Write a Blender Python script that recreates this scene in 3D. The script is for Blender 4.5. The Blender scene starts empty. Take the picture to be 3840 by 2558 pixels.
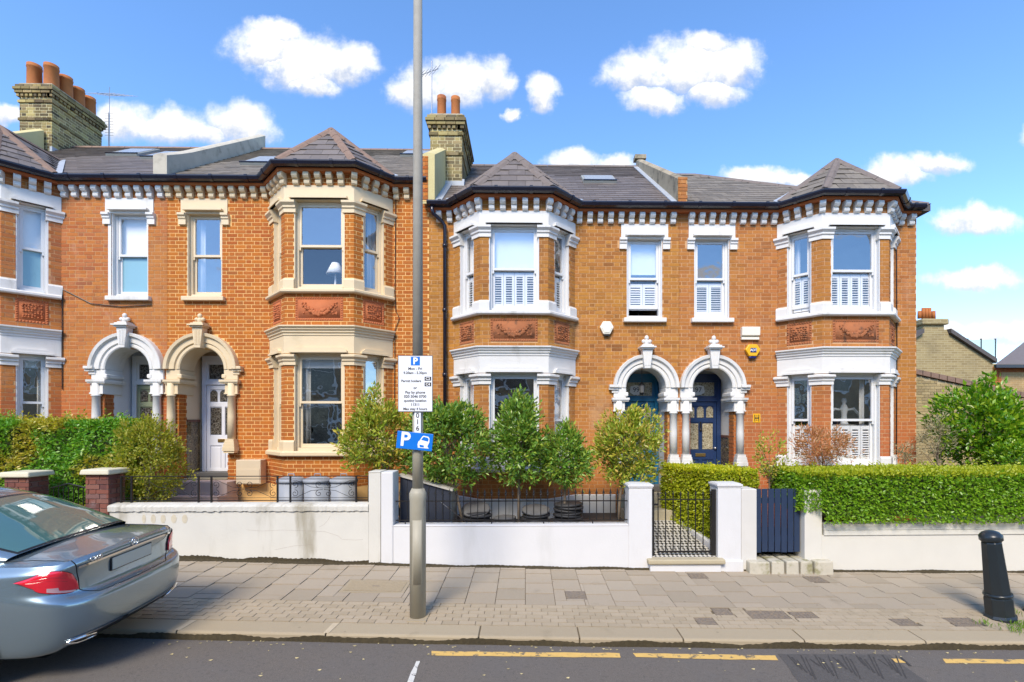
import bpy, bmesh, math, random
import numpy as np
from mathutils import Vector, Matrix
random.seed(7)
SC = bpy.context.scene
COL = SC.collection
R = math.radians
# ---------------------------------------------------------------- camera
CAM_Z, FPX, YAW, PCX, PCY = 2.31, 1879.0, 0.016, 2000.0, 1590.0
cam = bpy.data.cameras.new('camera')
cam_o = bpy.data.objects.new('camera', cam)
COL.objects.link(cam_o)
cam_o.location = (0, 0, CAM_Z)
cam_o.rotation_euler = (R(90), 0, -YAW)
cam.sensor_width = 36.0
cam.lens = FPX / 3840 * 36
cam.shift_x = -(PCX - 1920) / 3840
cam.shift_y = (PCY - 1279) / 3840
cam.clip_start, cam.clip_end = 0.1, 6000
SC.camera = cam_o
# ---------------------------------------------------------------- world, sun, exposure
SUN_EL, SUN_AZ = R(44), R(196)          # azimuth clockwise from +Y (the facade's far side): sun behind the camera, a little left
world = bpy.data.worlds.new('World')
SC.world = world
world.use_nodes = True
SC.view_settings.view_transform = 'Standard'
SC.view_settings.look = 'None'
SC.view_settings.exposure = 1.34
SC.view_settings.gamma = 1.0
SC.cycles.use_denoising = True
SC.cycles.max_bounces = 8
SC.cycles.transparent_max_bounces = 12
SC.cycles.sample_clamp_indirect = 6
sun = bpy.data.lights.new('sun', 'SUN')
sun.energy, sun.angle, sun.color = 2.0, R(22), (1.0, 0.89, 0.73)
sun_o = bpy.data.objects.new('sun', sun)
COL.objects.link(sun_o)
sdir = Vector((math.sin(SUN_AZ) * math.cos(SUN_EL), math.cos(SUN_AZ) * math.cos(SUN_EL), math.sin(SUN_EL)))
sun_o.rotation_euler = sdir.to_track_quat('Z', 'Y').to_euler()
sun_o.location = sdir * 60


class NT:
    """small helper to wire shader nodes"""
    def __init__(self, tree):
        self.t = tree

    def n(self, kind, **kw):
        nd = self.t.nodes.new(kind)
        ins = kw.pop('ins', {})
        for k, v in kw.items():
            setattr(nd, k, v)
        for k, v in ins.items():
            self.set(nd, k, v)
        return nd

    def set(self, nd, key, v):
        s = nd.inputs[key]
        if isinstance(v, bpy.types.NodeSocket):
            self.t.links.new(v, s)
        else:
            s.default_value = v

    def math(self, op, a, b=0.0, c=0.0, clamp=False):
        nd = self.n('ShaderNodeMath', operation=op, use_clamp=clamp)
        for i, v in enumerate((a, b, c)):
            self.set(nd, i, v)
        return nd.outputs[0]

    def vmath(self, op, a, b=(0, 0, 0)):
        nd = self.n('ShaderNodeVectorMath', operation=op)
        self.set(nd, 0, a)
        self.set(nd, 1, b)
        return nd.outputs['Value'] if op == 'DOT_PRODUCT' else nd.outputs[0]

    def mix(self, f, a, b, blend='MIX'):
        nd = self.n('ShaderNodeMix', data_type='RGBA', blend_type=blend)
        self.set(nd, 0, f)
        self.set(nd, 6, a)
        self.set(nd, 7, b)
        return nd.outputs[2]

    def noise(self, vec, scale, detail=3.0, rough=0.5, dist=0.0):
        nd = self.n('ShaderNodeTexNoise')
        self.set(nd, 'Vector', vec)
        self.set(nd, 'Scale', scale)
        self.set(nd, 'Detail', detail)
        self.set(nd, 'Roughness', rough)
        self.set(nd, 'Distortion', dist)
        return nd.outputs[0]

    def ramp(self, f, stops):
        nd = self.n('ShaderNodeValToRGB')
        el = nd.color_ramp.elements
        while len(el) < len(stops):
            el.new(0.5)
        for e, (p, c) in zip(el, stops):
            e.position = p
            e.color = c if len(c) == 4 else (*c, 1)
        self.set(nd, 0, f)
        return nd.outputs[0]

    def smooth(self, v, lo, hi):
        nd = self.n('ShaderNodeMapRange', interpolation_type='SMOOTHSTEP')
        self.set(nd, 0, v)
        nd.inputs[1].default_value, nd.inputs[2].default_value = lo, hi
        return nd.outputs[0]


def c4(c):
    return (c[0], c[1], c[2], 1.0)


# sky: clear blue with cumulus; the clouds in view are listed as directions (x/y, z/y), the rest of the dome carries the same kind of clouds
def build_world():
    t = world.node_tree
    t.nodes.clear()
    N = NT(t)
    out = N.n('ShaderNodeOutputWorld')
    bg = N.n('ShaderNodeBackground')
    bg.inputs[1].default_value = 0.15
    t.links.new(bg.outputs[0], out.inputs[0])
    sky = N.n('ShaderNodeTexSky', sky_type='NISHITA', sun_disc=False)
    sky.sun_elevation, sky.sun_rotation = SUN_EL, SUN_AZ
    sky.altitude, sky.air_density, sky.dust_density, sky.ozone_density = 200, 0.8, 0.1, 2.8
    hs = N.n('ShaderNodeHueSaturation')
    hs.inputs['Saturation'].default_value = 1.12
    hs.inputs['Value'].default_value = 1.06
    t.links.new(sky.outputs[0], hs.inputs['Color'])
    d = N.n('ShaderNodeTexCoord').outputs['Generated']
    sx = N.n('ShaderNodeSeparateXYZ')
    t.links.new(d, sx.inputs[0])
    x, y, z = sx.outputs
    ysafe = N.math('MAXIMUM', y, 0.08)
    cmb = N.n('ShaderNodeCombineXYZ')
    N.set(cmb, 0, N.math('DIVIDE', x, ysafe))
    N.set(cmb, 1, N.math('DIVIDE', z, ysafe))
    p = cmb.outputs[0]
    n1 = N.n('ShaderNodeTexNoise', noise_dimensions='2D')
    N.set(n1, 'Vector', p)
    for k, v in (('Scale', 9.0), ('Detail', 5.0), ('Roughness', 0.58)):
        N.set(n1, k, v)
    warp = N.vmath('MULTIPLY', N.vmath('SUBTRACT', n1.outputs['Color'], (0.5, 0.5, 0.5)), (0.09, 0.06, 0.0))
    pw = N.vmath('ADD', p, warp)
    blobs = [(615, 118, 92, 52), (640, 85, 55, 32), (700, 150, 115, 62), (795, 148, 72, 44), (720, 195, 60, 26), (290, 285, 62, 44), (395, 302, 95, 42), (470, 315, 85, 26), (558, 292, 82, 46),
             (955, 205, 60, 52), (1055, 190, 90, 54), (1128, 178, 50, 46), (1257, 218, 40, 42), (1462, 165, 82, 52), (1590, 150, 118, 64), (1685, 145, 78, 54), (1500, 225, 78, 32), (1640, 205, 70, 36), (1625, 100, 62, 28),
             (1310, 372, 66, 26), (1410, 378, 52, 20), (1750, 405, 76, 26), (1820, 412, 50, 16), (2070, 395, 88, 32), (2160, 368, 66, 28), (2010, 400, 50, 22), (2240, 500, 92, 34), (2235, 640, 108, 28), (2300, 768, 100, 34),
             (2195, 752, 46, 20), (1182, 263, 20, 15), (5, 270, 45, 22), (2420, 300, 70, 30), (-120, 180, 90, 50), (2600, 480, 120, 45), (-260, 380, 140, 50)]
    fld = None
    for (bx, by, rx, ry) in blobs:
        k = 3840 / 2354
        u = math.tan(math.atan((bx * k - PCX) / FPX) + YAW)
        v = (PCY - by * k) / FPX
        q = N.vmath('MULTIPLY', N.vmath('SUBTRACT', pw, (u, v, 0)), (FPX / (rx * k), FPX / (ry * k), 0))
        e = N.math('SUBTRACT', 1.0, N.vmath('DOT_PRODUCT', q, q))
        qy = N.n('ShaderNodeSeparateXYZ')
        N.set(qy, 0, q)
        if fld is None:
            fld, hard, vert = e, e, qy.outputs[1]
        else:
            pick = N.n('ShaderNodeMix', data_type='FLOAT')
            N.set(pick, 0, N.math('GREATER_THAN', e, hard))
            N.set(pick, 2, vert)
            N.set(pick, 3, qy.outputs[1])
            vert = pick.outputs[0]
            hard = N.math('MAXIMUM', hard, e)
            fld = N.math('SMOOTH_MAX', fld, e, 0.25)
    n2 = N.n('ShaderNodeTexNoise', noise_dimensions='2D')
    N.set(n2, 'Vector', p)
    for k, v in (('Scale', 21.0), ('Detail', 9.0), ('Roughness', 0.64)):
        N.set(n2, k, v)
    fld = N.math('ADD', fld, N.math('MULTIPLY', N.math('SUBTRACT', n2.outputs[0], 0.5), 1.9))
    dens = N.math('POWER', N.smooth(fld, -0.85, 0.95), 1.25)
    front = N.smooth(y, 0.15, 0.3)
    # the part of the dome outside the picture: the same scattered cumulus
    zs = N.math('MAXIMUM', z, 0.12)
    c2 = N.n('ShaderNodeCombineXYZ')
    N.set(c2, 0, N.math('ADD', N.math('DIVIDE', x, zs), 5.3))
    N.set(c2, 1, N.math('ADD', N.math('DIVIDE', y, zs), 2.2))
    n3 = N.n('ShaderNodeTexNoise', noise_dimensions='2D')
    N.set(n3, 'Vector', c2.outputs[0])
    for k, v in (('Scale', 1.6), ('Detail', 6.0), ('Roughness', 0.55)):
        N.set(n3, k, v)
    dens2 = N.smooth(n3.outputs[0], 0.62, 0.82)
    dm = N.n('ShaderNodeMix', data_type='FLOAT')
    N.set(dm, 0, front)
    N.set(dm, 2, dens2)
    N.set(dm, 3, dens)
    dn = N.math('MULTIPLY', dm.outputs[0], N.smooth(z, -0.02, 0.03))
    shade = N.smooth(N.math('ADD', vert, N.math('MULTIPLY', N.math('SUBTRACT', n2.outputs[0], 0.5), 2.2)), -0.95, 0.15)
    ccol = N.mix(shade, (2.0, 2.1, 2.3, 1), (3.2, 3.2, 3.22, 1))
    fin = N.mix(dn, hs.outputs[0], ccol)
    t.links.new(fin, bg.inputs[0])


build_world()

# ---------------------------------------------------------------- materials
MATS = {}


def material(name):
    m = bpy.data.materials.new(name)
    m.use_nodes = True
    t = m.node_tree
    t.nodes.clear()
    N = NT(t)
    out = N.n('ShaderNodeOutputMaterial')
    b = N.n('ShaderNodeBsdfPrincipled')
    t.links.new(b.outputs[0], out.inputs[0])
    MATS[name] = m
    return m, N, b, out


def P(N):
    return N.n('ShaderNodeNewGeometry').outputs['Position']


def bump(N, b, h, strength=0.3, dist=0.01):
    bn = N.n('ShaderNodeBump')
    bn.inputs['Strength'].default_value = strength
    bn.inputs['Distance'].default_value = dist
    N.set(bn, 'Height', h)
    N.set(b, 'Normal', bn.outputs[0])


def plain(name, col, rough=0.6, var=0.12, scale=6.0, bmp=0.0, bscale=60.0, metal=0.0, dirt=None, dirt_scale=2.0, dirt_lo=0.55, dirt_hi=0.8, coat=0.0, spec=0.5, streak=False, island=0.0):
    """painted / plain surface: mottled colour, optional dirt and fine relief"""
    m, N, b, out = material(name)
    p = P(N)
    n = N.noise(p, scale, 4)
    dark = tuple(max(0, c * (1 - var)) for c in col)
    light = tuple(min(1, c * (1 + var)) for c in col)
    c = N.mix(n, c4(dark), c4(light))
    if island:
        rnd = N.math('FRACT', N.math('ADD', N.n('ShaderNodeNewGeometry').outputs['Random Per Island'], N.math('MULTIPLY', N.n('ShaderNodeObjectInfo').outputs['Random'], 7.13)))
        v = N.math('ADD', 1.0 - island, N.math('MULTIPLY', rnd, 2 * island))
        c = N.mix(1.0, c, N.n('ShaderNodeCombineColor', ins={0: v, 1: v, 2: v}).outputs[0], 'MULTIPLY')
    if dirt:
        pv = p
        if streak:
            pv = N.vmath('MULTIPLY', p, (1.0, 1.0, 0.22))
        dn = N.noise(pv, dirt_scale, 7, 0.62)
        c = N.mix(N.smooth(dn, dirt_lo, dirt_hi), c, c4(dirt))
    N.set(b, 'Base Color', c)
    b.inputs['Roughness'].default_value = rough
    b.inputs['Metallic'].default_value = metal
    b.inputs['Coat Weight'].default_value = coat
    b.inputs['Specular IOR Level'].default_value = spec
    if bmp:
        bump(N, b, N.noise(p, bscale, 5, 0.6), bmp, 0.01)
    return m


def brick_mat(name, cols, big, bigcol, blot=None, soot=None, low=None):
    """cols: brick colours picked one per brick; big: strength of the large-scale drift to bigcol; blot: pale salt stain; low: colour toward the ground"""
    m, N, b, out = material(name)
    p = P(N)
    rnd = N.math('FRACT', N.math('ADD', N.n('ShaderNodeNewGeometry').outputs['Random Per Island'], N.math('MULTIPLY', N.n('ShaderNodeObjectInfo').outputs['Random'], 7.13)))
    c = N.ramp(rnd, [(i / (len(cols) - 1), k) for i, k in enumerate(cols)])
    c = N.mix(N.math('MULTIPLY', N.smooth(N.noise(p, 0.55, 4, 0.6), 0.38, 0.68), big), c, c4(bigcol))
    if low:
        sz = N.n('ShaderNodeSeparateXYZ')
        N.t.links.new(p, sz.inputs[0])
        zz = N.math('ADD', sz.outputs[2], N.math('MULTIPLY', N.noise(p, 1.1, 3), 1.6))
        c = N.mix(N.math('MULTIPLY', N.smooth(zz, low[2], low[1]), low[3]), c, c4(low[0]))
    g = N.noise(p, 38, 4, 0.65)
    v = N.math('ADD', 0.78, N.math('MULTIPLY', g, 0.44))
    c = N.mix(1.0, c, N.n('ShaderNodeCombineColor', ins={0: v, 1: v, 2: v}).outputs[0], 'MULTIPLY')
    if blot:
        c = N.mix(N.math('MULTIPLY', N.smooth(N.noise(N.vmath('MULTIPLY', p, (1.0, 1.0, 0.5)), 1.7, 6, 0.66), 0.56, 0.74), blot[3]), c, c4(blot))
    if soot:
        c = N.mix(N.math('MULTIPLY', N.smooth(N.noise(N.vmath('MULTIPLY', p, (1.0, 1.0, 0.45)), 2.3, 7, 0.72), 0.52, 0.78), soot), c, (0.05, 0.035, 0.025, 1))
    N.set(b, 'Base Color', c)
    b.inputs['Roughness'].default_value = 0.9
    b.inputs['Specular IOR Level'].default_value = 0.25
    bump(N, b, N.noise(p, 90, 4, 0.7), 0.35, 0.008)
    return m


# brickwork
brick_mat('brick_h1', [(0.403, 0.129, 0.0331), (0.474, 0.168, 0.0425), (0.363, 0.104, 0.0331), (0.444, 0.158, 0.0567), (0.302, 0.099, 0.0425)], 0.5, (0.464, 0.198, 0.0473), (0.56, 0.36, 0.26, 0.55), 0.35, ((0.444, 0.099, 0.0331), 2.6, 4.4, 0.75))
brick_mat('brick_h2', [(0.423, 0.124, 0.0208), (0.484, 0.154, 0.0246), (0.363, 0.0941, 0.0208), (0.454, 0.139, 0.0284), (0.333, 0.109, 0.0284)], 0.3, (0.403, 0.149, 0.0189), None, 0.3)
brick_mat('brick_h3', [(0.393, 0.158, 0.0321), (0.464, 0.202, 0.0425), (0.312, 0.117, 0.0302), (0.433, 0.178, 0.0473), (0.242, 0.0941, 0.0284)], 0.5, (0.423, 0.198, 0.0331), (0.55, 0.36, 0.22, 0.35), 0.5, ((0.484, 0.168, 0.052), 2.2, 4.2, 0.6))
brick_mat('brick_h4', [(0.413, 0.154, 0.0397), (0.464, 0.184, 0.0491), (0.343, 0.121, 0.034), (0.444, 0.168, 0.052), (0.292, 0.109, 0.034)], 0.5, (0.383, 0.178, 0.0284), (0.55, 0.33, 0.22, 0.3), 0.25, ((0.464, 0.124, 0.0473), 2.2, 4.4, 0.75))
brick_mat('brick_stock', [(0.24, 0.18, 0.07), (0.42, 0.33, 0.13), (0.09, 0.065, 0.035), (0.33, 0.24, 0.09), (0.045, 0.035, 0.025), (0.36, 0.26, 0.12), (0.12, 0.085, 0.045)], 0.4, (0.22, 0.18, 0.10), None, 0.7)
brick_mat('brick_far', [(0.36, 0.27, 0.12), (0.44, 0.34, 0.17), (0.27, 0.20, 0.10), (0.40, 0.31, 0.14)], 0.4, (0.34, 0.27, 0.15), None, 0.3)
brick_mat('brick_pillar', [(0.16, 0.06, 0.045), (0.22, 0.08, 0.055), (0.12, 0.05, 0.045), (0.26, 0.10, 0.06), (0.18, 0.10, 0.09)], 0.3, (0.14, 0.06, 0.05), (0.45, 0.42, 0.42, 0.4))
brick_mat('terracotta_brick', [(0.40, 0.12, 0.04), (0.44, 0.15, 0.05), (0.34, 0.10, 0.04)], 0.2, (0.36, 0.12, 0.04))
plain('mortar_h1', (0.53, 0.30, 0.14), 0.95, 0.25, 9, 0.3)
plain('mortar_h2', (0.78, 0.48, 0.18), 0.9, 0.08, 14, 0.2)
plain('mortar_h3', (0.52, 0.30, 0.14), 0.95, 0.3, 7, 0.3)
plain('mortar_h4', (0.53, 0.31, 0.16), 0.95, 0.3, 7, 0.3)
plain('mortar_stock', (0.66, 0.57, 0.33), 0.95, 0.3, 12, 0.4)
plain('mortar_far', (0.45, 0.37, 0.22), 0.95, 0.2, 8, 0.3)
plain('mortar_dark', (0.30, 0.24, 0.20), 0.95, 0.2, 8, 0.3)
# stucco and paint
plain('stucco_white', (0.68, 0.66, 0.62), 0.6, 0.05, 5, 0.15, 60, dirt=(0.44, 0.42, 0.37), dirt_scale=2.6, dirt_lo=0.53, dirt_hi=0.8, streak=True)
plain('stucco_cream', (0.67, 0.53, 0.33), 0.6, 0.05, 5, 0.08, 70, dirt=(0.50, 0.40, 0.24), dirt_scale=1.6, dirt_lo=0.6, dirt_hi=0.85)
plain('stucco_grey', (0.47, 0.42, 0.33), 0.95, 0.2, 4, 0.4, 30, dirt=(0.26, 0.23, 0.18), dirt_scale=3, dirt_lo=0.5, dirt_hi=0.75)
plain('stucco_ochre', (0.55, 0.46, 0.22), 0.95, 0.12, 3, 0.3, 30, dirt=(0.36, 0.29, 0.13), dirt_scale=2)
plain('stucco_mossy', (0.34, 0.28, 0.19), 0.95, 0.25, 4, 0.5, 25, dirt=(0.14, 0.12, 0.08), dirt_scale=3, dirt_lo=0.48, dirt_hi=0.7)
plain('paint_white', (0.68, 0.675, 0.66), 0.35, 0.02, 8, coat=0.15)
plain('paint_cream', (0.69, 0.56, 0.37), 0.4, 0.03, 8, coat=0.1)
plain('paint_blue', (0.01, 0.115, 0.22), 0.3, 0.08, 4, coat=0.3)
plain('paint_navy', (0.016, 0.038, 0.11), 0.3, 0.08, 4, coat=0.3)
plain('paint_sage', (0.22, 0.25, 0.16), 0.4, 0.06, 4)
plain('paint_door_white', (0.68, 0.69, 0.74), 0.35, 0.03, 4)
plain('porch_grey', (0.74, 0.74, 0.74), 0.7, 0.04, 4)
plain('porch_cream', (0.70, 0.56, 0.38), 0.7, 0.05, 4)
# roofs
plain('slate', (0.155, 0.125, 0.105), 0.5, 0.14, 11, 0.25, 60, dirt=(0.21, 0.175, 0.145), dirt_scale=5, dirt_lo=0.55, dirt_hi=0.8, island=0.18)
plain('slate_worn', (0.185, 0.155, 0.12), 0.7, 0.25, 13, 0.4, 50, dirt=(0.11, 0.09, 0.075), dirt_scale=7, dirt_lo=0.52, dirt_hi=0.72, island=0.2)
plain('slate_bed', (0.09, 0.08, 0.075), 0.8, 0.2, 6)
plain('ridge_tile', (0.22, 0.14, 0.10), 0.85, 0.25, 9, 0.4, 40, dirt=(0.13, 0.10, 0.08), dirt_scale=5)
plain('ridge_tile_grey', (0.17, 0.135, 0.115), 0.85, 0.2, 9, 0.4, 40, dirt=(0.09, 0.07, 0.06), dirt_scale=5)
plain('lead', (0.36, 0.39, 0.43), 0.5, 0.15, 4, 0.1, 20)
plain('gutter_black', (0.014, 0.013, 0.022), 0.22, 0.1, 4)
plain('pot_clay', (0.38, 0.12, 0.026), 0.8, 0.2, 5, 0.15, 30, dirt=(0.24, 0.07, 0.03), dirt_scale=4)
plain('terracotta', (0.46, 0.135, 0.045), 0.85, 0.12, 9, 0.3, 60)
plain('terracotta_old', (0.36, 0.125, 0.045), 0.85, 0.2, 9, 0.4, 60, dirt=(0.13, 0.06, 0.03), dirt_scale=8, dirt_lo=0.5, dirt_hi=0.7)
plain('iron_black', (0.012, 0.011, 0.011), 0.4, 0.1, 6)
plain('steel_aerial', (0.32, 0.32, 0.33), 0.4, 0.1, 6, metal=0.6)
plain('blind_white', (0.76, 0.77, 0.76), 0.8, 0.02, 3)
plain('curtain', (0.62, 0.60, 0.56), 0.9, 0.08, 12)
plain('room_dark', (0.11, 0.105, 0.10), 0.9, 0.2, 1.5)
plain('room_pale', (0.30, 0.30, 0.29), 0.9, 0.1, 1.5)
plain('brass', (0.42, 0.28, 0.10), 0.35, 0.1, 8, metal=0.9)
plain('steel', (0.6, 0.6, 0.62), 0.3, 0.05, 8, metal=0.9)
plain('letter_black', (0.012, 0.012, 0.012), 0.6, 0.0)
plain('letter_white', (0.85, 0.85, 0.85), 0.5, 0.0)


def glass_mat(name, refl, tint=(1, 1, 1), wav=0.0):
    m = bpy.data.materials.new(name)
    m.use_nodes = True
    t = m.node_tree
    t.nodes.clear()
    N = NT(t)
    out = N.n('ShaderNodeOutputMaterial')
    tr = N.n('ShaderNodeBsdfTransparent')
    tr.inputs[0].default_value = c4(tint)
    gl = N.n('ShaderNodeBsdfGlossy')
    gl.inputs['Roughness'].default_value = 0.0
    gl.inputs[0].default_value = (1, 1, 1, 1)
    if wav:
        bn = N.n('ShaderNodeBump')
        bn.inputs['Strength'].default_value = wav
        bn.inputs['Distance'].default_value = 0.02
        N.set(bn, 'Height', N.noise(P(N), 2.2, 2))
        N.set(gl, 'Normal', bn.outputs[0])
    lw = N.n('ShaderNodeLayerWeight')
    lw.inputs[0].default_value = 0.5
    f = N.math('ADD', N.math('MULTIPLY', N.math('POWER', lw.outputs['Facing'], 5.0), 0.9), refl + 0.04, clamp=True)
    mx = N.n('ShaderNodeMixShader')
    N.set(mx, 0, f)
    t.links.new(tr.outputs[0], mx.inputs[1])
    t.links.new(gl.outputs[0], mx.inputs[2])
    t.links.new(mx.outputs[0], out.inputs[0])
    MATS[name] = m
    return m


glass_mat('glass', 0.22, (0.95, 0.97, 0.98), 0.2)
plain('frosted', (0.22, 0.40, 0.47), 0.25, 0.05, 2, coat=0.3)
glass_mat('glass_low', 0.34, (0.95, 0.97, 0.98), 0.3)
glass_mat('glass_clear', 0.06, (1.0, 1.0, 1.0), 0.15)


def leaded_mat(name, base, lead=(0.55, 0.5, 0.4), bg2=(0.10, 0.085, 0.06)):
    """stained glass with a tracery of pale lead"""
    m, N, b, out = material(name)
    p = P(N)
    v = N.n('ShaderNodeTexVoronoi', feature='DISTANCE_TO_EDGE')
    N.set(v, 'Vector', p)
    v.inputs['Scale'].default_value = 19
    v2 = N.n('ShaderNodeTexVoronoi')
    N.set(v2, 'Vector', p)
    v2.inputs['Scale'].default_value = 19
    cs = N.n('ShaderNodeSeparateColor')
    N.t.links.new(v2.outputs['Color'], cs.inputs[0])
    cell = N.mix(cs.outputs[0], c4(base), c4(bg2))
    c = N.mix(N.smooth(v.outputs[0], 0.02, 0.06), c4(lead), cell)
    N.set(b, 'Base Color', c)
    b.inputs['Roughness'].default_value = 0.12
    return m


leaded_mat('leaded_pale', (0.34, 0.30, 0.20), (0.54, 0.50, 0.38), (0.20, 0.165, 0.10))
leaded_mat('leaded_dark', (0.075, 0.065, 0.05), (0.26, 0.24, 0.20), (0.03, 0.025, 0.02))

# ---------------------------------------------------------------- mesh helpers
I4 = Matrix.Identity(4)


def frame(o, u):
    """matrix whose local x runs along u (horizontal), local y into the wall, local z up; seen from outside x runs left to right"""
    u = Vector((u[0], u[1], 0)).normalized()
    n = Vector((-u.y, u.x, 0))
    m = Matrix.Identity(4)
    for i in range(3):
        m[i][0], m[i][1], m[i][2], m[i][3] = u[i], n[i], (0, 0, 1)[i], o[i]
    return m


class MB:
    def __init__(self):
        self.v, self.f = [], []

    def add(self, vs, fs):
        b = len(self.v)
        self.v.extend([tuple(v) for v in vs])
        self.f.extend([tuple(b + i for i in f) for f in fs])
        return self

    def box(self, x0, x1, y0, y1, z0, z1, M=I4, taper=0.0):
        t = taper
        vs = [Vector(q) for q in ((x0, y0, z0), (x1, y0, z0), (x1, y1, z0), (x0, y1, z0), (x0 + t, y0 + t, z1), (x1 - t, y0 + t, z1), (x1 - t, y1 - t, z1), (x0 + t, y1 - t, z1))]
        fs = [(0, 3, 2, 1), (4, 5, 6, 7), (0, 1, 5, 4), (1, 2, 6, 5), (2, 3, 7, 6), (3, 0, 4, 7)]
        if M.to_3x3().determinant() < 0:
            fs = [tuple(reversed(f)) for f in fs]
        return self.add([M @ v for v in vs], fs)

    def prism(self, pts, off):
        """polygon pts (3D, any order) pushed along the vector off"""
        off = Vector(off)
        a = [Vector(p) for p in pts]
        n = len(a)
        nrm = Vector((0, 0, 0))
        for i in range(n):
            nrm += a[i].cross(a[(i + 1) % n])
        if nrm.dot(off) > 0:
            a.reverse()
        b = [p + off for p in a]
        fs = [tuple(range(n)), tuple(range(2 * n - 1, n - 1, -1))]
        for i in range(n):
            j = (i + 1) % n
            fs.append((j, i, n + i, n + j))
        return self.add(a + b, fs)

    def sweep(self, path, prof, cap=True):
        """profile [(out, z)] (closed ring) along a plan path [(x, y)]; out = to the right of the walking direction, joints mitred"""
        p = [Vector(q) for q in path]
        n = len(p)
        nr = []
        for i in range(n - 1):
            d = (p[i + 1] - p[i]).normalized()
            nr.append(Vector((d.y, -d.x)))
        mit = []
        for i in range(n):
            if i == 0:
                m = nr[0]
            elif i == n - 1:
                m = nr[-1]
            else:
                s = nr[i - 1] + nr[i]
                m = s / max(0.2, s.length_squared / 2)
            mit.append(m)
        k = len(prof)
        vs = []
        for i in range(n):
            for (o, z) in prof:
                q = p[i] + mit[i] * o
                vs.append((q.x, q.y, z))
        fs = []
        ar = sum(prof[i][0] * prof[(i + 1) % k][1] - prof[(i + 1) % k][0] * prof[i][1] for i in range(k))
        for i in range(n - 1):
            for j in range(k):
                q = (i * k + j, i * k + (j + 1) % k, (i + 1) * k + (j + 1) % k, (i + 1) * k + j)
                fs.append(q if ar < 0 else q[::-1])
        if cap:
            e0, e1 = tuple(range(k)), tuple((n - 1) * k + j for j in range(k))
            fs.append(e0[::-1] if ar < 0 else e0)
            fs.append(e1 if ar < 0 else e1[::-1])
        return self.add(vs, fs)

    def tube(self, pts, r, n=8, cap=True):
        pts = [Vector(p) for p in pts]
        rs = r if isinstance(r, (list, tuple)) else [r] * len(pts)
        vs, fs = [], []
        prev = None
        for i, p in enumerate(pts):
            d = (pts[min(i + 1, len(pts) - 1)] - pts[max(i - 1, 0)])
            d = d.normalized() if d.length > 1e-9 else Vector((0, 0, 1))
            if prev is None:
                a = d.orthogonal().normalized()
            else:
                a = (prev - d * prev.dot(d))
                a = a.normalized() if a.length > 1e-6 else d.orthogonal().normalized()
            prev = a
            b = d.cross(a)
            for k in range(n):
                t = 2 * math.pi * k / n
                vs.append(p + (a * math.cos(t) + b * math.sin(t)) * rs[i])
        for i in range(len(pts) - 1):
            for k in range(n):
                k2 = (k + 1) % n
                fs.append((i * n + k, i * n + k2, (i + 1) * n + k2, (i + 1) * n + k))
        if cap:
            fs.append(tuple(range(n - 1, -1, -1)))
            fs.append(tuple((len(pts) - 1) * n + k for k in range(n)))
        return self.add(vs, fs)

    def lathe(self, prof, M=I4, n=16, a0=0.0, a1=2 * math.pi):
        """profile [(r, z)] bottom to top turned about local z"""
        full = abs(a1 - a0 - 2 * math.pi) < 1e-6
        cols = n if full else n + 1
        vs, fs = [], []
        for (r, z) in prof:
            for k in range(cols):
                t = a0 + (a1 - a0) * k / n
                vs.append(M @ Vector((r * math.cos(t), r * math.sin(t), z)))
        for i in range(len(prof) - 1):
            for k in range(n):
                k2 = (k + 1) % cols
                fs.append((i * cols + k, i * cols + k2, (i + 1) * cols + k2, (i + 1) * cols + k))
        if prof[0][0] > 1e-6:
            fs.append(tuple(range(cols - 1, -1, -1)))
        if prof[-1][0] > 1e-6:
            fs.append(tuple((len(prof) - 1) * cols + k for k in range(cols)))
        return self.add(vs, fs)

    def ball(self, c, r, n=8, m=6, M=I4):
        c = Vector(c)
        r = Vector(r) if not isinstance(r, (int, float)) else Vector((r, r, r))
        prof = []
        vs, fs = [], []
        for i in range(m + 1):
            a = -math.pi / 2 + math.pi * i / m
            for k in range(n):
                t = 2 * math.pi * k / n
                vs.append(M @ (c + Vector((r.x * math.cos(a) * math.cos(t), r.y * math.cos(a) * math.sin(t), r.z * math.sin(a)))))
        for i in range(m):
            for k in range(n):
                k2 = (k + 1) % n
                fs.append((i * n + k, i * n + k2, (i + 1) * n + k2, (i + 1) * n + k))
        return self.add(vs, fs)

    def build(self, name, mat, parent=None, smooth=False, bev=0.0):
        return link_mesh(name, self.v, self.f, mat, parent, smooth, bev)


def wpos(o):
    """world location of a thing or part; only top-level Empties carry a transform"""
    while o is not None and o.parent is not None:
        o = o.parent
    return o


def adopt(o, parent):
    if parent is None:
        return o
    o.parent = parent
    if parent.parent is None and parent.type == 'EMPTY' and not parent.get('_local'):
        o.matrix_parent_inverse = Matrix.Translation(-Vector(parent.location))
    return o


def link_mesh(name, vs, fs, mat, parent=None, smooth=False, bev=0.0):
    me = bpy.data.meshes.new(name)
    me.from_pydata([tuple(v) for v in vs], [], fs)
    if smooth:
        me.polygons.foreach_set('use_smooth', [True] * len(me.polygons))
    me.materials.append(MATS[mat] if isinstance(mat, str) else mat)
    me.update()
    o = bpy.data.objects.new(name, me)
    COL.objects.link(o)
    if bev:
        md = o.modifiers.new('bevel', 'BEVEL')
        md.width, md.segments, md.limit_method, md.angle_limit = bev, 2, 'ANGLE', R(40)
    adopt(o, parent)
    return o


def tag(o, label=None, cat=None, group=None, kind=None):
    if label:
        o['label'] = label
    if cat:
        o['category'] = cat
    if group:
        o['group'] = group
    if kind or cat:
        o['kind'] = kind or 'thing'
    return o


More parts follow.
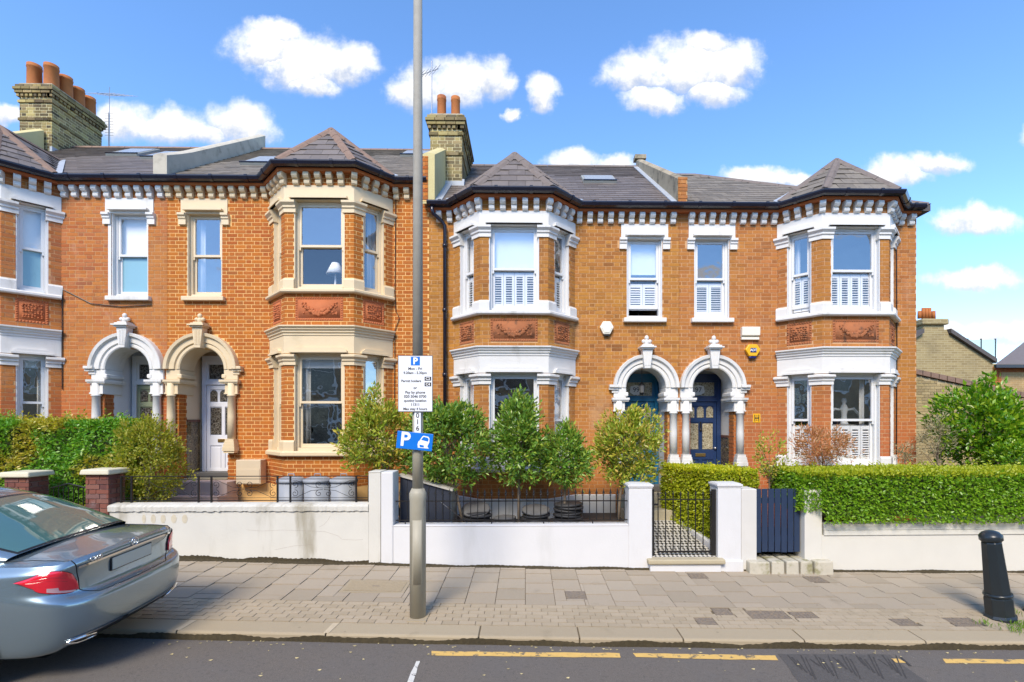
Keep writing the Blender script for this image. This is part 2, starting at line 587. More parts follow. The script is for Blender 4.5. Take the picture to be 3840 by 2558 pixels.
def thing(name, loc, label, cat, group=None, local=False, rz=0.0):
    """an Empty at the thing's base; local=True: its parts are modelled about the Empty, else in world coordinates"""
    o = bpy.data.objects.new(name, None)
    COL.objects.link(o)
    o.empty_display_size = 0.2
    o.location = loc
    o.rotation_euler = (0, 0, rz)
    if local:
        o['_local'] = 1
    return tag(o, label, cat, group)


UNIT = {}


def unit_box(mat):
    """a 1 m box (0..1 on each axis) shared by all alike pieces of one material"""
    if mat not in UNIT:
        b = MB().box(0, 1, 0, 1, 0, 1)
        me = bpy.data.meshes.new('piece_' + mat)
        me.from_pydata(b.v, [], b.f)
        me.materials.append(MATS[mat])
        me.update()
        UNIT[mat] = me
    return UNIT[mat]


CAMV = Vector((0, 0, CAM_Z))


def lay(pieces, name, mat, parent, limit=300, rest='', score=None):
    """pieces: 4x4 matrices carrying the unit box onto a piece, or (verts, faces). The ones that show largest become objects, the rest one joined part"""
    def sc(p):
        if isinstance(p, Matrix):
            c = p @ Vector((0.5, 0.5, 0.5))
            a = p.col[0].to_3d().length * max(p.col[2].to_3d().length, p.col[1].to_3d().length)
        else:
            c = sum((Vector(v) for v in p[0]), Vector()) / len(p[0])
            a = max((Vector(v) - c).length for v in p[0]) ** 2 * 2
        d = (c - CAMV).length
        q = c - CAMV
        t = abs(q.x) / max(0.1, q.y)
        return a / (d * d) * (1.0 if t < 1.12 else 0.05)
    ps = sorted(pieces, key=sc, reverse=True)
    for p in ps[:limit]:
        if isinstance(p, Matrix):
            o = bpy.data.objects.new(name, unit_box(mat))
            COL.objects.link(o)
            o.parent = parent
            base = Matrix.Identity(4)
            if parent.parent is None and parent.type == 'EMPTY' and not parent.get('_local'):
                base = Matrix.Translation(-Vector(parent.location))
            o.matrix_basis = base @ p
        else:
            link_mesh(name, p[0], p[1], mat, parent)
    if len(ps) > limit:
        mb = MB()
        ub = MB().box(0, 1, 0, 1, 0, 1)
        for p in ps[limit:]:
            if isinstance(p, Matrix):
                mb.add([p @ Vector(v) for v in ub.v], ub.f)
            else:
                mb.add(p[0], p[1])
        o = mb.build(rest or name + '_remainder', mat, parent)
        o['kind'] = 'stuff'


def pm(M, x0, x1, y0, y1, z0, z1):
    """matrix for lay(): a box in the local frame M"""
    return M @ Matrix(((x1 - x0, 0, 0, x0), (0, y1 - y0, 0, y0), (0, 0, z1 - z0, z0), (0, 0, 0, 1)))


def clip_poly(poly, conv):
    """Sutherland-Hodgman: poly (2D) clipped to the convex counter-clockwise polygon conv"""
    out = list(poly)
    n = len(conv)
    for i in range(n):
        a, b = conv[i], conv[(i + 1) % n]
        src, out = out, []
        if not src:
            break

        def side(p):
            return (b[0] - a[0]) * (p[1] - a[1]) - (b[1] - a[1]) * (p[0] - a[0])
        for j in range(len(src)):
            p, q = src[j], src[(j + 1) % len(src)]
            sp, sq = side(p), side(q)
            if sp >= -1e-9:
                out.append(p)
            if (sp > 1e-9 and sq < -1e-9) or (sp < -1e-9 and sq > 1e-9):
                t = sp / (sp - sq)
                out.append((p[0] + (q[0] - p[0]) * t, p[1] + (q[1] - p[1]) * t))
    return out


def area2(p):
    return abs(sum(p[i][0] * p[(i + 1) % len(p)][1] - p[(i + 1) % len(p)][0] * p[i][1] for i in range(len(p)))) / 2


def text_mesh(name, s, size, mat, M, parent, align='CENTER', ext=0.001, spacing=1.0, bold=0.0):
    """flat lettering; M places the text plane (local x along the line, local y up)"""
    cu = bpy.data.curves.new(name, 'FONT')
    cu.body, cu.size, cu.align_x, cu.align_y = s, size, align, 'CENTER'
    cu.extrude, cu.space_character, cu.resolution_u, cu.offset = ext, spacing, 3, bold
    tmp = bpy.data.objects.new(name, cu)
    COL.objects.link(tmp)
    dg = bpy.context.evaluated_depsgraph_get()
    me = bpy.data.meshes.new_from_object(tmp.evaluated_get(dg))
    bpy.data.objects.remove(tmp)
    bpy.data.curves.remove(cu)
    me.transform(M)
    me.materials.clear()
    me.materials.append(MATS[mat])
    o = bpy.data.objects.new(name, me)
    COL.objects.link(o)
    adopt(o, parent)
    return o


def facing(o, u=(1, 0, 0), up=(0, 0, 1)):
    """matrix for text_mesh: text standing at o, running along u"""
    u, up = Vector(u).normalized(), Vector(up).normalized()
    n = u.cross(up)
    m = Matrix.Identity(4)
    for i in range(3):
        m[i][0], m[i][1], m[i][2], m[i][3] = u[i], up[i], n[i], o[i]
    return m


def W(px, py, Y):
    """layout survey: where the sight line through a point of the photograph meets the plane at distance Y"""
    t = (px - PCX) / FPX
    c, s = math.cos(YAW), math.sin(YAW)
    x = Y * (t * c + s) / (c - t * s)
    d = x * s + Y * c
    return x, CAM_Z - (py - PCY) * d / FPX
# ---------------------------------------------------------------- the terrace
YF = 10.2            # brick face of the terrace
YD = 10.85           # face of the front doors
BD, HE, HF = 0.60, 1.225, 0.655   # bay depth, half width at the wall, half width of its front
GAUGE = 0.0755


def brick_courses(M, L, zlo, zhi, holes, zbase, joint, out, phase=0, depth=0.03, proud=0.0):
    """Flemish bond over the rectangle 0..L x zlo..zhi of frame M, less the holes [(u0, u1, z0, z1) or function(z) -> (u0, u1) or None]"""
    i0, i1 = math.floor((zlo - zbase) / GAUGE), math.ceil((zhi - zbase) / GAUGE)
    S, H = 0.225, 0.1125
    for i in range(i0, i1):
        z0, z1 = zbase + i * GAUGE, zbase + (i + 1) * GAUGE - joint
        z0, z1 = max(z0, zlo), min(z1, zhi)
        if z1 - z0 < 0.025:
            continue
        zc = (z0 + z1) / 2
        cuts = []
        for h in holes:
            if callable(h):
                r = h(zc)
                if r:
                    cuts.append(r)
            elif h[2] <= zc <= h[3]:
                cuts.append((h[0], h[1]))
        u = -((i + phase) % 2) * (S + H) / 2 - (0.17 * ((i // 7) % 2) if joint < 0.0125 else 0)
        k = 0
        while u < L:
            w = S if k % 2 == 0 else H
            segs = [(max(0, u), min(L, u + w - joint))]
            for (a, b) in cuts:
                nx = []
                for (p, q) in segs:
                    if b <= p or a >= q:
                        nx.append((p, q))
                    else:
                        if a > p:
                            nx.append((p, a))
                        if b < q:
                            nx.append((b, q))
                segs = nx
            for (p, q) in segs:
                if q - p > 0.022:
                    j = random.uniform(-0.002, 0.0015)
                    out.append(pm(M, p, q, j - proud, depth, z0, z1))
            u += w
            k += 1


def rect_cells(x0, x1, z0, z1, holes):
    """the rectangle less axis-parallel holes, as few boxes"""
    xs = sorted({x0, x1, *[min(max(v, x0), x1) for h in holes for v in h[:2]]})
    zs = sorted({z0, z1, *[min(max(v, z0), z1) for h in holes for v in h[2:]]})
    res = []
    for a, b in zip(xs, xs[1:]):
        run = None
        for c, d in zip(zs, zs[1:]):
            mx, mz = (a + b) / 2, (c + d) / 2
            solid = not any(h[0] < mx < h[1] and h[2] < mz < h[3] for h in holes)
            if solid:
                run = (run[0], d) if run else (c, d)
            elif run:
                res.append((a, b, *run))
                run = None
        if run:
            res.append((a, b, *run))
    return res


def arch_sweep(mb, cx, cy, cz, prof, a0=0.0, a1=math.pi, n=28):
    """closed profile [(radius, y)] turned about the axis through (cx, cz) parallel to y"""
    k = len(prof)
    vs, fs = [], []
    for i in range(n + 1):
        t = a0 + (a1 - a0) * i / n
        for (r, y) in prof:
            vs.append((cx + r * math.cos(t), cy + y, cz + r * math.sin(t)))
    for i in range(n):
        for j in range(k):
            j2 = (j + 1) % k
            fs.append((i * k + j, (i + 1) * k + j, (i + 1) * k + j2, i * k + j2))
    fs.append(tuple(range(k)))
    fs.append(tuple(n * k + j for j in range(k - 1, -1, -1)))
    mb.add(vs, fs)


def tile_face(origin, u, v, poly, name, mat, parent_list, gauge, width, thick=0.012, seed=0, skip=None):
    """slates over the convex polygon poly (in u, v coordinates on the slope); v runs up the slope. Appends pieces to parent_list"""
    rnd = random.Random(seed)
    u, v = Vector(u).normalized(), Vector(v).normalized()
    n = u.cross(v).normalized()
    if n.z < 0:
        n = -n
    o = Vector(origin)
    if area2(poly) == 0:
        return
    if sum(poly[i][0] * poly[(i + 1) % len(poly)][1] - poly[(i + 1) % len(poly)][0] * poly[i][1] for i in range(len(poly))) < 0:
        poly = poly[::-1]
    v0, v1 = min(p[1] for p in poly), max(p[1] for p in poly)
    u0, u1 = min(p[0] for p in poly), max(p[0] for p in poly)
    r = 0
    vv = v0
    while vv < v1:
        uu = u0 - (r % 2) * width / 2 - rnd.uniform(0, 0.02)
        while uu < u1:
            rect = [(uu + 0.002, vv), (uu + width - 0.003, vv), (uu + width - 0.003, vv + gauge + 0.03), (uu + 0.002, vv + gauge + 0.03)]
            q = clip_poly(rect, poly)
            if len(q) >= 3 and area2(q) > 0.002 and not (skip and skip((uu + width / 2, vv + gauge / 2))):
                jit = rnd.uniform(0.0, 0.004)
                slip = rnd.uniform(-0.004, 0.004)
                full = area2(q) > 0.98 * area2(rect)
                lift0, lift1 = 0.026 + jit, 0.006
                if full:
                    # tilted unit box: the tail stands proud of the course below
                    a = o + u * rect[0][0] + v * (vv + slip) + n * lift0
                    vdir = v * (gauge + 0.03) + n * (lift1 - lift0)
                    m = Matrix.Identity(4)
                    cu, cn = u * (width - 0.005), n * -thick
                    for i in range(3):
                        m[i][0], m[i][1], m[i][2], m[i][3] = cu[i], vdir[i], cn[i], a[i]
                    parent_list.append(m)
                else:
                    mb = MB()
                    top = []
                    for (pu, pv) in q:
                        t = (pv - vv) / (gauge + 0.03)
                        top.append(o + u * pu + v * pv + n * (lift0 + (lift1 - lift0) * t))
                    mb.prism(top, n * -thick)
                    parent_list.append((mb.v, mb.f))
            uu += width
        vv += gauge
        r += 1


def sash_window(M, w, z0, z1, house, fmat, style, label=None, tag_name='window'):
    """box sash in frame M (local x 0..w, y=0 the wall face, negative y toward the street). style: dict of what stands behind the panes"""
    fd = 0.13                         # face of the frame behind the wall face
    mb = MB()
    fw = 0.055
    mb.box(0, fw, fd, fd + 0.12, z0, z1, M).box(w - fw, w, fd, fd + 0.12, z0, z1, M)
    mb.box(fw, w - fw, fd, fd + 0.12, z1 - fw, z1, M).box(fw, w - fw, fd - 0.03, fd + 0.12, z0, z0 + 0.06, M)
    mb.box(0.0, 0.016, 0.057, fd, z0, z1, M).box(w - 0.016, w, 0.057, fd, z0, z1, M)
    win = mb.build('window', fmat, house)
    zm = z0 + (z1 - z0) * style.get('mid', 0.5)
    a, b = fw + 0.002, w - fw - 0.002
    st = 0.045
    up, lo = MB(), MB()
    yu, yl = fd + 0.015, fd + 0.06
    up.box(a, a + st, yu, yu + 0.04, zm - 0.02, z1 - fw - 0.002, M).box(b - st, b, yu, yu + 0.04, zm - 0.02, z1 - fw - 0.002, M)
    up.box(a + st, b - st, yu, yu + 0.04, z1 - fw - 0.05, z1 - fw - 0.002, M).box(a + st, b - st, yu, yu + 0.04, zm - 0.02, zm + 0.025, M)
    for xx in (a, b - 0.03):          # sash horns
        up.box(xx, xx + 0.03, yu + 0.002, yu + 0.036, zm - 0.08, zm - 0.02, M)
    up.build('upper_sash', fmat, win)
    lz = z0 + 0.062 + style.get('open', 0.0)
    lo.box(a, a + st, yl, yl + 0.04, lz, zm + 0.02, M).box(b - st, b, yl, yl + 0.04, lz, zm + 0.02, M)
    lo.box(a + st, b - st, yl, yl + 0.04, lz, lz + 0.07, M).box(a + st, b - st, yl, yl + 0.04, zm - 0.022, zm + 0.02, M)
    lo.build('lower_sash', fmat, win)
    gm = style.get('glass', 'glass')
    for (yy, p, q, gl_) in ((yu + 0.018, zm + 0.02, z1 - fw - 0.045, gm), (yl + 0.018, lz + 0.065, zm - 0.018, style.get('glass_low', 'glass_clear' if 'shutter' in style else gm))):
        link_mesh('pane', [M @ Vector(v) for v in ((a + st - 0.005, yy, p), (b - st + 0.005, yy, p), (b - st + 0.005, yy, q), (a + st - 0.005, yy, q))], [(0, 1, 2, 3)], gl_, win)
    yb = fd + 0.125
    if 'blind' in style:              # roller blind down to the given share of the height
        zb = z1 - (z1 - z0) * style['blind']
        MB().box(fw, w - fw, yb, yb + 0.01, zb, z1 - 0.01, M).box(fw, w - fw, yb - 0.008, yb + 0.018, zb - 0.02, zb, M).build('blind', style.get('blind_mat', 'blind_white'), win)
    if 'curtain' in style:
        for (ca, cb) in style['curtain']:
            cu = MB()
            n = max(6, int((cb - ca) / 0.02))
            pts = []
            for i in range(n + 1):
                x = ca + (cb - ca) * i / n
                pts.append((x, yb + 0.05 + 0.03 * math.sin(i * 1.3)))
            vs, fs = [], []
            ztop, zlow = z1 - 0.02, z0 + style.get('curtain_low', 0.05)
            for (x, y) in pts:
                vs += [M @ Vector((x, y, zlow)), M @ Vector((x, y, ztop)), M @ Vector((x, y + 0.006, ztop)), M @ Vector((x, y + 0.006, zlow))]
            for i in range(n):
                for k in range(4):
                    fs.append((i * 4 + k, (i + 1) * 4 + k, (i + 1) * 4 + (k + 1) % 4, i * 4 + (k + 1) % 4))
            fs += [(0, 1, 2, 3), (n * 4 + 3, n * 4 + 2, n * 4 + 1, n * 4)]
            cu.add(vs, fs).build('curtain', style.get('curtain_mat', 'curtain'), win, True)
    if 'shutter' in style:            # plantation shutters over the lower part
        zs0, zs1 = z0 + style.get('shut_low', 0.10), z0 + (z1 - z0) * style['shutter']
        n = style.get('panels', 2)
        aa, bb = fw + 0.01, w - fw - 0.01
        pw = (bb - aa) / n
        tilt = style.get('tilt', 0.6)
        for k in range(n):
            p0, p1 = aa + k * pw + 0.003, aa + (k + 1) * pw - 0.003
            sw = min(0.045, pw * 0.2)
            y0 = fd + 0.088
            MB().box(p0, p0 + sw, y0, y0 + 0.028, zs0, zs1, M).box(p1 - sw, p1, y0, y0 + 0.028, zs0, zs1, M).box(p0 + sw, p1 - sw, y0, y0 + 0.028, zs1 - 0.075, zs1, M).box(p0 + sw, p1 - sw, y0, y0 + 0.028, zs0, zs0 + 0.08, M).build('shutter_panel', 'paint_white', win)
            zz = zs0 + 0.085
            while zz < zs1 - 0.1:
                tl = Matrix.Translation((0, y0 + 0.014, zz + 0.02)) @ Matrix.Rotation(tilt, 4, 'X')
                o = bpy.data.objects.new('slat', unit_box('paint_white'))
                COL.objects.link(o)
                o.parent = win
                o.matrix_basis = pm(M @ tl, p0 + sw, p1 - sw, -0.027, 0.027, -0.004, 0.004)
                zz += 0.047
    return win


def corbel_mesh(mat):
    key = 'corbel_' + mat
    if key not in UNIT:
        prof = [(0, 0), (-0.05, 0), (-0.07, 0.02), (-0.075, 0.055), (-0.055, 0.085), (-0.10, 0.10), (-0.125, 0.13), (-0.128, 0.17), (-0.115, 0.195), (0, 0.195)]
        mb = MB()
        mb.prism([(-0.052, y, z) for (y, z) in prof], (0.104, 0, 0))
        me = bpy.data.meshes.new(key)
        me.from_pydata(mb.v, [], mb.f)
        me.materials.append(MATS[mat])
        me.update()
        UNIT[key] = me
    return UNIT[key]


def swag(mb, M, w, h, seed):
    """relief of fruit garland (wide) or leaf rosette (narrow) in a panel w x h, proud of y=0"""
    rnd = random.Random(seed)
    mb.box(0.012, w - 0.012, -0.002, 0.002, 0.012, h - 0.012, M)
    if w > 0.5:
        for i in range(34):
            t = i / 33
            x = w * (0.14 + 0.72 * t)
            s = 4 * t * (1 - t)
            z = h * (0.74 - 0.46 * s)
            r = 0.018 + 0.03 * s
            for k in range(2):
                mb.ball((x + rnd.uniform(-.012, .012), -0.012, z + rnd.uniform(-1, 1) * r), (r * .8, r * .7, r * .8), 6, 4, M)
        for x0 in (0.14, 0.86):
            for i in range(12):
                mb.ball((w * x0 + rnd.uniform(-.045, .045), -0.008, h * rnd.uniform(.22, .85)), (0.017, 0.016, 0.022), 5, 4, M)
    else:
        for i in range(7):
            for j in range(7):
                if rnd.random() < 0.85:
                    mb.ball((w * (0.15 + 0.7 * i / 6) + rnd.uniform(-.01, .01), -0.008, h * (0.15 + 0.7 * j / 6) + rnd.uniform(-.01, .01)), (w * .055, rnd.uniform(.008, .02), h * .05), 5, 4, M)
    return mb


def make_house(H):
    """one house of the terrace; H holds what sets it apart"""
    x0, x1, c = H['x0'], H['x1'], H['bay']
    k, zr = H['k'], H['zr']
    Z = lambda z: zr + k * (z - 1.678)
    st, pt, bk, mo, ms = H['stucco'], H['paint'], H['brick'], H['mortar'], H['joint']
    g0 = H['ground']
    zt = Z(6.60)                       # top of the brick wall
    zb0 = Z(4.40)                      # course datum
    house = thing('terraced_house', ((x0 + x1) / 2, YF, g0), H['label'], 'house', H['group'])
    M0 = frame((x0, YF, 0), (1, 0))
    P0, P1, P2, P3 = Vector((c - HE, YF)), Vector((c - HF, YF - BD)), Vector((c + HF, YF - BD)), Vector((c + HE, YF))
    L = (P1 - P0).length
    FL = 2 * HF
    faces = [(frame((P0.x, P0.y, 0), P1 - P0), L), (frame((P1.x, P1.y, 0), (1, 0)), FL), (frame((P2.x, P2.y, 0), P3 - P2), L)]
    ac, AR, ar = H['arch'], H['AR'], 0.405 * H['AR'] / 0.68
    az = Z(3.05)
    jw = 0.46 * AR / 0.68
    zfl = H['floor']
    wx0, wx1 = H['win']
    wz0, wz1 = Z(4.47), Z(6.13)
    PE, PC, PF = 0.185, 0.19, 0.175       # widths of the brick piers: by the wall, either side of the corner
    # ---- brick wall: mortar backing with real openings, bricks laid on it
    backing = MB()
    holes = [(P0.x, P3.x, g0 - 1, Z(6.62)), (wx0, wx1, wz0, wz1), (ac - jw, ac + jw, zfl - 0.3, az + ar * 0.98)]
    holes_b = [h for h in holes]
    for (a, b, p, q) in rect_cells(x0, x1, g0 - 0.4, zt, holes):
        backing.box(a, b, YF + 0.0035, YF + 0.24, p, q)
    bz = [(g0 - 0.4, Z(1.39)), (Z(3.79), Z(4.41)), (Z(6.37), zt)]
    for fi, (M, LL) in enumerate(faces):
        for (p, q) in bz:
            backing.box(0.004, LL - 0.004, 0.0035, 0.22, p, q, M)
        ops = [(PE, LL - PC), (PF, LL - PF), (PC, LL - PE)][fi]
        for (p, q) in ((Z(1.4), Z(3.8)), (Z(4.4), Z(6.38))):
            backing.box(0.004, ops[0], 0.0035, 0.16, p, q, M).box(ops[1], LL - 0.004, 0.0035, 0.16, p, q, M)
    # flank and back walls and the ceiling over the upper floor
    yb = 17.5
    backing.box(x0 + 0.002, x0 + 0.2, YF + 0.25, yb, g0 - 0.4, zt).box(x1 - 0.2, x1 - 0.002, YF + 0.25, yb, g0 - 0.4, zt).box(x0 + 0.21, x1 - 0.21, yb - 0.2, yb - 0.002, g0 - 0.4, zt)
    wall = backing.build('wall', mo, house)
    bricks = []
    stucco_holes = [(wx0 - 0.07, wx1 + 0.07, wz0 - 0.1, wz0), (wx0, wx1, wz0, wz1), (wx0 - 0.115, wx1 + 0.115, Z(6.07), Z(6.385)), (wx0 - 0.19, wx1 + 0.19, Z(5.875), Z(6.09))]

    def arch_hole(z):
        if z < zfl - 0.3 or z > az + AR:
            return None
        if z > az:
            w = math.sqrt(max(0, AR * AR - (z - az) ** 2)) - 0.01
        elif z > Z(2.57):
            w = AR - 0.02
        else:
            w = jw
        return (ac - w - x0, ac + w - x0)
    hs = [(h[0] - x0, h[1] - x0, h[2], h[3]) for h in stucco_holes] + [arch_hole, (P0.x - x0, P3.x - x0, g0 - 1, zt + 1)]
    brick_courses(M0, x1 - x0, H.get('brick_low', g0 - 0.3), zt, hs, zb0, ms, bricks, 0)
    for fi, (M, LL) in enumerate(faces):
        ops = [(PE, LL - PC), (PF, LL - PF), (PC, LL - PE)][fi]
        pw_, pz0, pz1 = [(LL * 0.22, Z(3.89), Z(4.33)), (LL * 0.155, Z(3.89), Z(4.33)), (LL * 0.22, Z(3.89), Z(4.33))][fi]
        bh = [(ops[0], ops[1], Z(1.48), Z(3.79)), (ops[0], ops[1], Z(4.41), Z(6.38)), (pw_, LL - pw_, pz0, pz1)]
        brick_courses(M, LL, H.get('bay_brick_low', g0 - 0.3), Z(1.385), [], zb0, ms, bricks, fi)
        brick_courses(M, LL, Z(1.67), Z(3.09), bh, zb0, ms, bricks, fi)
        brick_courses(M, LL, Z(3.80), Z(4.405), bh, zb0, ms, bricks, fi)
        brick_courses(M, LL, Z(4.68), Z(5.90), bh, zb0, ms, bricks, fi)
        brick_courses(M, LL, Z(6.385), zt, bh, zb0, ms, bricks, fi)
        # terracotta panel with a ribbed border
        tp = MB().box(pw_, LL - pw_, -0.002, 0.05, pz0, pz1, M)
        pan = tp.build('terracotta_panel', H['terra'], house)
        b = 0.045
        dent = MB()
        n1, n2 = int((LL - 2 * pw_) / b), int((pz1 - pz0) / b)
        for i in range(n1):
            for zz in (pz0, pz1 - b):
                u = pw_ + (LL - 2 * pw_) * i / n1
                dent.add([M @ Vector(q) for q in ((u + .003, -0.002, zz), (u + b - .003, -0.002, zz), (u + b - .003, -0.002, zz + b), (u + .003, -0.002, zz + b), (u + b / 2, -0.02, zz + b / 2))], [(0, 1, 4), (1, 2, 4), (2, 3, 4), (3, 0, 4)])
        for i in range(1, n2 - 1):
            for u in (pw_, LL - pw_ - b):
                zz = pz0 + (pz1 - pz0) * i / n2
                dent.add([M @ Vector(q) for q in ((u, -0.002, zz), (u + b, -0.002, zz), (u + b, -0.002, zz + b), (u, -0.002, zz + b), (u + b / 2, -0.02, zz + b / 2))], [(0, 1, 4), (1, 2, 4), (2, 3, 4), (3, 0, 4)])
        dent.build('panel_border', H['terra'], pan)
        Mi = M @ Matrix.Translation((pw_ + b, -0.004, pz0 + b))
        swag(MB(), Mi, LL - 2 * pw_ - 2 * b, pz1 - pz0 - 2 * b, fi + 3).build('relief', H['terra'], pan, True)
    lay(bricks, 'brick', bk, wall, 300, 'brickwork')
    # ---- stucco of the bay
    path = [P0, P1, P2, P3]

    def along(i, s):
        a, b = path[i], path[i + 1]
        return a + (b - a).normalized() * s

    def bay_ring(name, prof, mat=st):
        return MB().sweep(path, prof).build(name, mat, house)
    piers = [[along(0, -0.02), along(0, PE + 0.01)], [along(0, L - PC - 0.01), P1, along(1, PF + 0.01)], [along(1, FL - PF - 0.01), P2, along(2, PC + 0.01)], [along(2, L - PE - 0.01), along(2, L + 0.02)]]
    for (zs, zc0, zh, zf0, zf1) in ((Z(1.48), Z(3.07), Z(3.29), Z(3.27), Z(3.625)), (Z(4.473), Z(5.888), Z(6.13), Z(6.10), Z(6.388))):
        hsl = zs - (Z(1.382) if zs < Z(3) else Z(4.395))
        sl = [(-0.05, zs - hsl), (0.075, zs - hsl), (0.095, zs - hsl + 0.02), (0.095, zs - 0.025), (0.06, zs), (-0.16, zs + 0.003)]
        bay_ring('sill', sl)
        for pp in piers:
            MB().sweep(pp, [(-0.12, zs - 0.001), (0.035, zs - 0.001), (0.035, zs + 0.165 * k), (0.015, zs + 0.2 * k), (-0.12, zs + 0.2 * k)]).build('pier_base', st, house)
            a, b2 = Vector(pp[0]), Vector(pp[-1])
            q = list(pp)
            q[0] = Vector(q[0]) - (Vector(q[1]) - Vector(q[0])).normalized() * 0.03
            q[-1] = Vector(q[-1]) + (Vector(q[-1]) - Vector(q[-2])).normalized() * 0.03
            hc = (zh - zc0)
            MB().sweep(q, [(-0.12, zc0), (0.022, zc0), (0.022, zc0 + hc * .28), (0.045, zc0 + hc * .36), (0.045, zc0 + hc * .50), (0.075, zc0 + hc * .62), (0.09, zc0 + hc * .68), (0.09, zc0 + hc * .84), (0.03, zc0 + hc * .93), (-0.12, zc0 + hc * .93)]).build('pier_cap', st, house)
        bay_ring('frieze', [(-0.15, zf0 + 0.02), (0.016, zf0 + 0.02), (0.016, zf1), (-0.15, zf1)])
        for fi, (M, LL) in enumerate(faces):
            ops = [(PE, LL - PC), (PF, LL - PF), (PC, LL - PE)][fi]
            u0, u1, zz = ops[0] - 0.05, ops[1] + 0.05, zh + 0.005
            pts = [(u0, 0.0, zz), (u1, 0.0, zz), (u1, 0.0, zz + 0.045), (u1 - 0.07, 0.0, zz + 0.095), (u0 + 0.07, 0.0, zz + 0.095), (u0, 0.0, zz + 0.045)]
            hd = MB()
            hd.prism([M @ Vector((p, -0.016, q)) for (p, _, q) in pts], M.to_3x3() @ Vector((0, -0.05, 0)))
            hd.box(u0 - 0.015, u1 + 0.015, -0.085, -0.014, zz, zz + 0.035, M)
            hd.build('window_hood', st, house)
            MB().box(ops[0] - 0.0, ops[1], 0.0, 0.14, zh - 0.002, zh + 0.06, M).build('lintel', st, house)
    cz0, cz1 = Z(3.62), Z(3.806)
    hc = cz1 - cz0
    bay_ring('cornice', [(-0.1, cz0), (0.03, cz0), (0.03, cz0 + hc * .2), (0.055, cz0 + hc * .28), (0.055, cz0 + hc * .42), (0.085, cz0 + hc * .55), (0.085, cz0 + hc * .66), (0.12, cz0 + hc * .8), (0.12, cz0 + hc * .93), (0.0, cz1), (-0.1, cz1)])
    # ---- windows
    sty = H['styles']
    for fi, (M, LL) in enumerate(faces):
        ops = [(PE, LL - PC), (PF, LL - PF), (PC, LL - PE)][fi]
        Mw = M @ Matrix.Translation((ops[0] + 0.001, -0.05, 0))
        sash_window(Mw, ops[1] - ops[0] - 0.002, Z(4.475), Z(6.128), house, pt, sty['up'][fi])
        sash_window(Mw, ops[1] - ops[0] - 0.002, Z(1.482), Z(3.288), house, pt, sty['low'][fi])
    Mw = frame((wx0 + 0.001, YF - 0.05, 0), (1, 0))
    sash_window(Mw, wx1 - wx0 - 0.002, wz0, wz1 - 0.002, house, pt, sty['single'])
    if H['reveal']:                    # painted margin round the single window
        MB().box(wx0 - 0.06, wx0 - 0.001, YF - 0.012, YF + 0.1, wz0, Z(5.88)).build('window_margin', st, house)
    MB().box(wx0 - 0.07, wx1 + 0.07, YF - 0.09, YF + 0.2, wz0 - 0.09, wz0 - 0.002).build('sill', st, house, bev=0.012)
    zc0, zc1 = Z(5.875), Z(6.09)
    for (a, b) in ((wx0 - 0.19, wx0 + 0.035), (wx1 - 0.035, wx1 + 0.19)):
        hc = zc1 - zc0
        MB().sweep([(a + 0.04, YF), (b - 0.04, YF)], [(-0.1, zc0), (0.04, zc0), (0.04, zc0 + hc * .45), (0.06, zc0 + hc * .55), (0.06, zc0 + hc * .7), (0.09, zc0 + hc * .8), (0.09, zc1), (-0.1, zc1)]).build('window_bracket', st, house)
    MB().box(wx0 - 0.115, wx1 + 0.115, YF - 0.02, YF + 0.14, zc1 + 0.002, Z(6.388)).build('window_head', st, house)
    zz = wz1 + 0.01
    hd = MB().prism([(wx0 - 0.02, YF - 0.02, zz), (wx1 + 0.02, YF - 0.02, zz), (wx1 + 0.02, YF - 0.02, zz + 0.04), (wx1 - 0.06, YF - 0.02, zz + 0.085), (wx0 + 0.06, YF - 0.02, zz + 0.085), (wx0 - 0.02, YF - 0.02, zz + 0.04)], (0, -0.06, 0))
    hd.box(wx0 - 0.035, wx1 + 0.035, YF - 0.10, YF - 0.018, zz - 0.002, zz + 0.03).build('window_hood', st, house)
    # ---- eaves: brick string, corbels, gutter
    epath = [(x0, YF), P0, P1, P2, P3, (x1, YF)]
    MB().sweep(epath, [(-0.1, zt + 0.001), (0.135, zt + 0.001), (0.155, zt + 0.045 * k), (-0.1, zt + 0.045 * k)]).build('string_course', 'terracotta_brick', house)
    gz = zt + 0.05 * k
    gut = [(-0.05, gz), (0.15, gz), (0.155, gz + 0.03), (0.17, gz + 0.005), (0.22, gz - 0.012), (0.27, gz + 0.01), (0.29, gz + 0.06), (0.29, gz + 0.085), (0.275, gz + 0.085), (0.265, gz + 0.03), (0.18, gz + 0.03), (0.17, gz + 0.11), (-0.05, gz + 0.11)]
    gutter = MB().sweep(epath, gut).build('gutter', 'gutter_black', house)
    for i in range(len(epath) - 1):    # union brackets
        a, b = Vector(epath[i]), Vector(epath[i + 1])
        ln = (b - a).length
        n = max(1, round(ln / 0.75))
        d = (b - a).normalized()
        for j in range(n):
            q = a + d * (ln * (j + 0.5) / n)
            MB().sweep([q - d * 0.03, q + d * 0.03], [(0.165, gz - 0.004), (0.22, gz - 0.022), (0.28, gz + 0.0), (0.3, gz + 0.06), (0.3, gz + 0.095), (0.285, gz + 0.095), (0.28, gz + 0.06), (0.22, gz + 0.0)]).build('gutter_union', 'gutter_black', gutter)
    cm = corbel_mesh(st)
    czb = Z(6.388)

    def corbel(pos, ang):
        o = bpy.data.objects.new('corbel', cm)
        COL.objects.link(o)
        adopt(o, house)
        o.matrix_basis = Matrix.Translation((pos[0], pos[1], czb)) @ Matrix.Rotation(ang, 4, 'Z') @ Matrix.Scale((zt - czb - 0.004) / 0.195, 4, (0, 0, 1))
    side = math.atan2(BD, HE - HF)
